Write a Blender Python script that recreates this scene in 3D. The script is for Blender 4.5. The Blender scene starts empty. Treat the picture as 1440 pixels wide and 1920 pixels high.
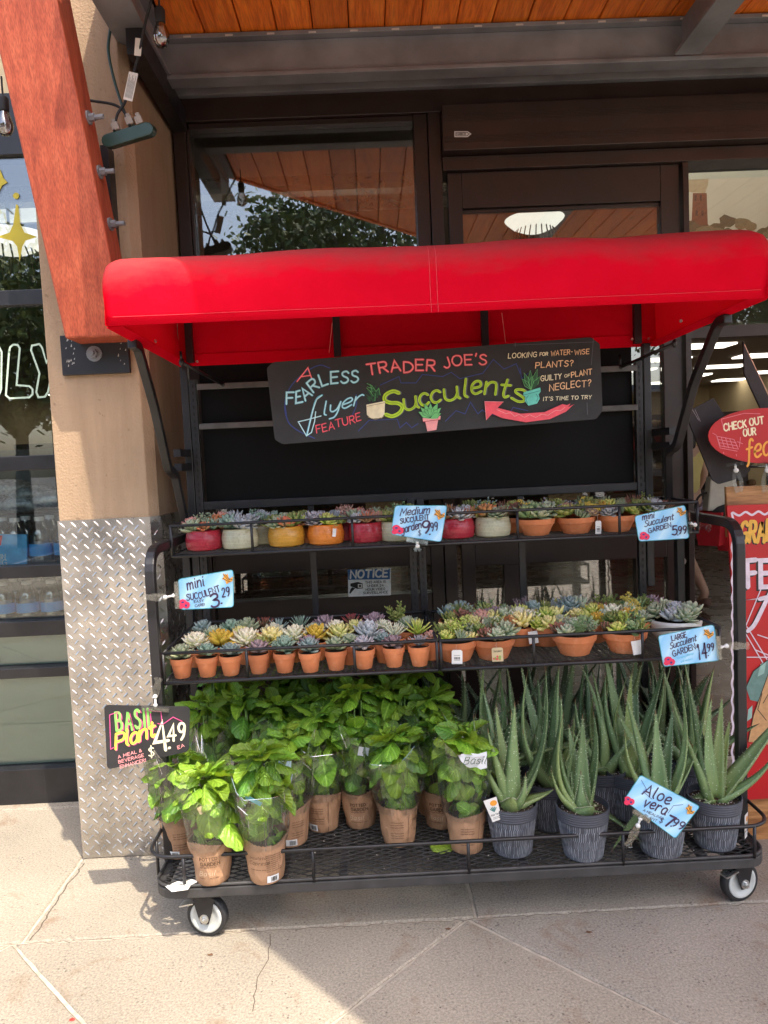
import bpy, math, random
import numpy as np
from mathutils import Vector, Matrix, noise
random.seed(7)
SC = bpy.context.scene
COL = SC.collection
PI = math.pi

# ---------------------------------------------------------------- camera
FPX = 1400.0
CAMROWS = ((0.99872, -0.0187, -0.0450), (-0.0460, -0.0699, -0.9965), (0.0159, 0.9974, -0.0704))
_m = np.array(CAMROWS)
_r = _m[0] / np.linalg.norm(_m[0])
_d = _m[1] - _r * (_m[1] @ _r); _d /= np.linalg.norm(_d)
_f = np.cross(_r, _d)
CAMM = np.array([_r, _d, _f])
CAMC = np.array([0.0, -2.2, 1.42])
cd = bpy.data.cameras.new('camera')
cam = bpy.data.objects.new('camera', cd); COL.objects.link(cam)
cd.sensor_fit = 'VERTICAL'; cd.sensor_height = 36.0; cd.sensor_width = 27.0
cd.lens = 36.0 * FPX / 1920.0
cd.clip_start = 0.05; cd.clip_end = 500
mw = Matrix.Identity(4)
for i in range(3):
    mw[i][0] = _r[i]; mw[i][1] = -_d[i]; mw[i][2] = -_f[i]; mw[i][3] = CAMC[i]
cam.matrix_world = mw
SC.camera = cam

def ray(px, py):
    return CAMM.T @ np.array([px - 720.0, py - 960.0, FPX])
def P(px, py, Y):
    "point of the place at depth Y seen at a pixel of the 1440 x 1920 photograph"
    d = ray(px, py); t = (Y - CAMC[1]) / d[1]; return Vector(CAMC + t * d)
def G(px, py, z=0.0):
    d = ray(px, py); t = (z - CAMC[2]) / d[2]; return Vector(CAMC + t * d)

# ---------------------------------------------------------------- sky and sun
SUNV = Vector((0.32, -0.46, 1.0)).normalized()
w = bpy.data.worlds.new('World'); SC.world = w; w.use_nodes = True
nt = w.node_tree; nt.nodes.clear()
sky = nt.nodes.new('ShaderNodeTexSky'); sky.sky_type = 'NISHITA'; sky.sun_disc = False
sky.sun_elevation = math.asin(SUNV.z); sky.sun_rotation = math.atan2(SUNV.x, SUNV.y)
sky.air_density = 1.0; sky.dust_density = 4.0
bg = nt.nodes.new('ShaderNodeBackground'); bg.inputs['Strength'].default_value = 0.15
out = nt.nodes.new('ShaderNodeOutputWorld')
nt.links.new(sky.outputs[0], bg.inputs[0]); nt.links.new(bg.outputs[0], out.inputs[0])
sl = bpy.data.lights.new('sun', 'SUN'); sl.energy = 2.0; sl.angle = math.radians(0.5); sl.color = (1.0, 0.90, 0.74)
sun = bpy.data.objects.new('sun', sl); COL.objects.link(sun)
sun.rotation_euler = SUNV.to_track_quat('Z', 'Y').to_euler(); sun.location = (3, -5, 10)
SC.view_settings.view_transform = 'Standard'; SC.view_settings.look = 'None'
SC.view_settings.exposure = 1.78; SC.view_settings.gamma = 1.0
SC.view_settings.use_curve_mapping = False
try:
    SC.cycles.max_bounces = 10; SC.cycles.transparent_max_bounces = 24
    SC.cycles.diffuse_bounces = 5; SC.cycles.glossy_bounces = 5
    SC.cycles.use_denoising = True; SC.cycles.sample_clamp_indirect = 6.0
    SC.cycles.caustics_reflective = False; SC.cycles.caustics_refractive = False
except Exception: pass

# ---------------------------------------------------------------- materials
MATS = {}
def newmat(name):
    m = bpy.data.materials.new(name); m.use_nodes = True
    n = m.node_tree; b = n.nodes['Principled BSDF']
    return m, n, b
def _tex(n, kind, scale, coord='Object', **kw):
    tc = n.nodes.new('ShaderNodeTexCoord'); mp = n.nodes.new('ShaderNodeMapping')
    n.links.new(tc.outputs[coord], mp.inputs[0])
    mp.inputs['Scale'].default_value = kw.pop('stretch', (1, 1, 1))
    mp.inputs['Rotation'].default_value = kw.pop('rot', (0, 0, 0))
    t = n.nodes.new(kind); t.inputs['Scale'].default_value = scale
    for k, v in kw.items():
        if k in t.inputs: t.inputs[k].default_value = v
        else: setattr(t, k, v)
    n.links.new(mp.outputs[0], t.inputs['Vector'])
    return t
def ramp(n, src, stops, interp='LINEAR'):
    r = n.nodes.new('ShaderNodeValToRGB'); r.color_ramp.interpolation = interp
    e = r.color_ramp.elements
    e[0].position, e[0].color = stops[0][0], (*stops[0][1], 1)
    e[1].position, e[1].color = stops[1][0], (*stops[1][1], 1)
    for p, c in stops[2:]:
        x = e.new(p); x.color = (*c, 1)
    n.links.new(src, r.inputs[0]); return r
def mixc(n, fac, a, b, mode='MIX'):
    x = n.nodes.new('ShaderNodeMix'); x.data_type = 'RGBA'; x.blend_type = mode
    for s, v in ((0, fac), (6, a), (7, b)):
        if hasattr(v, 'is_linked') or hasattr(v, 'links'): n.links.new(v, x.inputs[s])
        elif isinstance(v, (int, float)): x.inputs[s].default_value = v
        else: x.inputs[s].default_value = (*v, 1)
    return x.outputs[2]
def bump(n, b, h, strength=0.3, dist=0.002):
    bm = n.nodes.new('ShaderNodeBump'); bm.inputs['Strength'].default_value = strength
    bm.inputs['Distance'].default_value = dist
    n.links.new(h, bm.inputs['Height']); n.links.new(bm.outputs[0], b.inputs['Normal']); return bm
def M(name, col=None, rough=0.6, metal=0.0, var=0.12, scale=14, bmp=0.0, bscale=60, spec=0.5, coat=0.0, fn=None):
    "plain painted or moulded material with uneven colour, uneven gloss and fine relief"
    if name in MATS: return MATS[name]
    m, n, b = newmat(name)
    t = _tex(n, 'ShaderNodeTexNoise', scale, Detail=5.0)
    lo = tuple(c * (1 - var) for c in col); hi = tuple(min(1, c * (1 + var)) for c in col)
    r = ramp(n, t.outputs[0], [(0.3, lo), (0.7, hi)])
    n.links.new(r.outputs[0], b.inputs['Base Color'])
    t2 = _tex(n, 'ShaderNodeTexNoise', scale * 3.1, Detail=4.0)
    mr = n.nodes.new('ShaderNodeMapRange'); n.links.new(t2.outputs[0], mr.inputs[0])
    mr.inputs[3].default_value = max(0.02, rough - 0.12); mr.inputs[4].default_value = min(1, rough + 0.12)
    n.links.new(mr.outputs[0], b.inputs['Roughness'])
    b.inputs['Metallic'].default_value = metal
    b.inputs['Specular IOR Level'].default_value = spec
    if coat: b.inputs['Coat Weight'].default_value = coat
    if bmp:
        t3 = _tex(n, 'ShaderNodeTexNoise', bscale, Detail=4.0)
        bump(n, b, t3.outputs[0], bmp, 0.003)
    if fn: fn(m, n, b)
    MATS[name] = m; return m

# ---------------------------------------------------------------- mesh building
class MB:
    def __init__(s): s.v = []; s.f = []; s.t = []; s.s = []
    def add(s, vs, fs, t=None, q=None):
        o = len(s.v); s.v += [tuple(v) for v in vs]; s.f += [tuple(i + o for i in f) for f in fs]
        s.t += list(t) if t is not None else [0.0] * len(vs)
        s.s += list(q) if q is not None else [0.0] * len(vs)
        return s
    def box(s, x0, x1, y0, y1, z0, z1):
        if x0 > x1: x0, x1 = x1, x0
        if y0 > y1: y0, y1 = y1, y0
        if z0 > z1: z0, z1 = z1, z0
        return s.add([(x0,y0,z0),(x1,y0,z0),(x1,y1,z0),(x0,y1,z0),(x0,y0,z1),(x1,y0,z1),(x1,y1,z1),(x0,y1,z1)],
              [(0,3,2,1),(4,5,6,7),(0,1,5,4),(1,2,6,5),(2,3,7,6),(3,0,4,7)])
    def bar(s, a, b, w, h, up=(0,0,1)):
        "rectangular bar from a to b"
        a = Vector(a); b = Vector(b); d = (b - a).normalized(); u = Vector(up)
        x = d.cross(u)
        if x.length < 1e-5: x = d.cross(Vector((1,0,0)))
        x.normalize(); u = x.cross(d).normalized()
        vs = []
        for p in (a, b):
            for sx, su in ((-1,-1),(1,-1),(1,1),(-1,1)): vs.append(p + x*(sx*w/2) + u*(su*h/2))
        return s.add(vs, [(0,1,2,3),(7,6,5,4),(0,4,5,1),(1,5,6,2),(2,6,7,3),(3,7,4,0)])
    def tube(s, pts, r, n=8, close=False, cap=True, flat=None):
        pts = [Vector(p) for p in pts]; k = len(pts)
        rr = r if isinstance(r, (list, tuple)) else [r] * k
        tang = []
        for i in range(k):
            a = pts[i-1] if (i > 0 or close) else pts[i]; b = pts[(i+1) % k] if (i < k-1 or close) else pts[i]
            tang.append((b - a).normalized())
        t0 = tang[0]; ref = Vector((0,0,1)) if abs(t0.z) < 0.9 else Vector((1,0,0))
        nrm = (ref - t0 * ref.dot(t0)).normalized(); vs = []; base = nrm
        for i in range(k):
            t = tang[i]; nrm = (nrm - t * nrm.dot(t))
            nrm = nrm.normalized() if nrm.length > 1e-6 else base
            bn = t.cross(nrm)
            for j in range(n):
                a = 2*PI*(j + 0.5)/n
                vs.append(pts[i] + (nrm*math.cos(a) + bn*math.sin(a))*rr[i])
        fs = []
        for i in range(k if close else k-1):
            i2 = (i+1) % k
            for j in range(n):
                j2 = (j+1) % n; fs.append((i*n+j, i*n+j2, i2*n+j2, i2*n+j))
        if cap and not close:
            fs.append(tuple(range(n-1,-1,-1))); fs.append(tuple(range((k-1)*n, k*n)))
        return s.add(vs, fs)
    def lathe(s, prof, n=24, c=(0,0,0), fn=None, capb=True, capt=False):
        vs = []; fs = []; k = len(prof)
        for i,(r,z) in enumerate(prof):
            for j in range(n):
                a = 2*PI*j/n; rr, zz = (r, z) if fn is None else fn(i, j, r, z)
                vs.append((c[0]+rr*math.cos(a), c[1]+rr*math.sin(a), c[2]+zz))
        for i in range(k-1):
            for j in range(n):
                j2 = (j+1) % n; fs.append((i*n+j, i*n+j2, (i+1)*n+j2, (i+1)*n+j))
        if capb: fs.append(tuple(range(n-1,-1,-1)))
        if capt: fs.append(tuple(range((k-1)*n, k*n)))
        return s.add(vs, fs)
    def ball(s, c, r, n=10, m=6, sq=(1,1,1)):
        prof = [(math.sin(PI*i/m), -math.cos(PI*i/m)) for i in range(m+1)]
        vs = []; fs = []
        for i,(q,z) in enumerate(prof):
            for j in range(n):
                a = 2*PI*j/n; vs.append((c[0]+q*r*sq[0]*math.cos(a), c[1]+q*r*sq[1]*math.sin(a), c[2]+z*r*sq[2]))
        for i in range(m):
            for j in range(n):
                j2 = (j+1) % n; fs.append((i*n+j, i*n+j2, (i+1)*n+j2, (i+1)*n+j))
        return s.add(vs, fs)
    def slab(s, poly, z0, z1):
        "prism over a 2D polygon (local XY)"
        k = len(poly)
        return s.add([(x,y,z0) for x,y in poly] + [(x,y,z1) for x,y in poly],
              [tuple(range(k-1,-1,-1)), tuple(range(k, 2*k))] + [(i,(i+1)%k,(i+1)%k+k,i+k) for i in range(k)])
    def mesh(s, name, mat, smooth=False, off=None):
        me = bpy.data.meshes.new(name)
        v = s.v if off is None else [(a-off[0], b-off[1], c-off[2]) for a,b,c in s.v]
        me.from_pydata(v, [], s.f); me.update()
        if mat: me.materials.append(mat)
        if any(s.t) or any(s.s):
            at = me.attributes.new('t', 'FLOAT', 'POINT'); at.data.foreach_set('value', s.t)
            at = me.attributes.new('s', 'FLOAT', 'POINT'); at.data.foreach_set('value', s.s)
        if smooth: me.polygons.foreach_set('use_smooth', [True]*len(me.polygons))
        return me

def woff(o):
    v = Vector((0,0,0))
    while o is not None: v = v + o.location; o = o.parent
    return v
def thing(name, label, cat, loc=(0,0,0), rot=(0,0,0), group=None):
    o = bpy.data.objects.new(name, None); COL.objects.link(o)
    o.location = loc; o.rotation_euler = rot; o['label'] = label; o['category'] = cat
    o.empty_display_size = 0.05
    if group: o['group'] = group
    return o
def tag(o, label, cat, group=None):
    o['label'] = label; o['category'] = cat
    if group: o['group'] = group
    return o
def obj(name, me, parent=None, loc=(0,0,0), rot=(0,0,0), kind=None, label=None):
    o = bpy.data.objects.new(name, me); COL.objects.link(o); o.parent = parent
    o.location = loc; o.rotation_euler = rot
    if kind: o['kind'] = kind
    if label: o['label'] = label
    return o
def part(name, mb, mat, parent=None, smooth=False, kind=None, label=None, world=True, bev=0.0, loc=(0,0,0)):
    off = woff(parent) if (world and parent is not None) else None
    o = obj(name, mb.mesh(name, mat, smooth, off), parent, loc, kind=kind, label=label)
    if bev:
        b = o.modifiers.new('bevel', 'BEVEL'); b.width = bev; b.segments = 2; b.limit_method = 'ANGLE'; b.angle_limit = math.radians(40)
        b.harden_normals = False
    return o
def autosmooth(me, deg=35):
    me.polygons.foreach_set('use_smooth', [True]*len(me.polygons))
    try: me.set_sharp_from_angle(angle=math.radians(deg))
    except Exception: pass
def poly_round(pts, r, n=4):
    "rounded corners for a 2D polygon"
    out = []; k = len(pts)
    for i in range(k):
        p = Vector(pts[i]); a = (Vector(pts[i-1])-p).normalized(); b = (Vector(pts[(i+1)%k])-p).normalized()
        p0 = p + a*r; p1 = p + b*r
        for j in range(n+1):
            t = j/n; q = p0*(1-t)**2 + p*2*t*(1-t) + p1*t*t; out.append((q.x, q.y))
    return out
def curve(pts, sub=6):
    "Catmull-Rom through points (2D or 3D)"
    pts = [Vector(p) for p in pts]
    if len(pts) < 3: return pts
    ext = [pts[0]*2-pts[1]] + pts + [pts[-1]*2-pts[-2]]; o = []
    for i in range(1, len(ext)-2):
        p0,p1,p2,p3 = ext[i-1],ext[i],ext[i+1],ext[i+2]
        for j in range(sub):
            t = j/sub
            o.append(0.5*((2*p1)+(p2-p0)*t+(2*p0-5*p1+4*p2-p3)*t*t+(3*p1-p0-3*p2+p3)*t**3))
    o.append(pts[-1]); return o

# ---------------------------------------------------------------- hand lettering
GL = {
'A':(7,'0,0 3.5,10 7,0|1.3,3.5 5.7,3.5'),'B':(6.3,'0,0 0,10|~0,10 4.2,9.6 5.2,7.6 4,5.7 0,5.3|~0,5.3 5,4.9 6.3,2.7 5,.5 0,0'),
'C':(6.6,'~6.4,8.4 4.5,10 1.6,9.2 0,6.5 0,3.5 1.6,.8 4.5,0 6.6,1.6'),'D':(6.6,'0,0 0,10|~0,10 4,9.3 6.5,6.6 6.5,3.4 4,.7 0,0'),
'E':(5.6,'5.6,10 0,10 0,0 5.6,0|0,5.2 4.8,5.2'),'F':(5.4,'5.4,10 0,10 0,0|0,5.2 4.6,5.2'),
'G':(7,'~6.4,8.4 4.5,10 1.6,9.2 0,6.5 0,3.5 1.6,.8 4.5,0 6.6,1.5 6.8,4.6|4,4.6 6.8,4.6'),'H':(6.4,'0,0 0,10|6.4,0 6.4,10|0,5.1 6.4,5.1'),
'I':(1.2,'.6,0 .6,10'),'J':(5,'~5,10 5,3 4,.6 1.8,0 0,2'),'K':(6,'0,0 0,10|5.8,10 0,4.6|1.6,6 6,0'),'L':(5.2,'0,10 0,0 5.2,0'),
'M':(8.4,'0,0 .8,10 4.2,3.4 7.6,10 8.4,0'),'N':(6.8,'0,0 0,10 6.8,0 6.8,10'),'O':(7.4,'~3.7,10 1.3,8.9 0,5 1.3,1.1 3.7,0 6.1,1.1 7.4,5 6.1,8.9 3.7,10'),
'P':(6,'0,0 0,10|~0,10 4.6,9.6 6,7.2 4.6,4.9 0,4.6'),'Q':(7.4,'~3.7,10 1.3,8.9 0,5 1.3,1.1 3.7,0 6.1,1.1 7.4,5 6.1,8.9 3.7,10|4.4,2.6 7.4,-.6'),
'R':(6.2,'0,0 0,10|~0,10 4.6,9.7 5.8,7.4 4.6,5.2 0,4.9|2.6,5 6.2,0'),'S':(6,'~5.6,8.6 3.8,10 1.2,9.4 .6,7.4 2.2,5.7 4.6,4.6 5.8,2.6 4.6,.6 2,0 0,1.5'),
'T':(6.8,'0,10 6.8,10|3.4,10 3.4,0'),'U':(6.6,'~0,10 0,3.4 1.2,.7 3.3,0 5.4,.7 6.6,3.4 6.6,10'),'V':(6.6,'0,10 3.3,0 6.6,10'),
'W':(9.4,'0,10 2.2,0 4.7,7.6 7.2,0 9.4,10'),'X':(6.4,'0,0 6.4,10|0,10 6.4,0'),'Y':(6.4,'0,10 3.2,5 6.4,10|3.2,5 3.2,0'),'Z':(6,'0,10 6,10 0,0 6,0'),
'0':(6.2,'~3.1,10 1,8.6 0,5 1,1.4 3.1,0 5.2,1.4 6.2,5 5.2,8.6 3.1,10'),'1':(3,'.4,8 2,10 2,0'),'2':(5.8,'~.3,7.8 1.6,9.7 4,9.8 5.4,7.8 4.4,5 0,0|0,0 5.8,0'),
'3':(5.6,'~.3,8.8 2.6,10 4.9,9 4.8,6.6 2.2,5.4 4.8,4.6 5.6,2.4 4.2,.3 1.6,0 0,1.4'),'4':(6.4,'4.6,0 4.6,10 0,3.2 6.4,3.2'),
'5':(5.8,'5.2,10 1,10 .6,5.8|~.6,5.8 3.4,6.3 5.6,4.6 5.4,1.6 3,0 0,1'),'7':(5.6,'0,10 5.6,10 1.8,0'),
'9':(5.8,'~5.4,7.2 4,5 1.6,5 .2,7.4 1.4,9.7 3.8,10 5.4,8.6 5.5,6 4.6,2.4 2.6,0'),
'8':(5.8,'~2.9,5.4 .8,7.4 2,9.8 4,9.8 5.1,7.4 2.9,5.4 .2,3 1.4,.3 4.4,.3 5.6,3 2.9,5.4'),
'$':(5.6,'~5.2,7.6 3,8.6 .8,7.2 2,5.4 4.4,4.2 5,2.2 2.8,1 .4,2|2.8,-.6 3,10.4'),'&':(6,'~6,0 1.6,7.4 2.8,9.6 4.2,7.8 .4,3 1,.6 3.4,.2 6,3.6'),
'?':(5,'~.2,8 2,10 4.6,9 4.6,6.6 2.6,4.8 2.4,3|2.4,.9 2.4,.2'),'!':(1.2,'.8,10 .6,3|.5,.9 .5,.2'),'.':(1.4,'.4,.1 .8,.5'),"'":(1.4,'1,10.6 .5,8'),'-':(3.6,'.4,4.8 3.4,4.8'),
'(':(2,'~2,11 .4,8 0,5 .4,2 2,-1'),'*':(5,'1,4 4,8|4,4 1,8|2.5,3.4 2.5,8.6'),
'a':(5.4,'~5,6 3,7 .8,5.8 .1,3.2 1,.6 2.8,.1 4.6,1.8 5,6|~5,6 4.8,2 5.6,.1'),'b':(5.4,'~.2,10.4 0,4 0,.3|~0,3.4 1.6,6.4 4,6.6 5.4,4.4 5,1.4 3,0 0,1'),
'c':(4.8,'~4.6,5.6 3,6.8 1,6 0,3.4 1,.7 3,0 4.8,1.2'),'d':(5.6,'~5,5.4 3,6.8 .8,5.8 0,3 1,.4 3,.1 4.8,2.2|~5.4,10.6 4.9,4 5.4,.1'),
'e':(5,'~.2,3.2 3.6,3.6 4.7,5 3.8,6.7 1.8,6.6 .2,4.4 .4,1.4 2.2,0 5,1.2'),'f':(4.4,'~4.6,9.6 3.4,10.8 2.2,9.4 1.8,4 1.4,-1.6 .4,-3.4|0,5.8 4,6.2'),
'g':(5.4,'~5,6 3,6.9 .8,5.8 .1,3.2 1.2,.8 3.4,1 5,3.4|~5.2,6.4 5,0 4,-3.4 1.6,-3.4 .4,-2'),'h':(5.2,'0,10.4 0,0|~0,3.6 1.8,6.4 4.2,6.4 4.9,4 5,0'),
'i':(1.4,'~.7,6.6 .6,1.4 1.4,0|.7,9 .8,9.5'),'k':(5,'0,10.4 0,0|4.4,6.4 0,2.6|1.6,3.8 5,0'),'l':(1.8,'~.6,10.4 .4,2 1.6,0'),
'm':(8.4,'0,6.6 0,0|~0,3.8 1.6,6.4 3.4,6.4 4,4.2 4,0|~4,3.8 5.6,6.4 7.4,6.4 8,4.2 8,0'),'n':(5.2,'0,6.6 0,0|~0,3.6 1.8,6.4 4.2,6.4 4.9,4 5,0'),
'o':(5.2,'~2.6,6.8 .8,5.8 0,3.4 .8,.8 2.6,0 4.4,.8 5.2,3.4 4.4,5.8 2.6,6.8'),'p':(5.4,'0,6.6 0,-3.6|~0,3.6 1.6,6.4 4,6.4 5.2,4 4.6,1 2.6,0 0,1'),
'r':(4,'0,6.6 0,0|~0,3.4 1.4,6 3,6.8 4,6'),'s':(4.4,'~4.2,5.8 2.6,6.8 .6,6 .8,4.4 3.6,2.8 4.2,1 2.4,0 0,.9'),
't':(4,'~2,9.6 1.8,2 2.8,0 4.2,.9|0,6.4 4,6.8'),'u':(5.4,'~0,6.6 .1,1.8 1.8,0 4,.9 5,3.4|~5,6.6 5,1.4 5.8,0'),'v':(4.8,'0,6.6 2.3,0 4.8,6.6'),
'w':(7,'0,6.6 1.6,0 3.5,5 5.4,0 7,6.6'),'x':(4.6,'0,6.6 4.6,0|4.6,6.6 0,0'),'y':(5.2,'~0,6.6 .4,2.6 2,1 4,2.2 5,6.6|~5,6.6 4.6,0 3.2,-3.4 .6,-3.4'),'z':(4.6,'0,6.6 4.6,6.6 0,0 4.6,0'),
}
_gc = {}
def glyph(ch):
    if ch in _gc: return _gc[ch]
    wd, d = GL[ch]; st = []
    for s in d.split('|'):
        sm = s[0] == '~'; s = s.lstrip('~')
        p = [tuple(float(q) for q in a.split(',')) for a in s.split()]
        if sm: p = [tuple(v) for v in curve(p, 4)]
        st.append(p)
    _gc[ch] = (wd, st); return _gc[ch]
def layout(text, gap=2.4, slant=0.0, jit=0.0, rnd=None, capscale=1.0):
    x = 0.0; out = []
    for ch in text:
        if ch == ' ': x += 4.2; continue
        wd, st = glyph(ch)
        dy = rnd.uniform(-jit, jit) if rnd else 0; a = rnd.uniform(-jit, jit)*0.05 if rnd else 0
        for p in st:
            out.append([(x + (px + slant*py)*math.cos(a) - py*math.sin(a), py*math.cos(a) + px*math.sin(a) + dy) for px, py in p])
        x += wd + gap
    return out, max(x - gap, 0.1)
def ribbon(mb, pts, wd, z, fn=None):
    "flat brush stroke of width wd along a 2D polyline at height z above the surface"
    p = [Vector((a[0], a[1])) for a in pts]; q = [p[0]]
    for a in p[1:]:
        if (a - q[-1]).length > 1e-6: q.append(a)
    if len(q) < 2: q.append(q[0] + Vector((wd*0.3, 0)))
    k = len(q); h = wd/2
    ends0 = (q[1]-q[0]).normalized(); ends1 = (q[-1]-q[-2]).normalized()
    L = []; R = []
    L.append(q[0] - ends0*h*0.9 + Vector((-ends0.y, ends0.x))*h*0.45); R.append(q[0] - ends0*h*0.9 - Vector((-ends0.y, ends0.x))*h*0.45)
    for i in range(k):
        d0 = (q[i]-q[i-1]).normalized() if i > 0 else ends0
        d1 = (q[i+1]-q[i]).normalized() if i < k-1 else ends1
        n = Vector((-d0.y, d0.x)) + Vector((-d1.y, d1.x))
        if n.length < 0.35: n = Vector((-d0.y, d0.x))
        n.normalize(); c = max(0.5, n.dot(Vector((-d0.y, d0.x)))); m = h/c
        L.append(q[i] + n*m); R.append(q[i] - n*m)
    L.append(q[-1] + ends1*h*0.9 + Vector((-ends1.y, ends1.x))*h*0.45); R.append(q[-1] + ends1*h*0.9 - Vector((-ends1.y, ends1.x))*h*0.45)
    vs = []
    for a, b in zip(L, R): vs += [(a.x, a.y, z), (b.x, b.y, z)]
    if fn: vs = [fn(*v) for v in vs]
    mb.add(vs, [(2*i, 2*i+1, 2*i+3, 2*i+2) for i in range(len(L)-1)])

class Board:
    "flat sign standing in the place; lettering is laid on its face in its own plane"
    def __init__(s, name, label, cat, px, Y, mat, normal=(0,-1,0), thick=0.006, rnd=0.012, group=None, xdir=None, bev=0.0, partname='board', shape=None):
        n = Vector(normal).normalized(); s.n = n; s.o = P(px[0][0], px[0][1], Y)
        a = s._hit(*px[0]); b = s._hit(*px[1]); s.ex = (b - a).normalized() if xdir is None else Vector(xdir)
        s.ey = n.cross(s.ex).normalized(); s.ex = s.ey.cross(n).normalized()
        s.layer = 0.0
        pts = [s.S(*p) for p in px]
        cx = sum(p[0] for p in pts)/len(pts); by = min(p[1] for p in pts)
        s.o = s.o + s.ex*cx + s.ey*by
        pts = [(p[0]-cx, p[1]-by) for p in pts]; s.pts = pts
        e = bpy.data.objects.new(name, None); COL.objects.link(e); e.empty_display_size = 0.05
        m = Matrix.Identity(4)
        for i in range(3): m[i][0] = s.ex[i]; m[i][1] = s.ey[i]; m[i][2] = n[i]; m[i][3] = s.o[i]
        e.matrix_world = m; e['label'] = label; e['category'] = cat
        if group: e['group'] = group
        s.e = e; s.mpp = (s.S(px[0][0]+10, px[0][1])[0]-s.S(*px[0])[0])/10
        area = sum(pts[i-1][0]*pts[i][1]-pts[i][0]*pts[i-1][1] for i in range(len(pts)))
        if area < 0: pts = pts[::-1]
        sh = poly_round(pts, rnd) if rnd else pts
        mb = MB(); mb.slab(sh, -thick, 0); s.board = part(partname, mb, mat, e, world=False, bev=bev); s.sh = sh
        s.layer = 0.0004
    def _hit(s, px, py):
        d = Vector(ray(px, py)); c = Vector(CAMC); t = (s.o - c).dot(s.n)/d.dot(s.n); return c + d*t
    def S(s, px, py):
        h = s._hit(px, py) - s.o; return (h.dot(s.ex), h.dot(s.ey))
    def fill(s, polys, mat, name='picture'):
        mb = MB()
        for p in polys:
            q = [s.S(*a) for a in p]; ar = sum(q[i-1][0]*q[i][1]-q[i][0]*q[i-1][1] for i in range(len(q)))
            if ar < 0: q = q[::-1]
            mb.add([(a[0], a[1], s.layer) for a in q], [tuple(range(len(q)))]); s.layer += 0.00003
        s.layer += 0.00012; return part(name, mb, mat, s.e, world=False)
    def draw(s, lines, wpx, mat, name='drawing', smooth=False):
        mb = MB()
        for p in lines:
            q = [s.S(*a) for a in p]
            if smooth: q = [tuple(v) for v in curve(q, 6)]
            ribbon(mb, q, wpx*s.mpp, s.layer); s.layer += 0.00002
        s.layer += 0.00012; return part(name, mb, mat, s.e, world=False)
    def write(s, items, mat, w=2.0, name='lettering', shadow=None, gap=2.4, slant=0.12, jit=0.25, seed=1, inner=None):
        "items: (text, baseline pixels, cap height in pixels)"
        r = random.Random(seed); strokes = []
        for text, base, h in items:
            st, W = layout(text, gap, slant, jit, r)
            bl = [Vector(s.S(*b)) for b in base]
            if len(bl) > 2: bl = [Vector(v) for v in curve(bl, 6)]
            seg = [0.0]
            for i in range(1, len(bl)): seg.append(seg[-1] + (bl[i]-bl[i-1]).length)
            tot = seg[-1]; ky = h*s.mpp/10.0
            def mp(x, y):
                d = x/W*tot; i = 1
                while i < len(seg)-1 and seg[i] < d: i += 1
                t = (d-seg[i-1])/max(1e-6, seg[i]-seg[i-1]); p = bl[i-1].lerp(bl[i], t)
                dr = (bl[i]-bl[i-1]).normalized(); return p + Vector((-dr.y, dr.x))*(y*ky)
            for p in st: strokes.append([mp(*a) for a in p])
        def lay(wd, m, dx=0, dy=0):
            mb = MB()
            for p in strokes:
                ribbon(mb, [(a[0]+dx, a[1]+dy) for a in p], wd*s.mpp, s.layer); s.layer += 0.00001
            s.layer += 0.00012; return part(name, mb, m, s.e, world=False)
        if shadow: lay(w*1.0, shadow[0], shadow[1]*s.mpp, -shadow[2]*s.mpp)
        o = lay(w, mat)
        if inner: lay(w*inner[1], inner[0])
        return o
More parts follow.
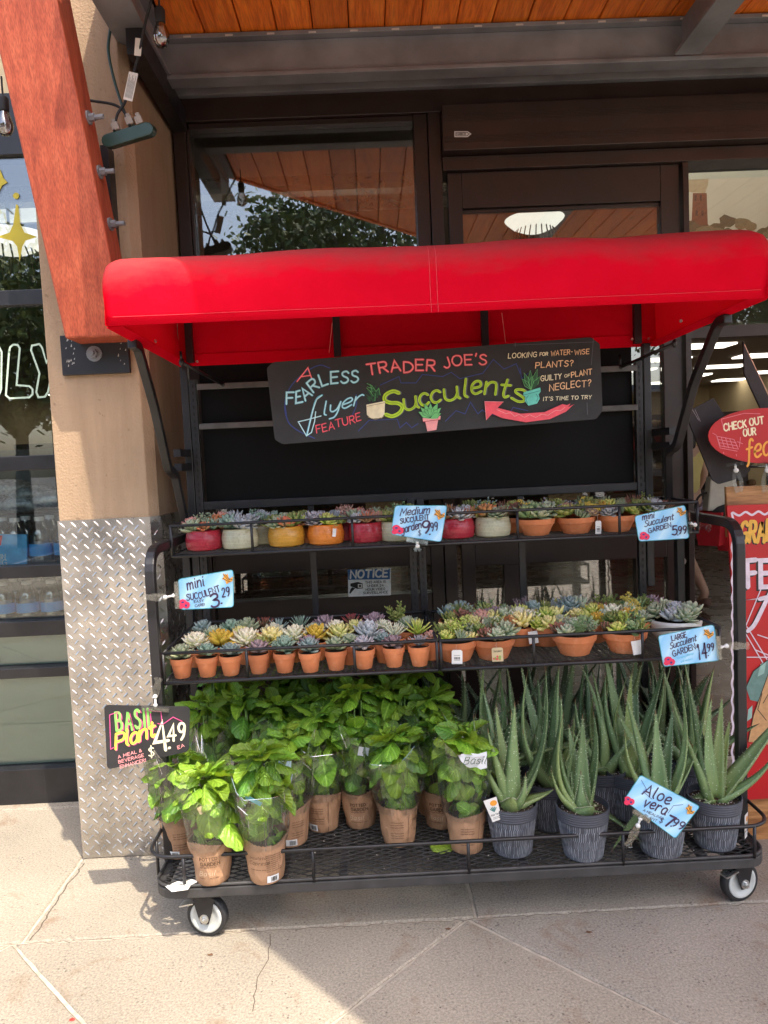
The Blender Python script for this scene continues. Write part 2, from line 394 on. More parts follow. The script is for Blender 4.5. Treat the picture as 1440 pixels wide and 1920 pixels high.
# ---------------------------------------------------------------- setting materials
def concrete(name, c0, c1, stain, speck=0.55, agg=0.0):
    m, n, b = newmat(name)
    big = _tex(n, 'ShaderNodeTexNoise', 1.6, Detail=6.0, Roughness=0.6)
    base = ramp(n, big.outputs[0], [(0.3, c0), (0.7, c1)])
    fine = _tex(n, 'ShaderNodeTexNoise', 150, Detail=5.0, Roughness=0.75)
    f2 = ramp(n, fine.outputs[0], [(0.34, (0.52, 0.51, 0.50)), (0.66, (1.36, 1.36, 1.34))])
    c = mixc(n, 0.8, base.outputs[0], f2.outputs[0], 'MULTIPLY')
    v = _tex(n, 'ShaderNodeTexVoronoi', 78); v2 = _tex(n, 'ShaderNodeTexNoise', 9, Detail=3.0)
    dots = ramp(n, v.outputs['Distance'], [(0.16, (1, 1, 1)), (0.30, (0, 0, 0))])
    vc = ramp(n, v.outputs['Color'], [(speck, (0, 0, 0)), (speck + 0.06, (1, 1, 1))])
    f = mixc(n, 1.0, dots.outputs[0], vc.outputs[0], 'MULTIPLY')
    patch = ramp(n, v2.outputs[0], [(0.42, (0.12, 0.12, 0.12)), (0.66, (0.8, 0.8, 0.8))])
    f = mixc(n, 1.0, f, patch.outputs[0], 'MULTIPLY')
    c = mixc(n, f, c, (0.10, 0.085, 0.075))
    # pale specks
    v3 = _tex(n, 'ShaderNodeTexVoronoi', 170); d3 = ramp(n, v3.outputs['Distance'], [(0.12, (1, 1, 1)), (0.2, (0, 0, 0))])
    g3 = ramp(n, v3.outputs['Color'], [(0.8, (0, 0, 0)), (0.85, (0.7, 0.7, 0.7))])
    c = mixc(n, mixc(n, 1.0, d3.outputs[0], g3.outputs[0], 'MULTIPLY'), c, (0.6, 0.55, 0.48))
    # brown spill stains
    s = _tex(n, 'ShaderNodeTexNoise', 5.5, Detail=5.0, Roughness=0.7, Distortion=0.6)
    sr = ramp(n, s.outputs[0], [(0.57, (0, 0, 0)), (0.72, (0.65, 0.65, 0.65))])
    c = mixc(n, sr.outputs[0], c, stain)
    s2 = _tex(n, 'ShaderNodeTexNoise', 0.9, Detail=4.0)
    c = mixc(n, 0.7, c, ramp(n, s2.outputs[0], [(0.35, (0.84, 0.83, 0.82)), (0.65, (1.08, 1.06, 1.05))]).outputs[0], 'MULTIPLY')
    n.links.new(c, b.inputs['Base Color']); b.inputs['Roughness'].default_value = 0.85
    b.inputs['Specular IOR Level'].default_value = 0.3
    h = n.nodes.new('ShaderNodeMath'); h.operation = 'SUBTRACT'
    n.links.new(fine.outputs[0], h.inputs[0]); n.links.new(f, h.inputs[1])
    bump(n, b, h.outputs[0], 0.55, 0.0025)
    return m
CONC = concrete('pavement_concrete', (0.275, 0.245, 0.20), (0.355, 0.315, 0.255), (0.20, 0.12, 0.07))
CONC2 = concrete('pavement_concrete_rough', (0.265, 0.237, 0.198), (0.342, 0.306, 0.256), (0.21, 0.13, 0.085), speck=0.35)
GROUT = M('joint_mortar', (0.42, 0.37, 0.30), 0.9, var=0.25, scale=30, bmp=0.6, bscale=200)
ASPH = M('asphalt', (0.16, 0.15, 0.14), 0.9, var=0.3, scale=40, bmp=0.5, bscale=300)
def wood(name, dark, mid, light, gloss=0.35, scale=3.0, stretch=(9, 0.7, 9), knots=True, rot=(0,0,0), fine=0.5, dist=1.6):
    m, n, b = newmat(name)
    oi = n.nodes.new('ShaderNodeObjectInfo')
    tc = n.nodes.new('ShaderNodeTexCoord'); vm = n.nodes.new('ShaderNodeVectorMath'); vm.operation = 'MULTIPLY_ADD'
    cb = n.nodes.new('ShaderNodeCombineXYZ')
    for i in range(3): n.links.new(oi.outputs['Random'], cb.inputs[i])
    n.links.new(cb.outputs[0], vm.inputs[0]); vm.inputs[1].default_value = (17, 31, 11); n.links.new(tc.outputs['Object'], vm.inputs[2])
    mp = n.nodes.new('ShaderNodeMapping'); mp.inputs['Scale'].default_value = stretch; mp.inputs['Rotation'].default_value = rot
    n.links.new(vm.outputs[0], mp.inputs[0])
    w1 = n.nodes.new('ShaderNodeTexNoise'); w1.inputs['Scale'].default_value = scale; w1.inputs['Detail'].default_value = 6; w1.inputs['Distortion'].default_value = dist
    n.links.new(mp.outputs[0], w1.inputs['Vector'])
    r = ramp(n, w1.outputs[0], [(0.28, dark), (0.5, mid), (0.72, light)])
    w2 = n.nodes.new('ShaderNodeTexNoise'); w2.inputs['Scale'].default_value = scale*7; w2.inputs['Detail'].default_value = 4
    n.links.new(mp.outputs[0], w2.inputs['Vector'])
    c = mixc(n, fine, r.outputs[0], ramp(n, w2.outputs[0], [(0.35, (0.62, 0.58, 0.55)), (0.6, (1.1, 1.1, 1.1))]).outputs[0], 'MULTIPLY')
    if knots:
        v = n.nodes.new('ShaderNodeTexVoronoi'); v.inputs['Scale'].default_value = 2.4
        mp2 = n.nodes.new('ShaderNodeMapping'); mp2.inputs['Scale'].default_value = (2.2, 1, 2.2); n.links.new(vm.outputs[0], mp2.inputs[0]); n.links.new(mp2.outputs[0], v.inputs['Vector'])
        k = ramp(n, v.outputs['Distance'], [(0.03, (1, 1, 1)), (0.10, (0, 0, 0))])
        c = mixc(n, k.outputs[0], c, tuple(x*0.45 for x in dark))
    tone = n.nodes.new('ShaderNodeMapRange'); n.links.new(oi.outputs['Random'], tone.inputs[0]); tone.inputs[3].default_value = 0.82; tone.inputs[4].default_value = 1.15
    cc = n.nodes.new('ShaderNodeVectorMath'); cc.operation = 'SCALE'; n.links.new(c, cc.inputs[0]); n.links.new(tone.outputs[0], cc.inputs['Scale'])
    n.links.new(cc.outputs[0], b.inputs['Base Color']); b.inputs['Roughness'].default_value = gloss
    bump(n, b, w2.outputs[0], 0.25, 0.002); MATS[name] = m
    return m
PLANK = wood('cedar_plank', (0.58, 0.12, 0.013), (0.84, 0.205, 0.022), (0.93, 0.29, 0.038), gloss=0.42)
REDW = wood('red_stained_timber', (0.31, 0.052, 0.023), (0.41, 0.078, 0.034), (0.49, 0.108, 0.050), gloss=0.6, stretch=(16, 16, 0.22), fine=0.8, knots=False, dist=0.35, scale=2.8)
def stuc_fn(m, n, b):
    src = b.inputs['Base Color'].links[0].from_socket
    t = _tex(n, 'ShaderNodeTexNoise', 5, Detail=7.0, Roughness=0.7, stretch=(3,3,0.35)); c = mixc(n, 0.8, src, ramp(n, t.outputs[0], [(0.3,(0.80,0.78,0.76)),(0.55,(1.0,1.0,1.0)),(0.75,(1.12,1.10,1.06))]).outputs[0], 'MULTIPLY')
    t2 = _tex(n, 'ShaderNodeTexNoise', 38, Detail=4.0); c = mixc(n, ramp(n, t2.outputs[0], [(0.66,(0,0,0)),(0.74,(0.5,0.5,0.5))]).outputs[0], c, (0.16,0.10,0.06)); n.links.new(c, b.inputs['Base Color'])
STUC = M('tan_stucco', (0.375, 0.26, 0.165), 0.9, var=0.09, scale=3, bmp=0.9, bscale=130, fn=stuc_fn)
STUCD = M('cream_stucco', (0.62, 0.50, 0.31), 0.9, var=0.06, scale=4, bmp=0.5, bscale=220)
BRONZ = M('dark_bronze_aluminium', (0.034, 0.020, 0.016), 0.38, var=0.2, scale=6, spec=0.5)
BLK = M('black_powder_coat', (0.014, 0.013, 0.015), 0.4, var=0.35, scale=9, bmp=0.15, bscale=300)
STEEL = M('grey_brown_steel', (0.18, 0.188, 0.205), 0.42, var=0.3, scale=5, bmp=0.2, bscale=40)
RUBR = M('black_rubber', (0.012, 0.012, 0.013), 0.7, var=0.3)
def glassmat(name, tint=(1,1,1), base=0.1, ior=1.5, rough=0.0):
    m = bpy.data.materials.new(name); m.use_nodes = True; n = m.node_tree; n.nodes.clear()
    o = n.nodes.new('ShaderNodeOutputMaterial'); mx = n.nodes.new('ShaderNodeMixShader')
    tr = n.nodes.new('ShaderNodeBsdfTransparent'); tr.inputs[0].default_value = (*tint, 1)
    gl = n.nodes.new('ShaderNodeBsdfGlossy'); gl.inputs['Roughness'].default_value = rough
    fr = n.nodes.new('ShaderNodeFresnel'); fr.inputs[0].default_value = ior
    mr = n.nodes.new('ShaderNodeMapRange'); n.links.new(fr.outputs[0], mr.inputs[0]); mr.inputs[3].default_value = base; mr.inputs[4].default_value = 1.0
    n.links.new(mr.outputs[0], mx.inputs[0]); n.links.new(tr.outputs[0], mx.inputs[1]); n.links.new(gl.outputs[0], mx.inputs[2])
    n.links.new(mx.outputs[0], o.inputs[0]); MATS[name] = m; return m
GLASS = glassmat('window_glass', (0.78, 0.80, 0.78), 0.13)

# ---------------------------------------------------------------- pavement
def clip(poly, a, b, c):
    "keep the side a*x + b*y >= c"
    out = []
    for i in range(len(poly)):
        p, q = poly[i-1], poly[i]; dp = a*p[0]+b*p[1]-c; dq = a*q[0]+b*q[1]-c
        if (dp >= 0) != (dq >= 0):
            t = dp/(dp-dq); out.append((p[0]+(q[0]-p[0])*t, p[1]+(q[1]-p[1])*t))
        if dq >= 0: out.append(q)
    return out
mb = MB(); mb.box(-9, 9, -7.0, 1.1, -0.12, -0.006)
pav = part('pavement', mb, GROUT, None, kind='structure')
def inset(poly, d):
    out = []; k = len(poly)
    for i in range(k):
        p0 = Vector(poly[i-1]); p = Vector(poly[i]); p1 = Vector(poly[(i+1)%k])
        a = (p-p0).normalized(); b = (p1-p).normalized(); n = Vector((-a.y, a.x)) + Vector((-b.y, b.x)); n.normalize()
        c = max(0.35, n.dot(Vector((-a.y, a.x)))); out.append(tuple(p + n*(d/c)))
    return out
def slab_mesh(poly, seed):
    r = random.Random(seed); mb = MB(); k = len(poly); fine = []
    for i in range(k):
        a = Vector(poly[i]); b = Vector(poly[(i+1)%k]); L = (b-a).length; m = max(2, int(L/0.045)); nn = Vector((-(b-a).y, (b-a).x)).normalized()
        for j in range(m): fine.append(tuple(a.lerp(b, j/m) + nn*(r.uniform(-0.0018, 0.0022) if j else 0)))
    i1 = inset(fine, 0.005); i2 = inset(fine, 0.010); K = len(fine)
    vs = [(x,y,-0.02) for x,y in i1] + [(x,y,-0.004) for x,y in i1] + [(x,y,0.0) for x,y in i2]
    fs = [(i,(i+1)%K,(i+1)%K+K,i+K) for i in range(K)] + [(i+K,(i+1)%K+K,(i+1)%K+2*K,i+2*K) for i in range(K)] + [tuple(range(2*K,3*K))]
    return mb.add(vs, fs)
S0 = 0.235; PER = 1.39
polys = []
for i in range(-7, 8):
    for j in range(-7, 8):
        # cell between X+Y = S0+PER*i .. and X-Y = S0+PER*j ..
        u0, u1, v0, v1 = S0+PER*i, S0+PER*(i+1), S0+PER*j, S0+PER*(j+1)
        c = [((u+v)/2, (u-v)/2) for u, v in ((u0,v0),(u1,v0),(u1,v1),(u0,v1))]
        c = clip(c, 0, -1, 0.0); c = clip(c, 0, 1, -5.6) if len(c) > 2 else c
        c = clip(c, 1, 0, -8) if len(c) > 2 else c; c = clip(c, -1, 0, -8) if len(c) > 2 else c
        c = [p for q, p in enumerate(c) if math.hypot(p[0]-c[q-1][0], p[1]-c[q-1][1]) > 1e-4]
        if len(c) < 3: continue
        ar = sum(c[q-1][0]*c[q][1]-c[q][0]*c[q-1][1] for q in range(len(c)))
        if abs(ar) < 0.02: continue
        polys.append((c if ar > 0 else c[::-1], CONC))
xs = [-8, -3.93, -2.53, -1.13, 0.26, 1.65, 3.05, 4.44, 8]
for a, b in zip(xs, xs[1:]):
    polys.append(([(a,0.0),(b,0.0),(b,0.915),(a,0.915)], CONC)); polys.append(([(a,0.915),(b,0.915),(b,1.06),(a,1.06)], CONC))
for k, (c, m) in enumerate(polys):
    cx = sum(p[0] for p in c)/len(c)
    part('slab', slab_mesh(c, k), CONC2 if cx > 0.75 and c[0][1] < 0.1 else m, pav)
# cracks that run across two slabs, thin wandering grooves filled with dirt
def crack(pts, w, seed):
    r = random.Random(seed); q = [Vector(p) for p in pts]; o = []
    for a, b in zip(q, q[1:]):
        m = max(2, int((b-a).length/0.02))
        for j in range(m): o.append(a.lerp(b, j/m) + Vector((r.uniform(-.005,.005), r.uniform(-.005,.005))))
    mb = MB(); ribbon(mb, o, w, 0.0006); return mb
DIRT = M('dirt_in_cracks', (0.10, 0.075, 0.055), 0.95, var=0.4, scale=60)
part('crack', crack([G(508,1752)[:2], G(505,1790)[:2], G(482,1835)[:2], G(470,1910)[:2]], 0.0026, 3), DIRT, pav)
part('crack', crack([G(160,1618)[:2], G(120,1668)[:2], G(70,1745)[:2], G(48,1772)[:2]], 0.0045, 4), DIRT, pav)
part('crack', crack([(-1.18,-0.0075),(-0.5,-0.006),(0.2,-0.0075),(0.7,-0.006),(1.25,-0.0075)], 0.0022, 8), DIRT, pav)
mb = MB(); mb.box(-60, 60, -60, -7.0, -0.2, -0.13); mb.box(-60, 60, 30, 60, -0.2, -0.13)
mb.box(-60, -9, -7, 30, -0.2, -0.13); mb.box(9, 60, -7, 30, -0.2, -0.13)
part('parking_lot', mb, ASPH, None, kind='structure')
mb = MB(); mb.box(-400, 400, -400, 400, -0.45, -0.3); part('ground', mb, ASPH, None, kind='structure')
LINEP = M('white_road_paint', (0.7, 0.7, 0.68), 0.7, var=0.15)
for k in range(9):
    mb = MB(); mb.box(-12+k*2.8, -11.88+k*2.8, -14, -9, -0.13, -0.126); tag(part('parking_line', mb, LINEP), 'white parking bay line across the lot, %s from the left' % ('first','second','third','fourth','fifth','sixth','seventh','eighth','ninth')[k], 'marking', 'parking bay lines')

# ---------------------------------------------------------------- pillar with tread plate
def hexnut(mb, c, r, h, ax):
    ax = Vector(ax).normalized(); c = Vector(c)
    mb.tube([c, c+ax*h], r, 6); mb.tube([c-ax*0.001, c+ax*h*0.25], r*1.7, 14); mb.tube([c+ax*h, c+ax*h*1.6], r*0.5, 10)
PX0, PX1, PYF = -1.12, -0.80, 0.48
pil = thing('stucco_pillar', 'tan stucco pillar wrapped in shiny diamond plate at its foot, left of the plant rack', 'pillar', ((PX0+PX1)/2, 0.74, 0))
mb = MB(); mb.slab([(PX0, PYF), (PX1-0.0, PYF), (PX1+0.028, PYF+0.035), (PX1+0.04, 1.08), (PX0, 1.08)], 0.0, 4.2)
part('shaft', mb, STUC, pil, bev=0.004)
def plate_mat():
    m, n, b = newmat('tread_plate_aluminium')
    t = _tex(n, 'ShaderNodeTexNoise', 7, Detail=6.0); r = ramp(n, t.outputs[0], [(0.3, (0.36, 0.34, 0.32)), (0.55, (0.56, 0.53, 0.50)), (0.72, (0.66, 0.62, 0.57))])
    n.links.new(r.outputs[0], b.inputs['Base Color']); b.inputs['Metallic'].default_value = 0.92
    t2 = _tex(n, 'ShaderNodeTexNoise', 16, Detail=5.0); mr = n.nodes.new('ShaderNodeMapRange'); n.links.new(t2.outputs[0], mr.inputs[0])
    mr.inputs[3].default_value = 0.14; mr.inputs[4].default_value = 0.42; n.links.new(mr.outputs[0], b.inputs['Roughness'])
    t3 = _tex(n, 'ShaderNodeTexNoise', 3.2, Detail=3.0); bump(n, b, t3.outputs[0], 0.5, 0.03); return m
PLATE = plate_mat()
yb = PYF-0.004; ZT = 1.252
mb = MB(); mb.slab([(PX0-0.004, yb), (PX1+0.005, yb), (PX1+0.034, yb+0.036), (PX1+0.046, 1.0), (PX1+0.041, 1.0), (PX1+0.029, yb+0.038), (PX1+0.003, yb+0.003), (PX0-0.004, yb+0.003)], 0.004, ZT)
dp = part('diamond_plate', mb, PLATE, pil)
mb = MB()
def lozenge(mb, o, ex, ey, ez, a, L=0.030, W=0.0075, H=0.0020):
    c, s_ = math.cos(a), math.sin(a); pts = []
    for u, v in ((-L/2,0),(-L/4,-W/2),(L/4,-W/2),(L/2,0),(L/4,W/2),(-L/4,W/2)):
        x = u*c - v*s_; y = u*s_ + v*c; pts.append(o + ex*x + ey*y)
    pk = [o + ex*(-L/4*c) + ey*(-L/4*s_) + ez*H, o + ex*(L/4*c) + ey*(L/4*s_) + ez*H]
    mb.add(pts + pk, [(0,1,6),(1,2,7,6),(2,3,7),(3,4,7),(4,5,6,7),(5,0,6)])
X_, Y_, Z_ = Vector((1,0,0)), Vector((0,1,0)), Vector((0,0,1))
pit = 0.0405
for i in range(9):
    for j in range(32):
        x = PX0 + 0.012 + i*pit; z = 0.02 + j*pit
        if z > ZT-0.012: continue
        for k in range(2):
            xx = x + k*pit/2; zz = z + k*pit/2
            if xx > PX1-0.008 or zz > ZT-0.012: continue
            lozenge(mb, Vector((xx, yb-0.0002, zz)), X_, Z_, -Y_, (1 if k else -1)*0.82)
d = Vector((0.029, 0.036, 0)).normalized(); nn = Vector((d.y, -d.x, 0))
for j in range(31):
    lozenge(mb, Vector((PX1+0.0195, yb+0.018, 0.02+j*pit)) + nn*0.0003, d, Z_, nn, 0.82 if j % 2 else -0.82)
for i in range(12):
    for j in range(31):
        y = yb+0.055+i*pit; zz = 0.02+j*pit + (pit/2 if i % 2 else 0)
        if zz > ZT-0.01: continue
        lozenge(mb, Vector((PX1+0.0345+ (y-yb-0.036)*0.0235 + 0.0008, y, zz)), Y_, Z_, X_, 0.82 if (i+j) % 2 else -0.82, L=0.026)
part('tread_pattern', mb, PLATE, dp, kind='stuff')

# ---------------------------------------------------------------- red timber brace, its bracket and bolts
br = thing('timber_brace', 'slanting red stained timber brace bolted to the tan pillar', 'timber brace', (-0.95, 0.47, 1.86))
A = Vector((-0.893, 0.405, 1.868)); B = Vector((-0.998, 0.11, 3.25))
dd = (B-A).normalized(); xw = Vector((1,0,0)); xw = (xw - dd*xw.dot(dd)).normalized(); yw = dd.cross(xw)
if yw.y < 0: yw = -yw
def brace_section(p, cut): return [p + xw*sx + yw*sy for sx, sy in ((-0.103,-0.068),(0.103,-0.068),(0.103,0.068),(-0.103,0.068))]
vs = brace_section(A, 0); vs = [Vector((v.x, v.y, 1.868)) - Vector((dd.x, dd.y, 0))*0 for v in vs]
ws = brace_section(B, 0)
mb = MB(); N = 14; allv = []
for i in range(N+1):
    for a, b in zip(vs, ws): allv.append(a.lerp(b, i/N))
fs = [(3,2,1,0), tuple(N*4+q for q in (0,1,2,3))]
for i in range(N):
    for q in range(4): fs.append((i*4+q, i*4+(q+1)%4, (i+1)*4+(q+1)%4, (i+1)*4+q))
mb.add(allv, fs); part('timber', mb, REDW, br, bev=0.006)
mb = MB(); mb.box(-1.062, -0.826, 0.462, 0.4795, 1.762, 1.90); part('bracket_plate', mb, BLK, br, bev=0.002)
mb = MB(); mb.box(-0.862, -0.836, 0.42, 0.479, 1.90, 2.52); part('side_plate', mb, BLK, br)
mb = MB(); hexnut(mb, (-0.945, 0.461, 1.832), 0.016, 0.02, (0,-1,0)); part('bolt', mb, STEEL, br)
for zz in (2.53, 2.375, 2.22):
    f = (zz-1.868)/(3.25-1.868); c = Vector((-0.893, 0.400, 1.868)).lerp(B, f) + xw*0.1035
    mb = MB(); hexnut(mb, c, 0.0125, 0.022, (1,-0.1,0)); mb.tube([c, c+Vector((0.050,-0.005,0))], 0.0075, 8)
    part('bolt', mb, STEEL, br)
WHITE_SCUFF = M('scuff', (0.5, 0.47, 0.44), 0.8)
mb = MB(); r = random.Random(5)
for k in range(26):
    sx = -1.045 + r.random()*0.03 if k < 14 else -0.868 + r.random()*0.03; sz = 1.785 + r.random()*0.1
    mb.add([(sx, 0.4612, sz), (sx+0.003+r.random()*0.003, 0.4612, sz+0.001), (sx+0.004, 0.4612, sz+0.006+r.random()*0.006)], [(0,1,2)])
part('scratch', mb, WHITE_SCUFF, br, kind='stuff')

# ---------------------------------------------------------------- entrance canopy: steel beams and cedar planks
can = thing('entrance_canopy', 'cedar plank canopy carried on grey brown steel beams above the entrance', 'canopy', (0.5, 0.75, 2.87))
mb = MB(); YB = 0.75
mb.box(-0.72, 6.0, YB-0.012, YB, 2.885, 3.01); part('beam_web', mb, STEEL, can)
mb = MB(); mb.box(-0.74, 6.0, YB-0.045, YB+0.03, 2.868, 2.883); part('beam_flange', mb, STEEL, can, bev=0.002)
mb = MB(); mb.box(-0.74, 6.0, YB-0.045, YB+0.03, 3.012, 3.028); part('beam_flange', mb, STEEL, can, bev=0.002)
for k in range(24):
    x = -0.62 + k*0.155*1.0
    if k % 1 == 0:
        mb = MB(); mb.box(x, x+0.028, YB-0.0475, YB-0.0455, 3.014, 3.02); part('weld', mb, WHITE_SCUFF, can)
def ybeam(x0, x1, y0, y1):
    mb = MB(); mb.box(x0+0.03, x1-0.03, y0, y1, 2.90, 3.012); part('joist_web', mb, STEEL, can)
    mb = MB(); mb.box(x0, x1, y0, y1, 2.885, 2.899); part('joist_flange', mb, STEEL, can, bev=0.002)
ybeam(1.215, 1.315, -2.12, YB-0.047)
ybeam(-0.80, -0.68, 0.02, YB+0.05)
ybeam(3.2, 3.3, -2.12, YB-0.047)
mb = MB(); mb.box(-0.80, -0.68, 0.02, YB+0.05, 3.013, 3.028); part('joist_flange', mb, STEEL, can)
mb = MB(); mb.box(-0.745, -0.69, 0.40, 0.99, 2.80, 2.884); part('gusset', mb, BLK, can)
# planks: ends follow an unseen skewed edge, shaped to cast the pavement's diagonal shade
def front(x): return max(-0.32 - 1.114*(x + 0.41), -2.2)
pw = 0.1345; x = -0.675; k = 0; rr = random.Random(11)
while x < 4.2:
    x1 = x + pw - 0.004; zz = 3.032 + rr.uniform(0, 0.0035)
    ya, yb2 = front(x), front(x1)
    v = [(x,ya,zz),(x1,yb2,zz),(x1,1.0,zz),(x,1.0,zz)]
    e = 0.004
    mb = MB(); mb.add([(x,ya,zz+e),(x1,yb2,zz+e),(x1,1.0,zz+e),(x,1.0,zz+e),(x+e,ya,zz),(x1-e,yb2,zz),(x1-e,1.0,zz),(x+e,1.0,zz),(x,ya,zz+.02),(x1,yb2,zz+.02),(x1,1.0,zz+.02),(x,1.0,zz+.02)],
        [(4,7,6,5),(0,4,5,1),(1,5,6,2),(2,6,7,3),(3,7,4,0),(0,1,9,8),(1,2,10,9),(2,3,11,10),(3,0,8,11)])
    me = mb.mesh('plank', PLANK, off=(x, 0, 3.03)); o = obj('plank', me, can, (x-can.location.x, -can.location.y, 3.03-can.location.z))
    x += pw; k += 1
mb = MB()
pts = [(-0.80, 1.02), (-0.80, 0.115), (1.28, -2.2), (4.3, -2.2), (4.3, 1.02)]  # outline repeats the skewed edge added to shape the shade
mb.slab(pts, 3.06, 3.2); part('roof_deck', mb, BRONZ, can)
mb = MB(); mb.bar((-0.80, 0.10, 3.10), (1.28, -2.215, 3.10), 0.03, 0.15); part('fascia', mb, PLANK, can)
mb = MB(); mb.bar((1.28, -2.215, 3.10), (4.3, -2.215, 3.10), 0.03, 0.15); part('fascia', mb, PLANK, can)

# ---------------------------------------------------------------- storefront framing right of the pillar
sf = thing('storefront', 'dark bronze framed shop front with tall window beside the sliding entrance', 'shop front', (0.3, 1.0, 0))
YW = 1.0
def fr(x0, x1, z0, z1, y0=None, y1=None, name='frame', m=BRONZ, bev=0.002, p=None):
    mb = MB(); mb.box(x0, x1, YW-0.0 if y0 is None else y0, YW+0.12 if y1 is None else y1, z0, z1); return part(name, mb, m, p or sf, bev=bev)
fr(-0.75, -0.70, 0.0, 2.838, name='jamb'); fr(-0.699, -0.688, 0.83, 2.82, YW+0.015, YW+0.08, name='glazing_bead')
fr(-0.75, 6.0, 2.84, 2.93, YW-0.01, YW+0.12, name='header')
fr(-0.75, 6.0, 2.932, 2.96, YW-0.035, YW+0.12, name='cornice', m=STEEL); fr(-0.75, 6.0, 2.962, 3.03, YW+0.01, YW+0.12, name='header')
fr(0.245, 0.300, 0.0, 2.838, name='mullion'); fr(0.303, 0.355, 0.0, 2.838, YW-0.012, YW+0.12, name='mullion')
fr(-0.687, 0.244, 0.0, 0.83, YW+0.01, YW+0.1, name='sill_panel'); fr(-0.687, 0.244, 0.955, 1.13, YW+0.005, YW+0.1, name='rail')
fr(-0.687, 0.244, 2.815, 2.838, YW+0.01, YW+0.1, name='glazing_bead')
# door operator box
ob = MB(); ob.box(0.357, 6.0, YW-0.07, YW+0.12, 2.66, 2.842); opb = part('operator_cover', ob, BRONZ, sf, bev=0.003)
for z0, nk in ((2.715, 5), (2.80, 5)):
    for q in range(nk):
        mb = MB(); mb.box(0.36, 6.0, YW-0.0718, YW-0.0702, z0-q*0.0062, z0-q*0.0062+0.0022); part('rib', mb, BRONZ, opb)
fr(0.357, 6.0, 2.600, 2.655, YW-0.02, YW+0.12, name='track')
# sliding door leaf
dr = thing('sliding_door', 'open dark bronze sliding glass door leaf behind the rack', 'door', (0.86, 1.03, 0))
def dfr(x0, x1, z0, z1, y0=1.005, y1=1.05, name='stile', m=BRONZ): 
    mb = MB(); mb.box(x0, x1, y0, y1, z0, z1); return part(name, mb, m, dr, bev=0.002)
dfr(0.378, 0.436, 0.02, 2.598); dfr(1.273, 1.352, 0.02, 2.598); dfr(0.437, 1.272, 2.452, 2.598, name='top_rail')
dfr(0.437, 1.272, 0.94, 1.13, name='mid_rail'); dfr(0.437, 1.272, 0.02, 0.20, name='bottom_rail'); dfr(0.437, 1.272, 2.436, 2.45, 1.02, 1.045, name='glazing_bead')
dfr(0.56, 0.66, 0.2, 0.94, name='stile'); 
dfr(1.135, 1.18, 0.2, 0.94, name='stile'); 
mb = MB(); mb.box(0.437, 1.272, 1.028, 1.034, 0.2, 2.436); part('glass', mb, GLASS, dr)
LOCK = M('brushed_nickel', (0.6, 0.58, 0.55), 0.3, 0.9)
mb = MB(); lk = P(1279, 1052, 1.0); mb.tube([(lk.x, 1.004, lk.z), (lk.x, 0.992, lk.z)], 0.0155, 20); mb.tube([(lk.x, 0.992, lk.z), (lk.x, 0.989, lk.z)], 0.008, 12); part('lock', mb, LOCK, dr)
# fixed jamb of the doorway
fr(1.36, 1.385, 0.0, 2.598, YW-0.015, YW+0.14, name='jamb', m=BRONZ)
mb = MB(); mb.box(-0.687, 0.244, 1.05, 1.056, 0.83, 2.815); part('glass', mb, GLASS, sf)
GLASS2 = glassmat('clear_transom_glass', (0.85, 0.88, 0.86), 0.04)
mb = MB(); mb.box(1.386, 6.0, 1.09, 1.096, 1.93, 2.60); part('transom_glass', mb, GLASS2, sf)
fr(1.386, 6.0, 1.88, 1.93, YW+0.05, YW+0.12, name='transom')
# solid facade above and to the sides
mb = MB(); mb.box(-0.74, 6.0, 1.02, 1.12, 3.03, 4.6); mb.box(4.2, 6.0, 1.0, 1.1, 0, 3.03); mb.box(-9.0, PX0+0.01, 1.0, 1.1, 2.98, 4.6); mb.box(-9, -4.5, 1.0, 1.1, 0, 3); mb.box(PX0, -0.74, 1.081, 1.12, 0, 4.6)
part('upper_wall', mb, STUCD, sf)
mb = MB(); pp = P(852,246,YW-0.07)
nb = Board('door_sticker', 'small white arrow shaped maker sticker on the dark door header', 'sticker', [(852,246),(877,246),(884,251),(877,257),(852,257)], YW-0.0725, M('sticker_white', (0.75,0.75,0.75), 0.5), thick=0.0008, rnd=0)
nb.fill([[(854,248),(876,248),(881,251),(876,255),(854,255)]], M('ink_black', (0.012,0.012,0.012), 0.5)); nb.fill([[(855,249),(875,249),(879.5,251),(875,254.2),(855,254.2)]], MATS['sticker_white'])
nb.write([('NABCO', [(856,253.2),(873,253.0)], 3.4)], MATS['ink_black'], 0.9, slant=0)

# ---------------------------------------------------------------- left shop window
lw = thing('left_shop_window', 'dark framed display window left of the tan pillar with painted letters', 'shop window', (-1.6, 1.0, 0))
def lf(x0, x1, z0, z1, y0=0.99, y1=1.1, name='frame', m=BLK): mb = MB(); mb.box(x0, x1, y0, y1, z0, z1); return part(name, mb, m, lw, bev=0.003)
lf(-4.5, PX0-0.001, 2.735, 2.98, name='header'); lf(-4.5, PX0-0.001, 2.127, 2.19, name='transom'); lf(-4.5, PX0-0.001, 1.44, 1.502, name='transom')
lf(-4.5, PX0-0.001, 0.985, 1.038, 0.97, name='rail'); lf(-4.5, PX0-0.001, 0.735, 0.80, 0.965, name='rail'); lf(-4.5, PX0-0.001, 0.555, 0.598, 0.965, name='rail')
lf(-4.5, PX0-0.001, 0.0, 0.155, 0.965, name='base'); 
PALE = M('pale_green_panel', (0.36, 0.45, 0.37), 0.35, var=0.1, scale=2.5)
lf(-4.5, PX0-0.001, 0.155, 0.555, 1.03, 1.06, name='panel', m=PALE); lf(-4.5, PX0-0.001, 0.598, 0.735, 1.03, 1.06, name='panel', m=PALE)
GLASS3 = glassmat('clear_display_glass', (0.90, 0.94, 0.92), 0.05)
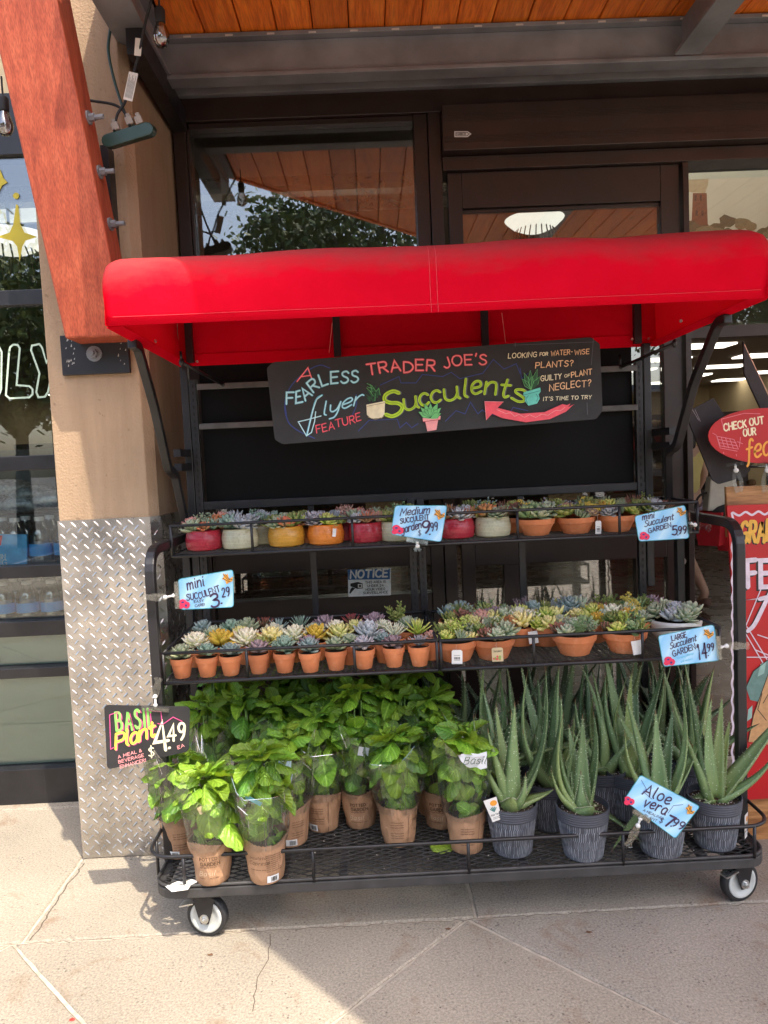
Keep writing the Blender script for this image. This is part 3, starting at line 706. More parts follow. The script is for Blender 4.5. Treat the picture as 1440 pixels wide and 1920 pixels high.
for z0, z1 in ((2.19,2.735),(1.502,2.127),(1.038,1.44),(0.80,0.985),(0.598,0.735),(0.155,0.555)):
    mb = MB(); mb.box(-4.5, PX0-0.001, 1.012, 1.018, z0, z1); part('pane', mb, GLASS if z0 > 1.5 else GLASS3, lw)
lf(-2.75, -2.69, 0.155, 2.735, 0.985, name='mullion')

# ---------------------------------------------------------------- shop interior seen through glass and doorway
FLR = M('polished_brown_floor', (0.10, 0.062, 0.045), 0.28, var=0.15, scale=1.5)
inn = thing('shop_interior', 'dim shop hall with rows of ceiling lights behind the glass', 'interior', (3, 12, 0))
mb = MB(); mb.box(-9, 12, 1.13, 24, -0.02, 0.0); part('floor', mb, FLR, inn)
CEIL = M('ceiling_tile', (0.25, 0.22, 0.19), 0.9, var=0.05); TANW = M('tan_interior_wall', (0.42, 0.33, 0.19), 0.85, var=0.06, scale=1)
mb = MB(); mb.box(-9, 12, 1.13, 24, 3.45, 3.55); part('ceiling', mb, CEIL, inn)
mb = MB(); mb.box(-9, 12, 24, 24.2, -0.02, 3.45); part('back_wall', mb, TANW, inn)
mb = MB(); mb.box(-9.2, -9, 1.13, 24, -0.02, 3.5); part('side_wall', mb, TANW, inn)
mb = MB(); mb.box(12, 12.2, 1.13, 24, -0.02, 3.5); part('side_wall', mb, TANW, inn)
def emis(name, c, s):
    m, n, b = newmat(name); b.inputs['Base Color'].default_value = (0.8,0.8,0.8,1); b.inputs['Emission Color'].default_value = (*c, 1); b.inputs['Emission Strength'].default_value = s; MATS[name] = m; return m
LITE = emis('ceiling_light_panel', (1.0, 0.94, 0.82), 1.3)
lm = MB(); lm.box(-0.6, 0.6, -0.3, 0.3, -0.03, 0.0); LM = lm.mesh('light_panel', LITE)
for i in range(9):
    for j in range(7):
        xx = -7.5 + i*2.4; yy = 9.0 + j*2.1
        if xx < -2 and j < 4: continue
        o = obj('ceiling_light', LM, None, (xx, yy, 3.447)); tag(o, 'ceiling light panel inside the shop, %s row from the front, %s from the left' % (('first','second','third','fourth','fifth','sixth','seventh')[j], ('first','second','third','fourth','fifth','sixth','seventh','eighth','ninth')[i]), 'ceiling light', 'shop ceiling lights')
for q_, xx in enumerate((1.9, 3.4)):  # panels added out of view to brighten the mural inside the entrance
    o = obj('ceiling_light', LM, None, (xx, 1.62, 3.447)); tag(o, 'added unseen light panel over the %s half of the entrance, brightening the mural' % ('left','right')[q_], 'ceiling light', 'shop ceiling lights')
# ---------------------------------------------------------------- the wheeled display rack
rk = thing('plant_rack', 'black wheeled three tier display rack with a red canvas awning', 'display rack', (0.22, 0.27, 0.0))
XL, XR, YF, YBK = -0.705, 1.148, -0.06, 0.60
ZD = 0.184
def rounded_ring(x0, x1, y0, y1, z, r, n=6):
    o = []
    for cx, cy, a0 in ((x1-r,y0+r,-PI/2),(x1-r,y1-r,0),(x0+r,y1-r,PI/2),(x0+r,y0+r,PI)):
        for i in range(n+1):
            a = a0 + PI/2*i/n; o.append((cx+r*math.cos(a), cy+r*math.sin(a), z))
    return o
def ring_band(mb, x0, x1, y0, y1, z0, z1, r, th):
    a = rounded_ring(x0,x1,y0,y1,0,r); b = rounded_ring(x0+th,x1-th,y0+th,y1-th,0,max(0.004,r-th)); k = len(a)
    vs = [(p[0],p[1],z0) for p in a]+[(p[0],p[1],z1) for p in a]+[(p[0],p[1],z1) for p in b]+[(p[0],p[1],z0) for p in b]
    fs = []
    for i in range(k):
        j = (i+1)%k
        for q in range(4): fs.append((q*k+i, q*k+j, ((q+1)%4)*k+j, ((q+1)%4)*k+i))
    mb.add(vs, fs)
mb = MB(); ring_band(mb, XL, XR, YF, YBK, 0.146, 0.176, 0.07, 0.03); df = part('deck_frame', mb, BLK, rk, bev=0.003)
mb = MB(); mb.tube(rounded_ring(XL+.004, XR-.004, YF+.004, YBK-.004, ZD, 0.066), 0.0048, 8, close=True); part('deck_rim', mb, BLK, rk, smooth=True)
mb = MB(); mb.tube(rounded_ring(XL-.012, XR+.01, YF, YBK, 0.277, 0.075), 0.0058, 8, close=True); part('guard_rail', mb, BLK, rk, smooth=True)
for px in (345, 588, 880, 1170, 1416):
    x = P(px, 1640, YF).x
    mb = MB(); mb.tube([(x, YF+0.003, 0.176), (x, YF+0.001, 0.277)], 0.005, 8); part('rail_post', mb, BLK, rk, smooth=True)
for x, y in ((XL-.008, .04), (XL-.008, .5), (XR+.006, .1), (XR+.006, .5)):
    mb = MB(); mb.tube([(x, y, 0.17), (x, y, 0.277)], 0.005, 8); part('rail_post', mb, BLK, rk, smooth=True)
def expanded(mb, x0, x1, y0, y1, z, px=0.052, py=0.024, w=0.0022, h=0.0028, rnd=0.0):
    sl = py/px
    for sg in (1, -1):
        c = -((y1-y0)/sl) - 0.02
        while x0 + c < x1 + (y1-y0)/sl + 0.02:
            xa, ya = x0 + c, (y0 if sg > 0 else y1); xb, yb_ = xa + (y1-y0)/sl, (y1 if sg > 0 else y0)
            # clip to [x0,x1]
            def at(x): t = (x-xa)/(xb-xa); return ya + (yb_-ya)*t
            xs_, xe = max(xa, x0), min(xb, x1)
            if xe - xs_ > 0.004: mb.bar((xs_, at(xs_), z + (0.0008 if sg > 0 else 0)), (xe, at(xe), z + (0.0008 if sg > 0 else 0)), w, h)
            c += px
mb = MB(); expanded(mb, XL+.026, XR-.026, YF+.026, YBK-.026, ZD-0.004); part('expanded_metal_deck', mb, BLK, rk, kind='stuff')
for k in range(9):
    x = XL + 0.2 + k*0.183
    mb = MB(); mb.box(x-0.012, x+0.012, YF+0.03, YBK-0.03, 0.158, 0.174); part('cross_bar', mb, BLK, rk)
DUSTY = M('dusty_black_coat', (0.042, 0.040, 0.040), 0.55, var=0.4, scale=12, bmp=0.15, bscale=200)
for o_ in rk.children:
    if o_.name.split('.')[0] in ('expanded_metal_deck','deck_frame','cross_bar','deck_rim'): o_.data.materials[0] = DUSTY
# casters
TYRE = M('caster_tyre', (0.02, 0.02, 0.022), 0.55, var=0.3); RIM = M('caster_rim', (0.48, 0.50, 0.48), 0.5, var=0.12); ZINC = M('zinc_bolt', (0.62, 0.62, 0.60), 0.3, 0.9, var=0.15)
def caster(cx, cy, ang):
    R_ = 0.0635; ax = Vector((math.sin(ang), -math.cos(ang), 0)); sd = Vector((math.cos(ang), math.sin(ang), 0)); c = Vector((cx, cy, R_))
    def disc(mb, prof, n=36):
        vs = []; k = len(prof)
        for r_, a_ in prof:
            for j in range(n):
                t = 2*PI*j/n; vs.append(c + ax*a_ + sd*(r_*math.cos(t)) + Z_*(r_*math.sin(t)))
        fs = [(i*n+j, (i+1)*n+j, (i+1)*n+(j+1)%n, i*n+(j+1)%n) for i in range(k-1) for j in range(n)]
        fs += [tuple(range(n)), tuple(range((k-1)*n, k*n))[::-1]]
        mb.add(vs, fs)
    ca = obj('caster', None, rk, Vector((cx, cy, 0)) - rk.location)
    mb = MB(); disc(mb, [(0.050,-0.014),(0.058,-0.016),(0.0625,-0.011),(R_,0),(0.0625,0.011),(0.058,0.016),(0.050,0.014)]); part('tyre', mb, TYRE, ca, smooth=True)
    mb = MB(); disc(mb, [(0.0475,-0.0175),(0.050,-0.0165),(0.050,0.0165),(0.0475,0.0175),(0.040,0.0185),(0.036,0.0140),(0.02,0.0145)]); part('rim', mb, RIM, ca, smooth=True)
    for s_ in (-1, 1):
        mb = MB(); o = c + ax*(0.0245*s_); q = [(-0.012,-0.016),(0.012,-0.016),(0.020,0.006),(0.036,0.066),(-0.036,0.066),(-0.020,0.006)]
        vs = [o + sd*a + Z_*b_ - ax*0.0018 for a, b_ in q] + [o + sd*a + Z_*b_ + ax*0.0018 for a, b_ in q]
        mb.add(vs, [tuple(range(5,-1,-1)), tuple(range(6,12))] + [(i,(i+1)%6,(i+1)%6+6,i+6) for i in range(6)])
        part('fork', mb, BLK, ca)
    mb = MB(); hexnut(mb, c + ax*0.0265, 0.0085, 0.009, ax); part('axle_bolt', mb, ZINC, ca)
    mb = MB(); mb.tube([(cx,cy,0.129),(cx,cy,0.136)], 0.038, 20); mb.box(cx-0.05,cx+0.05,cy-0.04,cy+0.04,0.138,0.145); part('swivel_plate', mb, BLK, ca)
    mb = MB(); p = c - sd*0.03 + Z_*0.05 + ax*0.02; mb.bar(p, p + sd*-0.045 + Z_*-0.012, 0.03, 0.004); part('brake_lever', mb, ZINC, ca)
lc = G(390, 1758); rc = G(1392, 1694)
caster(lc.x, lc.y+0.018, math.radians(-12)); caster(rc.x, rc.y+0.022, math.radians(16)); caster(XL+0.16, 0.5, math.radians(40)); caster(XR-0.1, 0.5, math.radians(-30))

# end frames: bent square tubes
def arc_path(pts, r, n=5):
    out = [Vector(pts[0])]
    for i in range(1, len(pts)-1):
        p = Vector(pts[i]); a = (Vector(pts[i-1])-p).normalized(); b = (Vector(pts[i+1])-p).normalized(); p0 = p+a*r; p1 = p+b*r
        for j in range(n+1):
            t = j/n; out.append(p0*(1-t)**2 + p*2*t*(1-t) + p1*t*t)
    out.append(Vector(pts[-1])); return out
for x in (-0.694, 1.14):
    mb = MB(); mb.tube(arc_path([(x, 0.56, 1.168), (x, 0.10, 1.168), (x, 0.105, 0.17)], 0.085, 7), 0.021, 4); part('end_tube', mb, BLK, rk, smooth=False, bev=0.004)
    mb = MB(); mb.box(x-0.014, x+0.014, 0.54, 0.575, 0.17, 1.16); part('rear_leg', mb, BLK, rk, bev=0.003)
# slotted uprights
SLOT = M('slot_shadow', (0.004,0.004,0.004), 0.8)
def upright(x, z0, z1, w=0.026):
    mb = MB(); mb.box(x-w/2, x+w/2, 0.55, 0.575, z0, z1); u = part('upright', mb, BLK, rk, bev=0.002)
    mb = MB(); z = z0 + 0.03
    while z < z1 - 0.03: mb.box(x-0.0025, x+0.0025, 0.5492, 0.5498, z, z+0.012); z += 0.0254
    part('slot_row', mb, SLOT, u, kind='stuff')
for x, z0, z1 in ((-0.632, 0.18, 1.74), (1.0, 0.18, 1.74), (0.143, 0.18, 1.27), (0.178, 0.18, 1.27)): upright(x, z0, z1)
for x in (-0.662, 1.032):
    mb = MB(); mb.box(x-0.014, x+0.014, 0.552, 0.582, 0.9, 1.80); part('mast', mb, BLK, rk, bev=0.003)
GREYM = M('worn_grey_bar', (0.10, 0.098, 0.096), 0.45, var=0.25, scale=20)
BACK = M('matte_black_back_panel', (0.004, 0.004, 0.0045), 0.5, var=0.1, scale=2, spec=0.12)
mb = MB(); mb.box(-0.612, 0.985, 0.583, 0.588, 1.285, 1.80); part('back_panel', mb, BACK, rk)
mb = MB(); mb.box(-0.648, 1.02, 0.556, 0.582, 1.262, 1.292); part('back_panel_frame', mb, BLK, rk, bev=0.002)
for z in (1.700, 1.557):
    mb = MB(); mb.box(-0.615, 0.99, 0.538, 0.549, z, z+0.021); part('slat_bar', mb, GREYM, rk, bev=0.002)
for x in (-0.228, 0.553):
    mb = MB(); mb.box(x-0.011, x+0.011, 0.565, 0.58, 0.80, 1.262); part('centre_brace', mb, BLK, rk)
mb = MB(); mb.box(-0.66, 1.03, 0.556, 0.58, 0.765, 0.79); part('shelf_beam', mb, BLK, rk)
# trays
def tray(x0, x1, y0, y1, z, h, posts, back=0.0):
    t = obj('tray', None, rk, Vector(((x0+x1)/2, (y0+y1)/2, z)) - rk.location)
    mb = MB(); ring = [(x0,y0,z-0.004),(x1,y0,z-0.004),(x1,y1,z-0.004),(x0,y1,z-0.004)]
    for i in range(4): mb.tube([ring[i], ring[(i+1)%4]], 0.0062, 8)
    part('tray_frame', mb, BLK, t, smooth=True)
    mb = MB(); rr_ = [(x0,y0,z+h),(x1,y0,z+h),(x1,y1,z+h+back),(x0,y1,z+h+back)]
    for i in range(4): mb.tube([rr_[i], rr_[(i+1)%4]], 0.0052, 8)
    part('guard_rail', mb, BLK, t, smooth=True)
    for x in posts:
        mb = MB(); mb.tube([(x,y0,z-0.004),(x,y0,z+h)], 0.0048, 8); part('rail_post', mb, BLK, t, smooth=True)
    for x in (x0, x1):
        for y in (y0, y1): mb = MB(); mb.tube([(x,y,z-0.004),(x,y,z+h)], 0.0052, 8); part('rail_post', mb, BLK, t, smooth=True)
    mb = MB(); expanded(mb, x0+.004, x1-.004, y0+.004, y1-.004, z-0.001, px=0.040, py=0.018, w=0.0018, h=0.0022); part('expanded_metal', mb, BLK, t, kind='stuff')
    k = int((x1-x0)/0.22)
    for i in range(1, k+1):
        x = x0 + (x1-x0)*i/(k+1); mb = MB(); mb.tube([(x,y0,z-0.006),(x,y1,z-0.006)], 0.0042, 6); part('support_rod', mb, BLK, t, smooth=True)
Z1, Z2 = 1.130, 0.757
tray(-0.676, 1.098, 0.30, 0.60, Z1, 0.098, [P(p, 1000, .3).x for p in (472, 661, 971, 1162)])
tray(-0.672, 0.182, 0.10, 0.545, Z2, 0.090, [P(p, 1240, .1).x for p in (463, 665)])
tray(0.194, 1.074, 0.10, 0.545, Z2, 0.088, [P(p, 1220, .1).x for p in (1001, 1205)])
# awning arms and hooks
for s_, pts in ((0, [(-0.672,-0.0,1.785),(-0.672,0.055,1.785),(-0.676,0.20,1.62),(-0.68,0.33,1.42),(-0.682,0.42,1.40),(-0.684,0.545,1.19)]),
                (1, [(1.066,-0.0,1.785),(1.064,0.055,1.785),(1.05,0.20,1.62),(1.045,0.33,1.42),(1.05,0.42,1.40),(1.10,0.545,1.19)])):
    mb = MB(); mb.tube(arc_path(pts, 0.022, 3), 0.0185, 4); part('awning_arm', mb, BLK, rk, bev=0.003)
for x in (-0.665, 1.06):
    mb = MB(); mb.box(x-0.012, x+0.012, 0.4, 0.56, 1.41, 1.436); part('arm_bracket', mb, BLK, rk)
    mb = MB(); mb.box(x-0.012, x+0.012, 0.4, 0.56, 1.46, 1.486); part('arm_bracket', mb, BLK, rk)
for a, b, c in (((-0.52,0.545,1.715),(-0.60,0.28,1.765),(-0.60,0.275,1.80)), ((0.93,0.545,1.715),(1.03,0.30,1.76),(0.92,0.54,1.745))):
    mb = MB(); mb.tube([a, b], 0.0055, 8); mb.tube([b, c], 0.004, 8) if a[0] < 0 else mb.tube([a, (a[0], a[1], a[2]+.045)], .004, 8)
    mb.ball(a, 0.011); mb.ball(b, 0.009, sq=(1,1,1.6)); part('sign_hook', mb, BLK, rk, smooth=True)
# canvas awning
def canvas():
    m = bpy.data.materials.new('red_canvas'); m.use_nodes = True; n = m.node_tree; n.nodes.clear()
    o = n.nodes.new('ShaderNodeOutputMaterial'); mx = n.nodes.new('ShaderNodeMixShader'); b = n.nodes.new('ShaderNodeBsdfPrincipled'); tl = n.nodes.new('ShaderNodeBsdfTranslucent')
    t = _tex(n, 'ShaderNodeTexNoise', 5, Detail=6.0, Roughness=0.65); red = ramp(n, t.outputs[0], [(0.3, (0.80, 0.002, 0.022)), (0.7, (0.90, 0.003, 0.028))])
    at = n.nodes.new('ShaderNodeAttribute'); at.attribute_name = 't'
    t2 = _tex(n, 'ShaderNodeTexNoise', 3.2, Detail=8.0, Roughness=0.7, stretch=(1, 2, 2)); 
    ad = n.nodes.new('ShaderNodeMath'); ad.operation = 'MULTIPLY_ADD'; n.links.new(t2.outputs[0], ad.inputs[0]); ad.inputs[1].default_value = 0.9; n.links.new(at.outputs['Fac'], ad.inputs[2])
    dr_ = ramp(n, ad.outputs[0], [(0.62, (0, 0, 0)), (1.15, (0.60, 0.60, 0.60))])
    c = mixc(n, dr_.outputs[0], red.outputs[0], (0.30, 0.10, 0.09))
    n.links.new(c, b.inputs['Base Color']); b.inputs['Roughness'].default_value = 0.8; b.inputs['Specular IOR Level'].default_value = 0.08
    wv = _tex(n, 'ShaderNodeTexNoise', 700, Detail=1.0); wv2 = _tex(n, 'ShaderNodeTexNoise', 9, Detail=4.0)
    ad2 = n.nodes.new('ShaderNodeMath'); ad2.operation = 'MULTIPLY_ADD'; n.links.new(wv.outputs[0], ad2.inputs[0]); ad2.inputs[1].default_value = 0.12; n.links.new(wv2.outputs[0], ad2.inputs[2])
    bump(n, b, ad2.outputs[0], 0.7, 0.008)
    tl.inputs[0].default_value = (0.75, 0.006, 0.01, 1); mx.inputs[0].default_value = 0.32
    n.links.new(b.outputs[0], mx.inputs[1]); n.links.new(tl.outputs[0], mx.inputs[2]); n.links.new(mx.outputs[0], o.inputs[0])
    return m
CANVAS = canvas()
AX0, AX1 = -0.674, 1.074
prof = [(-0.200,1.800),(-0.201,1.830),(-0.203,1.860),(-0.205,1.890),(-0.204,1.918),(-0.196,1.944),(-0.178,1.966),(-0.150,1.982),(-0.105,1.998),(-0.03,2.018),(0.10,2.045),(0.25,2.068),(0.42,2.085),(0.575,2.095)]
NX = 90; aw = obj('awning', None, rk, Vector((0.2, -0.2, 1.8)) - rk.location)
vs = []; ts = []
RIBX = (-0.635, -0.10, 0.44, 1.0)
for i in range(NX+1):
    u = i/NX; x = AX0 + (AX1-AX0)*u; ed = min(u, 1-u)*(AX1-AX0)
    # cloth pulls tight at ribs and sags between them
    dn = min(abs(x-r_) for r_ in RIBX); sag = min(dn/0.27, 1.0)
    for k, (y, z) in enumerate(prof):
        kk = k/(len(prof)-1)
        nz = noise.noise(Vector((x*2.2, y*3, z*4.0)))*0.006 + noise.noise(Vector((x*5+3, k*0.35, 1.0)))*0.004
        fold = (0.014*math.sin(x*3.1 + z*9.0) + 0.006*math.sin(x*7.3 - z*16.0 + 1.0))*max(0, 1-abs(k-4)/4.0)
        y2 = y - (nz+fold)*(1 if 0 < k < 9 else 0.25); z2 = z - (0.006*sag*sag*max(0, (k-3)/6.0) if k < 10 else 0.006*sag*sag) + nz*0.8*(k > 4)
        if k > 4: z2 += 0.010*u
        if ed < 0.02 and k > 3: z2 -= 0.006*(1-ed/0.02)**2; y2 += 0.003*(1-ed/0.02)**2
        vs.append((x, y2, z2)); ts.append(max(0, kk*1.6 - 0.25))
K = len(prof); fs = []
for i in range(NX):
    for k in range(K-1): fs.append((i*K+k, (i+1)*K+k, (i+1)*K+k+1, i*K+k+1))
mb = MB(); mb.add(vs, fs, ts)
hood = part('canopy_cloth', mb, CANVAS, aw, smooth=True); so = hood.modifiers.new('solid', 'SOLIDIFY'); so.thickness = 0.0025; so.offset = -1
for i, nm in ((0, 'side_cloth'), (NX, 'side_cloth')):
    x = AX0 if i == 0 else AX1; e = vs[i*K:(i+1)*K]; mb = MB(); N2 = 8
    g = []; 
    for k in range(K):
        for q in range(N2+1):
            t = q/N2; zb = 1.800 - 0.004*((e[k][1]+0.2)/0.78); zz = e[k][2]*(1-t) + zb*t
            g.append((x + 0.010*math.sin(PI*t)*noise.noise(Vector((e[k][1]*6, zz*8, i))), e[k][1], zz))
    mb.add(g, [(k*(N2+1)+q, k*(N2+1)+q+1, (k+1)*(N2+1)+q+1, (k+1)*(N2+1)+q) for k in range(K-1) for q in range(N2)])
    so_ = part(nm, mb, CANVAS, aw, smooth=True)
for x, y0 in ((AX0, 1),(AX1, 1)):
    mb = MB(); s_ = 1 if x < 0 else -1
    mb.add([(x, -0.2, 1.797),(x+0.030*s_, -0.17, 1.808),(x+0.030*s_, 0.575, 1.800),(x, 0.575, 1.788)], [(0,1,2,3)]); o = part('hem', mb, CANVAS, aw); q = o.modifiers.new('s','SOLIDIFY'); q.thickness = 0.003
mb = MB(); mb.add([(AX0, 0.572, 1.79),(AX1, 0.572, 1.79),(AX1, 0.570, 1.832),(AX0, 0.570, 1.832)], [(0,1,2,3)]); o = part('hem', mb, CANVAS, aw); q = o.modifiers.new('s','SOLIDIFY'); q.thickness = 0.003
mb = MB(); mb.add([(AX0-0.004, 0.5755, 1.792),(AX1+0.004, 0.5755, 1.792),(AX1+0.004, 0.5755, 2.10),(AX0-0.004, 0.5755, 2.10)], [(0,1,2,3)]); o = part('rear_cloth', mb, CANVAS, aw)
STITCH = M('pale_red_thread', (0.72, 0.06, 0.08), 0.8)
for px in (808, 821):
    x = P(px, 560, -0.2).x; i = int((x-AX0)/(AX1-AX0)*NX); e = vs[i*K:i*K+8]; f = (x-AX0)/(AX1-AX0)*NX - i; e2 = vs[(i+1)*K:(i+1)*K+8]
    mb = MB(); mb.tube([(x, a[1]*(1-f)+b[1]*f-0.0012, a[2]*(1-f)+b[2]*f+0.0006) for a, b in zip(e, e2)], 0.0007, 5); part('stitching', mb, STITCH, hood)
mb = MB(); mb.tube([(vs[i*K+1][0], vs[i*K+1][1]-0.0012, vs[i*K+1][2]-0.008) for i in range(1, NX)], 0.0006, 4); part('stitching', mb, STITCH, hood)
for x in RIBX:
    mb = MB(); mb.box(x-0.013, x+0.013, 0.548, 0.568, 1.80, 2.065); part('rib', mb, BLK, aw)
    mb = MB(); mb.bar((x, 0.56, 2.062), (x, -0.12, 1.965), 0.022, 0.018); part('rib', mb, BLK, aw)
for px, py, Y in ((370,678,.565),(310,663,.42),(1185,636,.565),(1216,635,.57),(1276,602,.1),(292,640,.12)):
    p = P(px, py, Y-0.008); mb = MB(); mb.tube([p, p+Vector((0,-0.004,0))], 0.0048, 10); part('rivet', mb, LOCK, aw)
# ---------------------------------------------------------------- plant materials
def leafm(name, base, tip, rough=0.5, tipstart=0.55, trans=0.0, bloom=0.0, bscale=0):
    if name in MATS: return MATS[name]
    m, n, b = newmat(name)
    at = n.nodes.new('ShaderNodeAttribute'); at.attribute_name = 't'
    r = ramp(n, at.outputs['Fac'], [(tipstart, base), (1.0, tip)])
    t = _tex(n, 'ShaderNodeTexNoise', 55, Detail=3.0)
    c = mixc(n, 0.75, r.outputs[0], ramp(n, t.outputs[0], [(0.3, (0.72, 0.74, 0.76)), (0.7, (1.18, 1.16, 1.12))]).outputs[0], 'MULTIPLY')
    oi = n.nodes.new('ShaderNodeObjectInfo'); hs = n.nodes.new('ShaderNodeHueSaturation')
    mr = n.nodes.new('ShaderNodeMapRange'); n.links.new(oi.outputs['Random'], mr.inputs[0]); mr.inputs[3].default_value = 0.485; mr.inputs[4].default_value = 0.515
    mr2 = n.nodes.new('ShaderNodeMapRange'); n.links.new(oi.outputs['Random'], mr2.inputs[0]); mr2.inputs[3].default_value = 1.15; mr2.inputs[4].default_value = 0.85
    n.links.new(mr.outputs[0], hs.inputs['Hue']); n.links.new(mr2.outputs[0], hs.inputs['Value']); n.links.new(c, hs.inputs['Color'])
    n.links.new(hs.outputs[0], b.inputs['Base Color']); b.inputs['Roughness'].default_value = rough
    if trans:
        b.inputs['Subsurface Weight'].default_value = 0.0
        o = n.nodes['Material Output']; mx = n.nodes.new('ShaderNodeMixShader'); tl = n.nodes.new('ShaderNodeBsdfTranslucent')
        n.links.new(hs.outputs[0], tl.inputs[0]); mx.inputs[0].default_value = trans
        n.links.new(b.outputs[0], mx.inputs[1]); n.links.new(tl.outputs[0], mx.inputs[2]); n.links.new(mx.outputs[0], o.inputs[0])
    MATS[name] = m; return m
SUC = {  # colour name -> (base, tip)
 'dusty blue': ((0.25,0.34,0.30),(0.34,0.41,0.39)), 'blue green': ((0.22,0.34,0.24),(0.33,0.43,0.33)), 'grey green': ((0.29,0.37,0.22),(0.40,0.42,0.27)),
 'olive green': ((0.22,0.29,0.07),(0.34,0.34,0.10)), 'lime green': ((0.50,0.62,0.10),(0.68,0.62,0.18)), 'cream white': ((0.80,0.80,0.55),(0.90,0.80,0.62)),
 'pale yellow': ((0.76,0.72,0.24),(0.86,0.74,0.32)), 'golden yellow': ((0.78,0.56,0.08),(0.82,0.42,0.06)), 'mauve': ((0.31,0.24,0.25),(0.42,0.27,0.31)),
 'lilac grey': ((0.36,0.36,0.38),(0.47,0.41,0.43)), 'dark red': ((0.20,0.12,0.07),(0.42,0.06,0.05)), 'pink': ((0.50,0.38,0.27),(0.64,0.30,0.22)),
 'orange red': ((0.42,0.26,0.12),(0.68,0.18,0.07)), 'silver white': ((0.46,0.50,0.50),(0.55,0.55,0.56)), 'jade green': ((0.17,0.29,0.12),(0.30,0.37,0.16)),
 'pale green': ((0.38,0.48,0.28),(0.50,0.50,0.36)), 'bronze': ((0.20,0.15,0.08),(0.34,0.13,0.08)),
}
def sucmat(c): return leafm(c.replace(' ', '_') + '_succulent', SUC[c][0], SUC[c][1], 0.55)
def leaf(mb, o, d, up, L, W, T, curv=0.0, shape='ech', n=6, roll=0.0):
    "thick leaf from o along d; up is the side it curls towards"
    d = d.normalized(); x = d.cross(up).normalized(); up = x.cross(d).normalized()
    vs = []; ts = []; m = 6
    for i in range(n):
        t = i/(n-1)
        if shape == 'ech': w = (0.42 + 0.58*math.sin(PI*min(t*0.78, 1)))*(1 - max(0, (t-0.72)/0.28)**1.6)
        elif shape == 'jelly': w = math.sin(PI*(0.14 + 0.80*t))**0.7
        elif shape == 'spiky': w = (1 - t**1.5)*(0.75+0.25*math.sin(PI*t))
        elif shape == 'round': w = math.sin(PI*(0.06 + 0.90*t**1.5))**0.8
        else: w = 1 - t
        w = max(w, 0.03); c = o + d*(L*t) + up*(curv*L*t*t)
        th = T*(0.35+0.65*w)
        for a, b_ in ((-1,0.22),(-0.45,0.02),(0.45,0.02),(1,0.22),(0.5,-0.75),(-0.5,-0.75)):
            vs.append(c + x*(W/2*w*a) + up*(th*b_)); ts.append(t)
    fs = [(i*m+j, i*m+(j+1)%m, (i+1)*m+(j+1)%m, (i+1)*m+j) for i in range(n-1) for j in range(m)]
    fs.append(tuple(range((n-1)*m, n*m)))
    mb.add(vs, fs, ts)
GA = PI*(3-math.sqrt(5))
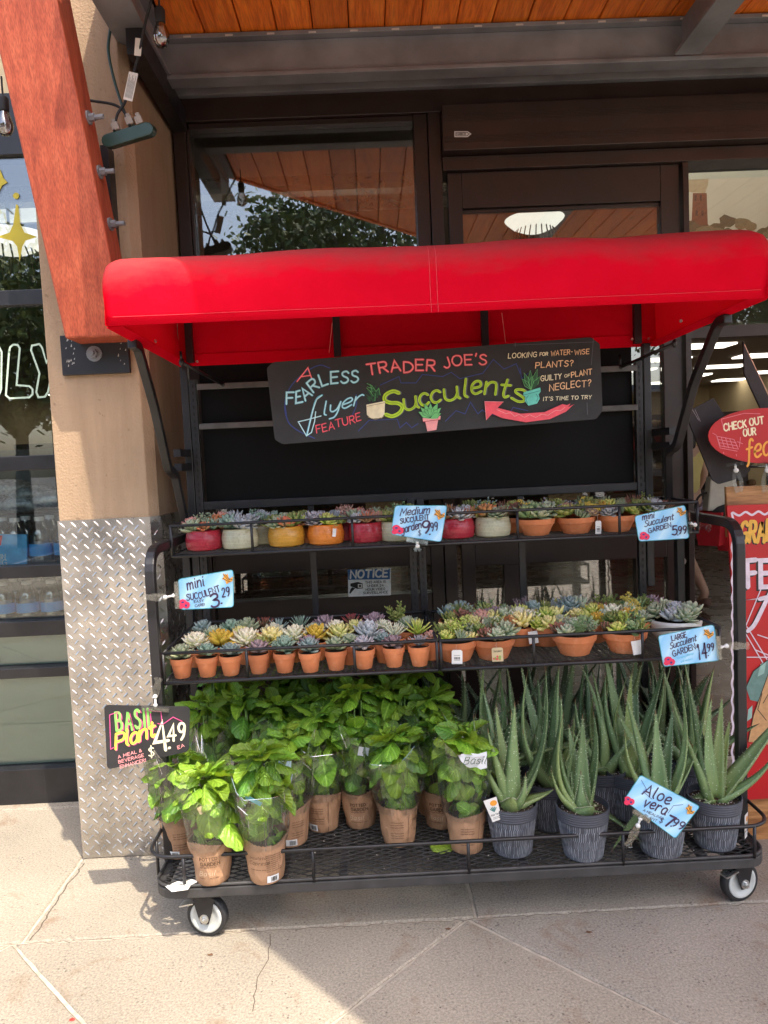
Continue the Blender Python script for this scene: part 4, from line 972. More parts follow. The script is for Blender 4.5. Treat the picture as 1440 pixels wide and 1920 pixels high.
def rosette_mesh(kind, var):
    r = random.Random(hash((kind, var)) if False else sum(map(ord, kind))*31+var); mb = MB()
    if kind in ('ech', 'jelly', 'round'):
        n = {'ech': 36, 'jelly': 26, 'round': 24}[kind]
        for i in range(n):
            f = i/(n-1); a = i*GA; el = math.radians(1 + 78*f**0.95 + r.uniform(-6,6))
            L = 1.0*(1-0.62*f)*r.uniform(0.92,1.06); d = Vector((math.cos(a)*math.cos(el), math.sin(a)*math.cos(el), math.sin(el)))
            W = L*{'ech': 0.46, 'jelly': 0.40, 'round': 0.55}[kind]*(1+0.25*f); T = L*{'ech': 0.14, 'jelly': 0.26, 'round': 0.12}[kind]
            leaf(mb, Vector((math.cos(a), math.sin(a), 0))*0.07*(1-f) + Vector((0,0,0.02+0.42*f)), d, Vector((0,0,1)), L, W, T, 0.18, kind)
    elif kind == 'spiky':
        n = 24
        for i in range(n):
            f = i/(n-1); a = i*GA; el = math.radians(22 + 60*f + r.uniform(-6,6)); L = (1.0-0.35*f)*r.uniform(0.9,1.05)
            d = Vector((math.cos(a)*math.cos(el), math.sin(a)*math.cos(el), math.sin(el)))
            leaf(mb, Vector((0,0,0.12*f)), d, Vector((0,0,1)), L, L*0.24, L*0.11, 0.10, 'spiky')
    elif kind == 'bushy':    # several stems of paired round leaves
        for s_ in range(6):
            a0 = s_*PI/3 + r.uniform(-.3,.3); ln = Vector((math.cos(a0)*0.5, math.sin(a0)*0.5, 1)).normalized() if s_ else Vector((0.05,0,1))
            H = r.uniform(0.7, 1.25); b0 = Vector((math.cos(a0), math.sin(a0), 0))*0.15
            mb.tube([b0, b0+ln*H*0.9], 0.03, 5)
            for q in range(5):
                t = 0.25 + 0.75*q/4; c = b0 + ln*H*t; a = q*PI/2 + a0
                for sg in (0, PI):
                    d = Vector((math.cos(a+sg), math.sin(a+sg), 0.35+0.5*t)); leaf(mb, c, d, Vector((0,0,1)), 0.42*(1.15-0.5*t), 0.30*(1.15-0.5*t), 0.07, 0.1, 'round', n=5)
    elif kind == 'fern':     # fine upright sprigs
        for s_ in range(12):
            a0 = s_*GA; ln = Vector((math.cos(a0)*0.45*r.random(), math.sin(a0)*0.45*r.random(), 1)).normalized(); H = r.uniform(0.7,1.3); b0 = Vector((math.cos(a0), math.sin(a0), 0))*0.25*r.random()
            mb.tube([b0, b0+ln*H], 0.012, 4)
            for q in range(9):
                t = 0.2+0.8*q/8
                for g in range(3):
                    a = q*1.2 + g*2.1; d = Vector((math.cos(a), math.sin(a), 0.9)); leaf(mb, b0+ln*H*t, d, Vector((0,0,1)), 0.17, 0.035, 0.03, 0, 'spiky', n=3)
    elif kind == 'finger':   # chubby upright fingers
        for s_ in range(26):
            a = s_*GA; R_ = 0.75*math.sqrt(s_/26); el = math.radians(85-45*R_); d = Vector((math.cos(a)*math.cos(el), math.sin(a)*math.cos(el), math.sin(el)))
            leaf(mb, Vector((math.cos(a)*R_*0.6, math.sin(a)*R_*0.6, 0)), d, Vector((-math.cos(a), -math.sin(a), 1)), r.uniform(0.4,0.75), 0.17, 0.17, 0.1, 'jelly', n=5)
    elif kind == 'flower':   # bud clusters on stalks over round leaves
        for i in range(12):
            a = i*GA; el = math.radians(20+40*i/12); d = Vector((math.cos(a)*math.cos(el), math.sin(a)*math.cos(el), math.sin(el))); leaf(mb, Vector((0,0,0.1)), d, Vector((0,0,1)), 0.75, 0.5, 0.08, 0.15, 'round', n=5)
        for s_ in range(6):
            a = s_*1.1; c = Vector((math.cos(a)*0.35, math.sin(a)*0.35, r.uniform(0.8,1.2))); mb.tube([Vector((0,0,0.2)), c], 0.02, 4)
            for q in range(9):
                p = c + Vector((r.uniform(-.16,.16), r.uniform(-.16,.16), r.uniform(-.06,.1))); o = len(mb.v); mb.ball(p, 0.055, 6, 4)
                for z in range(o, len(mb.v)): mb.t[z] = 1.0
    return mb
_rm = {}
def rosette(kind, colr, var):
    k = (kind, colr, var)
    if k not in _rm:
        if (kind, var) not in _rm:
            _rm[(kind, var)] = rosette_mesh(kind, var)
        mat = sucmat(colr)
        if kind == 'flower': mat = leafm(colr.replace(' ','_')+'_flowering', SUC[colr][0], (0.62,0.48,0.08) if colr != 'pale green' else (0.75,0.22,0.06), 0.5, 0.9)
        me = _rm[(kind, var)].mesh('rosette', mat, True); _rm[k] = me
    return _rm[k]
def terra_fn(m, n, b):
    src = b.inputs['Base Color'].links[0].from_socket; oi = n.nodes.new('ShaderNodeObjectInfo')
    t = _tex(n, 'ShaderNodeTexNoise', 32, Detail=5.0, Roughness=0.7); c = mixc(n, ramp(n, t.outputs[0], [(0.55,(0,0,0)),(0.75,(0.4,0.4,0.4))]).outputs[0], src, (0.66,0.40,0.27))
    c = mixc(n, 1.0, c, ramp(n, oi.outputs['Random'], [(0.0,(0.80,0.78,0.78)),(1.0,(1.10,1.10,1.06))]).outputs[0], 'MULTIPLY'); n.links.new(c, b.inputs['Base Color'])
TERRA = M('terracotta', (0.60, 0.20, 0.08), 0.85, var=0.13, scale=18, bmp=0.3, bscale=180, fn=terra_fn)
SOIL = M('potting_soil', (0.045, 0.028, 0.018), 0.95, var=0.6, scale=120, bmp=1.0, bscale=150)
def glaze(name, c):
    def f(m, n, b):
        b.inputs['Coat Weight'].default_value = 0.4; b.inputs['Coat Roughness'].default_value = 0.15
        if name == 'white_glaze': return
        tc = n.nodes.new('ShaderNodeTexCoord'); sx = n.nodes.new('ShaderNodeSeparateXYZ'); n.links.new(tc.outputs['Object'], sx.inputs[0])
        at = n.nodes.new('ShaderNodeMath'); at.operation = 'ARCTAN2'; n.links.new(sx.outputs['Y'], at.inputs[0]); n.links.new(sx.outputs['X'], at.inputs[1])
        cb_ = n.nodes.new('ShaderNodeCombineXYZ'); n.links.new(at.outputs[0], cb_.inputs[0]); n.links.new(sx.outputs['Z'], cb_.inputs[1])
        mp = n.nodes.new('ShaderNodeMapping'); mp.inputs['Scale'].default_value = (0.064, 1, 1); n.links.new(cb_.outputs[0], mp.inputs[0])
        bk = n.nodes.new('ShaderNodeTexBrick'); bk.inputs['Scale'].default_value = 1.0; bk.inputs['Brick Width'].default_value = 0.0052; bk.inputs['Row Height'].default_value = 0.0125; bk.inputs['Mortar Size'].default_value = 0.0008; bk.inputs['Mortar Smooth'].default_value = 0.4
        n.links.new(mp.outputs[0], bk.inputs[0]); src = b.inputs['Base Color'].links[0].from_socket
        n.links.new(mixc(n, ramp(n, bk.outputs['Fac'], [(0.0,(0,0,0)),(1.0,(0.55,0.55,0.55))]).outputs[0], src, tuple(min(1, q*1.5+0.05) for q in c)), b.inputs['Base Color'])
        iv = n.nodes.new('ShaderNodeMath'); iv.operation = 'SUBTRACT'; iv.inputs[0].default_value = 1.0; n.links.new(bk.outputs['Fac'], iv.inputs[1]); bump(n, b, iv.outputs[0], 0.7, 0.003)
    return M(name, c, 0.38, var=0.14, scale=22, bmp=0.15, bscale=90, fn=f)
GLZ = {'red': glaze('red_glaze', (0.42,0.012,0.035)), 'cream': glaze('cream_green_glaze', (0.50,0.49,0.34)), 'mustard': glaze('mustard_glaze', (0.62,0.30,0.025)),
       'orange': glaze('orange_glaze', (0.78,0.22,0.02)), 'white': glaze('white_glaze', (0.66,0.65,0.60))}
def glazed_mesh(colr):
    mb = MB(); R_ = 0.064; H = 0.072; N_ = 48; rows = 22
    # embossed rows of slanting ticks
    prof = [(0.040, 0.0), (0.050, 0.004)] + [(R_*(0.86+0.14*math.sin(PI*(0.12+0.80*i/rows)))+0.0, 0.006+ (H-0.010)*i/rows) for i in range(rows+1)] + [(R_*0.93, H), (R_*0.86, H-0.003), (R_*0.84, H-0.02)]
    def fn(i, j, r_, z):
        if 3 <= i <= rows+1:
            row = (i-3)//2; e = 0.0009 if ((j + row) % 2 == 0) else -0.0005
            if (i-3) % 8 == 7: e = -0.0004
            return r_ + e, z
        return r_, z
    mb.lathe(prof, 84, fn=fn); me = mb.mesh('pot', GLZ[colr]); autosmooth(me, 40); return me
def terra_mesh(R_, H, rimh, taper=0.70, bowl=False):
    mb = MB(); Rr = R_
    if bowl: prof = [(R_*0.60,0),(R_*0.64,0.002),(R_*0.72,H*0.22),(R_*0.83,H*0.5),(R_*0.90,H-rimh),(R_*0.955,H-rimh+0.001),(R_,H-0.004),(R_*0.99,H),(R_*0.93,H),(R_*0.90,H-0.012)]
    else: prof = [(R_*taper-0.001,0),(R_*taper,0.0015),(R_*0.90,H-rimh),(R_*0.97,H-rimh+0.0008),(R_*1.0,H-0.0012),(R_*0.99,H),(R_*0.92,H),(R_*0.89,H-0.012)]
    mb.lathe(prof, 32); me = mb.mesh('pot', TERRA); autosmooth(me, 30); return me
POTM = {}
def disc_soil(R_, z): 
    mb = MB(); n = 20; mb.add([(0,0,z+0.002)]+[(R_*math.cos(2*PI*i/n), R_*math.sin(2*PI*i/n), z) for i in range(n)], [(0,1+i,1+(i+1)%n) for i in range(n)]); return mb.mesh('soil', SOIL)
def potspec(kind):
    if kind not in POTM:
        if kind == 'mini': POTM[kind] = (terra_mesh(0.0365, 0.063, 0.018, 0.66), disc_soil(0.032, 0.056), 0.0365, 0.058)
        elif kind == 'bowl': POTM[kind] = (terra_mesh(0.068, 0.058, 0.020, bowl=True), disc_soil(0.060, 0.05), 0.068, 0.052)
        elif kind == 'widebowl': POTM[kind] = (terra_mesh(0.0735, 0.068, 0.022, bowl=True), disc_soil(0.066, 0.06), 0.0735, 0.06)
        elif kind == 'whitebowl':
            mb = MB(); mb.lathe([(0.05,0),(0.06,0.004),(0.078,0.03),(0.086,0.065),(0.087,0.078),(0.083,0.078),(0.08,0.06)], 40); me = mb.mesh('pot', GLZ['white'], True)
            POTM[kind] = (me, disc_soil(0.081, 0.07), 0.087, 0.07)
        else: POTM[kind] = (glazed_mesh(kind), disc_soil(0.055, 0.06), 0.064, 0.062)
    return POTM[kind]
CARDW = M('white_tag_card', (0.72, 0.71, 0.68), 0.6, var=0.04); INK = MATS['ink_black']; STRING = M('tag_string', (0.55,0.45,0.36), 0.8)
def barcode(mb, x0, y0, w, h, z, seed, fn):
    r = random.Random(seed); x = x0
    while x < x0 + w:
        a = r.choice((0.0005,0.0009,0.0013)); mb.add([fn(x,y0,z), fn(x+a,y0,z), fn(x+a,y0+h,z), fn(x,y0+h,z)], [(0,1,2,3)]); x += a + r.choice((0.0006,0.001))
def hang_tag(parent, c, w, h, kind, seed, roll=0.0, yaw=0.0, pitch=0.0):
    "paper tag hanging in front of a pot; c is the top centre in the parent's frame"
    R = Matrix.Rotation(yaw, 3, 'Z') @ Matrix.Rotation(pitch, 3, 'X') @ Matrix.Rotation(roll, 3, 'Y')
    c = Vector(c); f = lambda x, y, z: c + R @ Vector((x, -z, y))
    mb = MB(); q = [(-w/2,-h),(w/2,-h),(w/2,-0.1*h),(w*0.36,0),(-w*0.36,0),(-w/2,-0.1*h)] if kind != 'square' else [(-w/2,-h),(w/2,-h),(w/2,0),(-w/2,0)]
    mb.add([f(a,b,0) for a,b in q]+[f(a,b,0.0006) for a,b in q], [tuple(range(len(q)))[::-1], tuple(range(len(q),2*len(q)))]+[(i,(i+1)%len(q),(i+1)%len(q)+len(q),i+len(q)) for i in range(len(q))])
    t = part('hang_tag', mb, M('kraft_card', (0.52,0.42,0.24), 0.7) if kind == 'picture' else CARDW, parent, world=False)
    if kind == 'barcode':
        mb = MB(); barcode(mb, -w*0.28, -h*0.68, w*0.56, h*0.18, 0.0009, seed, f)
        for yy in (-0.40, -0.75): mb.add([f(-w*0.3,h*yy,0.0009),f(w*0.28,h*yy,0.0009),f(w*0.28,h*yy+0.001,0.0009),f(-w*0.3,h*yy+0.001,0.0009)],[(0,1,2,3)])
        part('print', mb, INK, t, world=False)
    elif kind == 'picture':
        r = random.Random(seed)
        for nm, col_, k in (('red', (0.6,0.08,0.08), 5), ('green', (0.22,0.36,0.08), 7)):
            mb = MB()
            for i in range(k):
                x, y, s_ = r.uniform(-.32,.32)*w, -h*r.uniform(0.55,0.9), w*0.10
                n_ = 7; mb.add([f(x+s_*math.cos(a*2*PI/n_), y+s_*math.sin(a*2*PI/n_), 0.0009+0.0001*i) for a in range(n_)], [tuple(range(n_))])
            part('print', mb, M('print_'+nm, col_, 0.6), t, world=False)
        mb = MB(); st, W = layout('Succulent', 2, 0.2)
        for p in st: ribbon(mb, [((a/W-0.5)*w*0.7, -h*0.32+b*0.0006) for a,b in p], 0.0008, 0.001, f)
        part('lettering', mb, INK, t, world=False)
    mb = MB(); mb.tube([f(0,-0.06*h,0.001), f(-0.004,0.006,0.0), f(0,0.016,-0.006)], 0.0005, 4); part('string', mb, STRING, t, world=False)
    return t
ORD = ['first','second','third','fourth','fifth','sixth','seventh','eighth','ninth','tenth','eleventh','twelfth']
RJIT = random.Random(99)
def succulent_pot(potkind, x, y, z, plants, label, group, cat='potted succulent', name='potted_succulent', tagspec=None, sc=1.0):
    me, so_, R_, zs = potspec(potkind)
    t = thing(name, label, cat, (x, y, z), (RJIT.uniform(-.015,.015), RJIT.uniform(-.015,.015), 0), group)
    obj('pot', me, t, rot=(0,0,RJIT.uniform(0,6))); obj('soil', so_, t)
    for (kind, colr, dx, dy, size, tilt) in plants:
        o = obj('rosette' if kind in ('ech','jelly','round','spiky') else 'sprig', rosette(kind, colr, RJIT.randint(0,2)), t, (dx*R_*0.88, dy*R_*0.88, zs+(0.010 if size < 0.05 else 0.016)*(1.25-0.6*math.hypot(dx,dy))*(1 if len(plants) > 1 else 0.3)+RJIT.uniform(0,.007)), (RJIT.uniform(-.15,.15)+tilt[1], RJIT.uniform(-.15,.15)+tilt[0], RJIT.uniform(0,6)))
        o.scale = (size, size, size*RJIT.uniform(0.9,1.1))
    if tagspec: hang_tag(t, *tagspec)
    return t
def single(colr, kind='ech', size=0.042, t=(0,0)): return [(kind, colr, 0, 0, size, t)]
def garden(cols, seed, n=7, big=1.0, kinds=None):
    r = random.Random(seed); o = []; k0 = kinds or ['ech','ech','jelly','round','spiky','finger','fern','bushy']
    spots = [(-.55,-.55),(.10,-.72),(.66,-.42),(-.72,.12),(0,0.02),(.70,.32),(-.3,.66),(.30,.70),(-.1,-.3)]
    for i in range(n):
        dx, dy = spots[i % len(spots)]; kd = k0[(i + seed) % len(k0)] if i else 'ech'
        s_ = r.uniform(0.042, 0.056)*big; s_ *= {'fern': 0.95, 'bushy': 0.85, 'finger': 0.95}.get(kd, 1)
        if dy < -0.3: s_ *= 0.9
        o.append((kd, cols[(i + seed//3) % len(cols)], dx + r.uniform(-.1,.1), dy + r.uniform(-.1,.1), s_, (dx*0.45, -dy*0.45)))
    return o
# ---- middle shelf left: mini succulents
YF1, YF2, YF3 = 0.148, 0.275, 0.46
front_c = [('grey green','ech'),('blue green','ech'),('dusty blue','ech'),('mauve','ech'),('blue green','ech'),('dusty blue','ech'),('grey green','ech'),('lilac grey','ech'),('mauve','ech'),('lilac grey','spiky')]
GM = 'mini succulents in terracotta pots'
for i, px in enumerate((341, 388, 432, 484, 533, 582, 630, 683, 739, 787)):
    c, k = front_c[i]; x = P(px, 1240, YF1).x
    lbl = 'mini %s succulent, %s from left in the front row of the middle shelf' % (c, ORD[i])
    succulent_pot('mini', x, YF1 + RJIT.uniform(-.006,.01), Z2, single(c, k, 0.047), lbl, GM)
mid_c = [(368,'cream white','ech'),(412,'golden yellow','jelly'),(462,'cream white','ech'),(508,'pale yellow','ech'),(552,'cream white','ech'),(594,'golden yellow','round'),(636,'pale yellow','ech'),(690,'silver white','ech'),(740,'cream white','spiky'),(784,'lime green','spiky')]  # pale plants, brightened further in colour to suggest a sunlit band
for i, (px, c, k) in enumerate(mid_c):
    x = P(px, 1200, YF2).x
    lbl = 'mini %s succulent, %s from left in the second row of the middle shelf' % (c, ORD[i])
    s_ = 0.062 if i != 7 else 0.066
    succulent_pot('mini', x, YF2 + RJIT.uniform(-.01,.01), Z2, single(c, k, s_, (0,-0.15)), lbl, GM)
for i, (px, c) in enumerate(((488,'olive green'),(532,'blue green'),(578,'mauve'),(655,'grey green'),(720,'dusty blue'),(810,'pink'))):
    x = P(px, 1190, 0.21).x
    succulent_pot('mini', x, 0.212, Z2, single(c, 'ech', 0.044), 'small %s succulent squeezed between the front and second rows, %s from the left' % (c, ORD[i]), GM)
back_c = [(380,'dusty blue','ech'),(433,'blue green','ech'),(465,'grey green','ech'),(495,'dark red','spiky'),(521,'dusty blue','spiky'),(562,'blue green','spiky'),(607,'mauve','ech'),(660,'dark red','spiky'),(702,'mauve','ech'),(747,'olive green','bushy')]
for i, (px, c, k) in enumerate(back_c):
    yy = YF3 if i not in (3,7,9) else 0.485
    x = P(px, 1170, yy).x
    lbl = 'shaded mini %s succulent, %s from left in the middle shelf back row' % (c, ORD[i])
    succulent_pot('mini', x, yy, Z2, single(c, k, 0.055), lbl, GM)
for i, (px, c) in enumerate(((400,'pale green'),(450,'pale yellow'),(512,'cream white'),(588,'pale green'),(630,'cream white'),(668,'pale yellow'),(718,'cream white'),(765,'pale green'))):
    x = P(px, 1180, 0.37).x
    succulent_pot('mini', x, 0.372, Z2, single(c, 'ech', 0.052), 'mini %s succulent, %s from left in the middle shelf third row' % (c, ORD[i]), GM)
# ---- middle shelf right: large gardens
GL_ = 'large succulent gardens in bowls'
fr_ = [(859,'widebowl',['olive green','lime green','grey green','pale yellow'],'lime and olive',('barcode',)),(930,'widebowl',['grey green','olive green','bronze','pale green'],'grey green and olive',('picture',)),
       (1086,'widebowl',['pale green','jade green','grey green','bronze'],'pale green and jade',None),(1182,'widebowl',['olive green','bronze','lime green','jade green'],'olive and bronze',('square',))]
for i, (px, k, cs, dn, tg) in enumerate(fr_):
    yy = 0.20; x = P(px, 1235, yy-0.05).x
    ts_ = None
    if tg: ts_ = ((({'barcode': -0.005, 'picture': 0.0, 'square': 0.01}[tg[0]]), -0.080, 0.052), 0.034 if tg[0] != 'picture' else 0.036, 0.044, tg[0], 5+i, 0.06*(1-i), 0.0, -0.1)
    succulent_pot(k, x, yy, Z2, garden(cs, 3+i*5, 8, 1.02), 'bowl of %s succulents%s, %s along the right tray front' % (dn, {'barcode':', barcode tag','picture':', picture tag','square':', plain tag'}[tg[0]] if tg else '', ORD[i]), GL_, name='succulent_garden', cat='succulent bowl', tagspec=ts_)
fr2 = [(905,['pale yellow','cream white','pale green','lime green','pink'],'yellow and cream'),(975,['lime green','pale green','cream white','orange red','pale yellow'],'lime and cream'),(1024,['pale green','cream white','lime green','pale yellow'],'pale green and cream'),
       (1112,['lime green','golden yellow','pale green','pale yellow'],'lime and golden'),(1178,['lime green','pale green','cream white','golden yellow'],'flowering lime green')]
for i, (px, cs, dn) in enumerate(fr2):
    yy = 0.335; x = P(px, 1190, yy).x
    succulent_pot('widebowl', x, yy + (0.02 if i % 2 else 0), Z2, garden(cs, 17+i*7, 8, 1.05, ['ech','round','spiky','flower' if i > 2 else 'ech','jelly','fern' if i == 1 else 'ech','round']), 'bowl of bright %s succulents, %s along the right tray middle row' % (dn, ORD[i]), GL_, name='succulent_garden', cat='succulent bowl',
        tagspec=(((0.03, -0.082, 0.062), 0.032, 0.042, 'square', 9, -0.1, 0.0, 0.0) if i == 1 else ((0.05,-0.085,0.055),0.032,0.04,'barcode',12,0.05,0.0,0.0) if i == 3 else None))
fr3 = [(860,['dusty blue','olive green','bronze','grey green']),(930,['jade green','olive green','mauve','grey green']),(1000,['mauve','dusty blue','olive green']),(1068,['dusty blue','pale green','olive green','silver white']),(1140,['olive green','jade green','bronze']),(1205,['jade green','olive green','mauve'])]
for i, (px, cs) in enumerate(fr3):
    yy = 0.475; x = P(px, 1170, yy).x
    succulent_pot('widebowl', x, yy, Z2, garden(cs, 41+i*3, 8, 1.05, ['ech','bushy','round','spiky','fern','ech','flower' if i > 3 else 'jelly']), 'shaded bowl of %s and %s succulents, %s along the right tray back' % (cs[0], cs[1], ORD[i]), GL_, name='succulent_garden', cat='succulent bowl')
xw_ = P(1272, 1200, 0.30)
succulent_pot('whitebowl', xw_.x-0.01, 0.30, Z2, garden(['pale green','grey green','silver white','pale green'], 8, 9, 1.15, ['ech','ech','round','ech']), 'white bowl crowded with pale green rosettes at the right end of the right tray', GL_, name='succulent_garden', cat='succulent bowl')
# ---- top shelf: medium gardens
GT = 'succulent gardens on the top shelf'
top = [(382,'red',['grey green','orange red','blue green','pink'],.405,'red glazed bowl with grey green and pink succulents'),
 (450,'cream',['silver white','blue green','silver white'],.40,'cream glazed bowl overflowing with silver rosettes'),
 (537,'mustard',['olive green','olive green','pale green','orange red'],.405,'mustard yellow glazed bowl with plump olive succulents'),
 (611,'orange',['lilac grey','lime green','olive green'],.405,'orange glazed bowl with lilac and lime succulents'),
 (688,'red',['silver white','orange red','pink','grey green'],.42,'red glazed bowl with silver and orange spiky succulents'),
 (745,'cream',['grey green','silver white','olive green'],.42,'cream glazed bowl half hidden by the medium garden price card'),
 (857,'red',['orange red','pink','bronze','silver white'],.405,'red glazed bowl with orange red leaves right of the medium garden price card'),
 (925,'cream',['pale green','bronze','olive green','orange red'],.405,'cream glazed bowl with one big pale green rosette'),
 (1007,'bowl',['jade green','pale green','grey green','bronze'],.40,'terracotta bowl with jade leaves and yellow buds on the top shelf'),
 (1082,'bowl',['lime green','olive green','grey green','pink'],.40,'terracotta bowl with lime green fingers on the top shelf'),
 (1158,'bowl',['lime green','golden yellow','silver white','grey green'],.40,'terracotta bowl with yellow green and silver succulents beside the mini garden price card'),
 (1225,'bowl',['silver white','bronze','olive green'],.42,'terracotta bowl behind the mini garden price card')]
KT = [['spiky','ech','bushy','ech'],['ech','ech','ech'],['round','jelly','round'],['ech','finger','ech'],['spiky','spiky','ech'],['ech','bushy'],['spiky','ech'],['ech','spiky','finger'],['round','flower','ech','round'],['finger','flower','ech'],['finger','fern','ech','spiky'],['ech','spiky']]
for i, (px, k, cs, yy, lbl) in enumerate(top):
    x = P(px, 1010, yy).x; yy += 0.01
    tg = {3: ((0.035,-0.068,0.06), 0.012, 0.028, 'square', 2, 0.12, 0, 0), 9: ((0.062,-0.06,0.045), 0.02, 0.05, 'barcode', 3, 0.04, 0, 0), 10: ((0.055,-0.07,0.05), 0.02, 0.05, 'square', 4, -0.35, 0, 0)}.get(i)
    succulent_pot(k, x, yy, Z1, garden(cs, 2+i*3, 7, 1.0, KT[i]), lbl, GT, name='succulent_garden', cat='succulent bowl', tagspec=tg)
bk = [(418,'cream'),(492,'cream'),(574,'bowl'),(650,'red'),(715,'bowl'),(770,'cream'),(820,'bowl'),(893,'cream'),(968,'bowl'),(1045,'bowl'),(1118,'bowl'),(1190,'bowl')]
bc = [['pink','silver white'],['blue green','silver white'],['lilac grey','olive green'],['pink','orange red','silver white'],['grey green','orange red'],['olive green','jade green'],['mauve','dusty blue'],['dusty blue','olive green'],['bronze','olive green'],['lilac grey','olive green'],['olive green','grey green'],['bronze','olive green']]
for i, (px, k) in enumerate(bk):
    x = P(px, 1000, .53).x
    succulent_pot(k, x, 0.532, Z1, garden(bc[i], 50+i, 7, 1.02, ['ech','spiky','bushy' if i % 2 else 'ech', 'fern' if i == 10 else 'ech']), 'bowl of %s and %s succulents, %s along the top shelf rear row' % (bc[i][0], bc[i][1], ORD[i]), GT, name='succulent_garden', cat='succulent bowl')

# ---------------------------------------------------------------- basil
def basilmat(name, c, c2):
    m, n, b = newmat(name)
    at = n.nodes.new('ShaderNodeAttribute'); at.attribute_name = 's'
    t = _tex(n, 'ShaderNodeTexNoise', 45, Detail=3.0)
    base = ramp(n, t.outputs[0], [(0.3, c), (0.7, c2)])
    vein = ramp(n, at.outputs['Fac'], [(0.02, (1,1,1)), (0.10, (0,0,0))])
    a2 = n.nodes.new('ShaderNodeAttribute'); a2.attribute_name = 't'
    m1 = n.nodes.new('ShaderNodeMath'); m1.operation = 'MULTIPLY_ADD'; n.links.new(at.outputs['Fac'], m1.inputs[0]); m1.inputs[1].default_value = -0.30; n.links.new(a2.outputs['Fac'], m1.inputs[2])
    m3 = n.nodes.new('ShaderNodeMath'); m3.operation = 'MULTIPLY'; n.links.new(m1.outputs[0], m3.inputs[0]); m3.inputs[1].default_value = 44.0
    m4 = n.nodes.new('ShaderNodeMath'); m4.operation = 'SINE'; n.links.new(m3.outputs[0], m4.inputs[0])
    sv = ramp(n, m4.outputs[0], [(0.0,(1.12,1.12,1.1)),(0.75,(0.90,0.92,0.9))]); sv.color_ramp.elements[0].position = 0.0
    b0 = mixc(n, 1.0, base.outputs[0], sv.outputs[0], 'MULTIPLY')
    col_ = mixc(n, vein.outputs[0], b0, tuple(min(1, q*1.6+0.02) for q in c2))
    oi = n.nodes.new('ShaderNodeObjectInfo'); hs = n.nodes.new('ShaderNodeHueSaturation')
    for k, (a, b_) in {'Hue': (0.482, 0.512), 'Value': (0.72, 1.28)}.items():
        mr = n.nodes.new('ShaderNodeMapRange'); n.links.new(oi.outputs['Random'], mr.inputs[0]); mr.inputs[3].default_value = a; mr.inputs[4].default_value = b_; n.links.new(mr.outputs[0], hs.inputs[k])
    n.links.new(col_, hs.inputs['Color']); n.links.new(hs.outputs[0], b.inputs['Base Color']); b.inputs['Roughness'].default_value = 0.34; b.inputs['Specular IOR Level'].default_value = 0.5
    v = _tex(n, 'ShaderNodeTexNoise', 16, Detail=2.0); ad = n.nodes.new('ShaderNodeMath'); ad.operation = 'MULTIPLY_ADD'; n.links.new(m4.outputs[0], ad.inputs[0]); ad.inputs[1].default_value = 0.35; n.links.new(v.outputs[0], ad.inputs[2]); bump(n, b, ad.outputs[0], 0.6, 0.0035)
    o = n.nodes['Material Output']; mx = n.nodes.new('ShaderNodeMixShader'); tl = n.nodes.new('ShaderNodeBsdfTranslucent'); tl.inputs[0].default_value = (c2[0]*1.9, c2[1]*1.5, c2[2], 1)
    mx.inputs[0].default_value = 0.30; n.links.new(b.outputs[0], mx.inputs[1]); n.links.new(tl.outputs[0], mx.inputs[2]); n.links.new(mx.outputs[0], o.inputs[0])
    return m
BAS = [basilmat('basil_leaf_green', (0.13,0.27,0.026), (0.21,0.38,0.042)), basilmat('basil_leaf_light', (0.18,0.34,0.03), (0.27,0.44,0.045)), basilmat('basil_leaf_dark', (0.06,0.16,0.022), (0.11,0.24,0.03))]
def basil_leaf(var):
    r = random.Random(200+var); nx, ny = 12, 9; vs = []; ss = []; ts = []
    bend = [0.35, 0.65, 0.1, 0.95, 0.5][var]; cup = [-0.60, -0.75, 0.40, -0.65, 0.65][var]
    for i in range(nx):
        t = i/(nx-1); w = 0.39*math.sin(PI*min(1, t**0.80))**0.52 * (1 if t < 0.98 else 0.0) + 0.004
        for j in range(ny):
            v = (j/(ny-1))*2-1; x = t - 0.05; y = w*v*(1.0)
            z = -bend*0.42*t*t + cup*0.55*w*(v*v)*1.4 + 0.030*math.sin(t*21 - abs(v)*3.0)*(0.25+abs(v)*0.75) + r.uniform(-.006,.006) - 0.03*(abs(v) < 0.1)
            vs.append((x, y*(1-0.12*abs(cup)), z)); ss.append(abs(v)); ts.append(t)
    fs = [(i*ny+j, (i+1)*ny+j, (i+1)*ny+j+1, i*ny+j+1) for i in range(nx-1) for j in range(ny-1)]
    mb = MB(); mb.add(vs, fs, ts, ss); return mb
BLM = [[basil_leaf(v).mesh('leaf', m, True) for m in BAS] for v in range(5)]
def kraftmat():
    def f(m, n, b):
        t = _tex(n, 'ShaderNodeTexNoise', 26, Detail=4.0, stretch=(1,1,0.6), Distortion=1.2); bump(n, b, t.outputs[0], 0.75, 0.012)
    return M('kraft_paper', (0.41, 0.235, 0.135), 0.62, var=0.10, scale=8, fn=f)
KRAFT = kraftmat()
KSH = [(0.0475,0.0),(0.0500,0.003),(0.0530,0.03),(0.0565,0.06),(0.0605,0.09),(0.0650,0.118),(0.0655,0.122)]
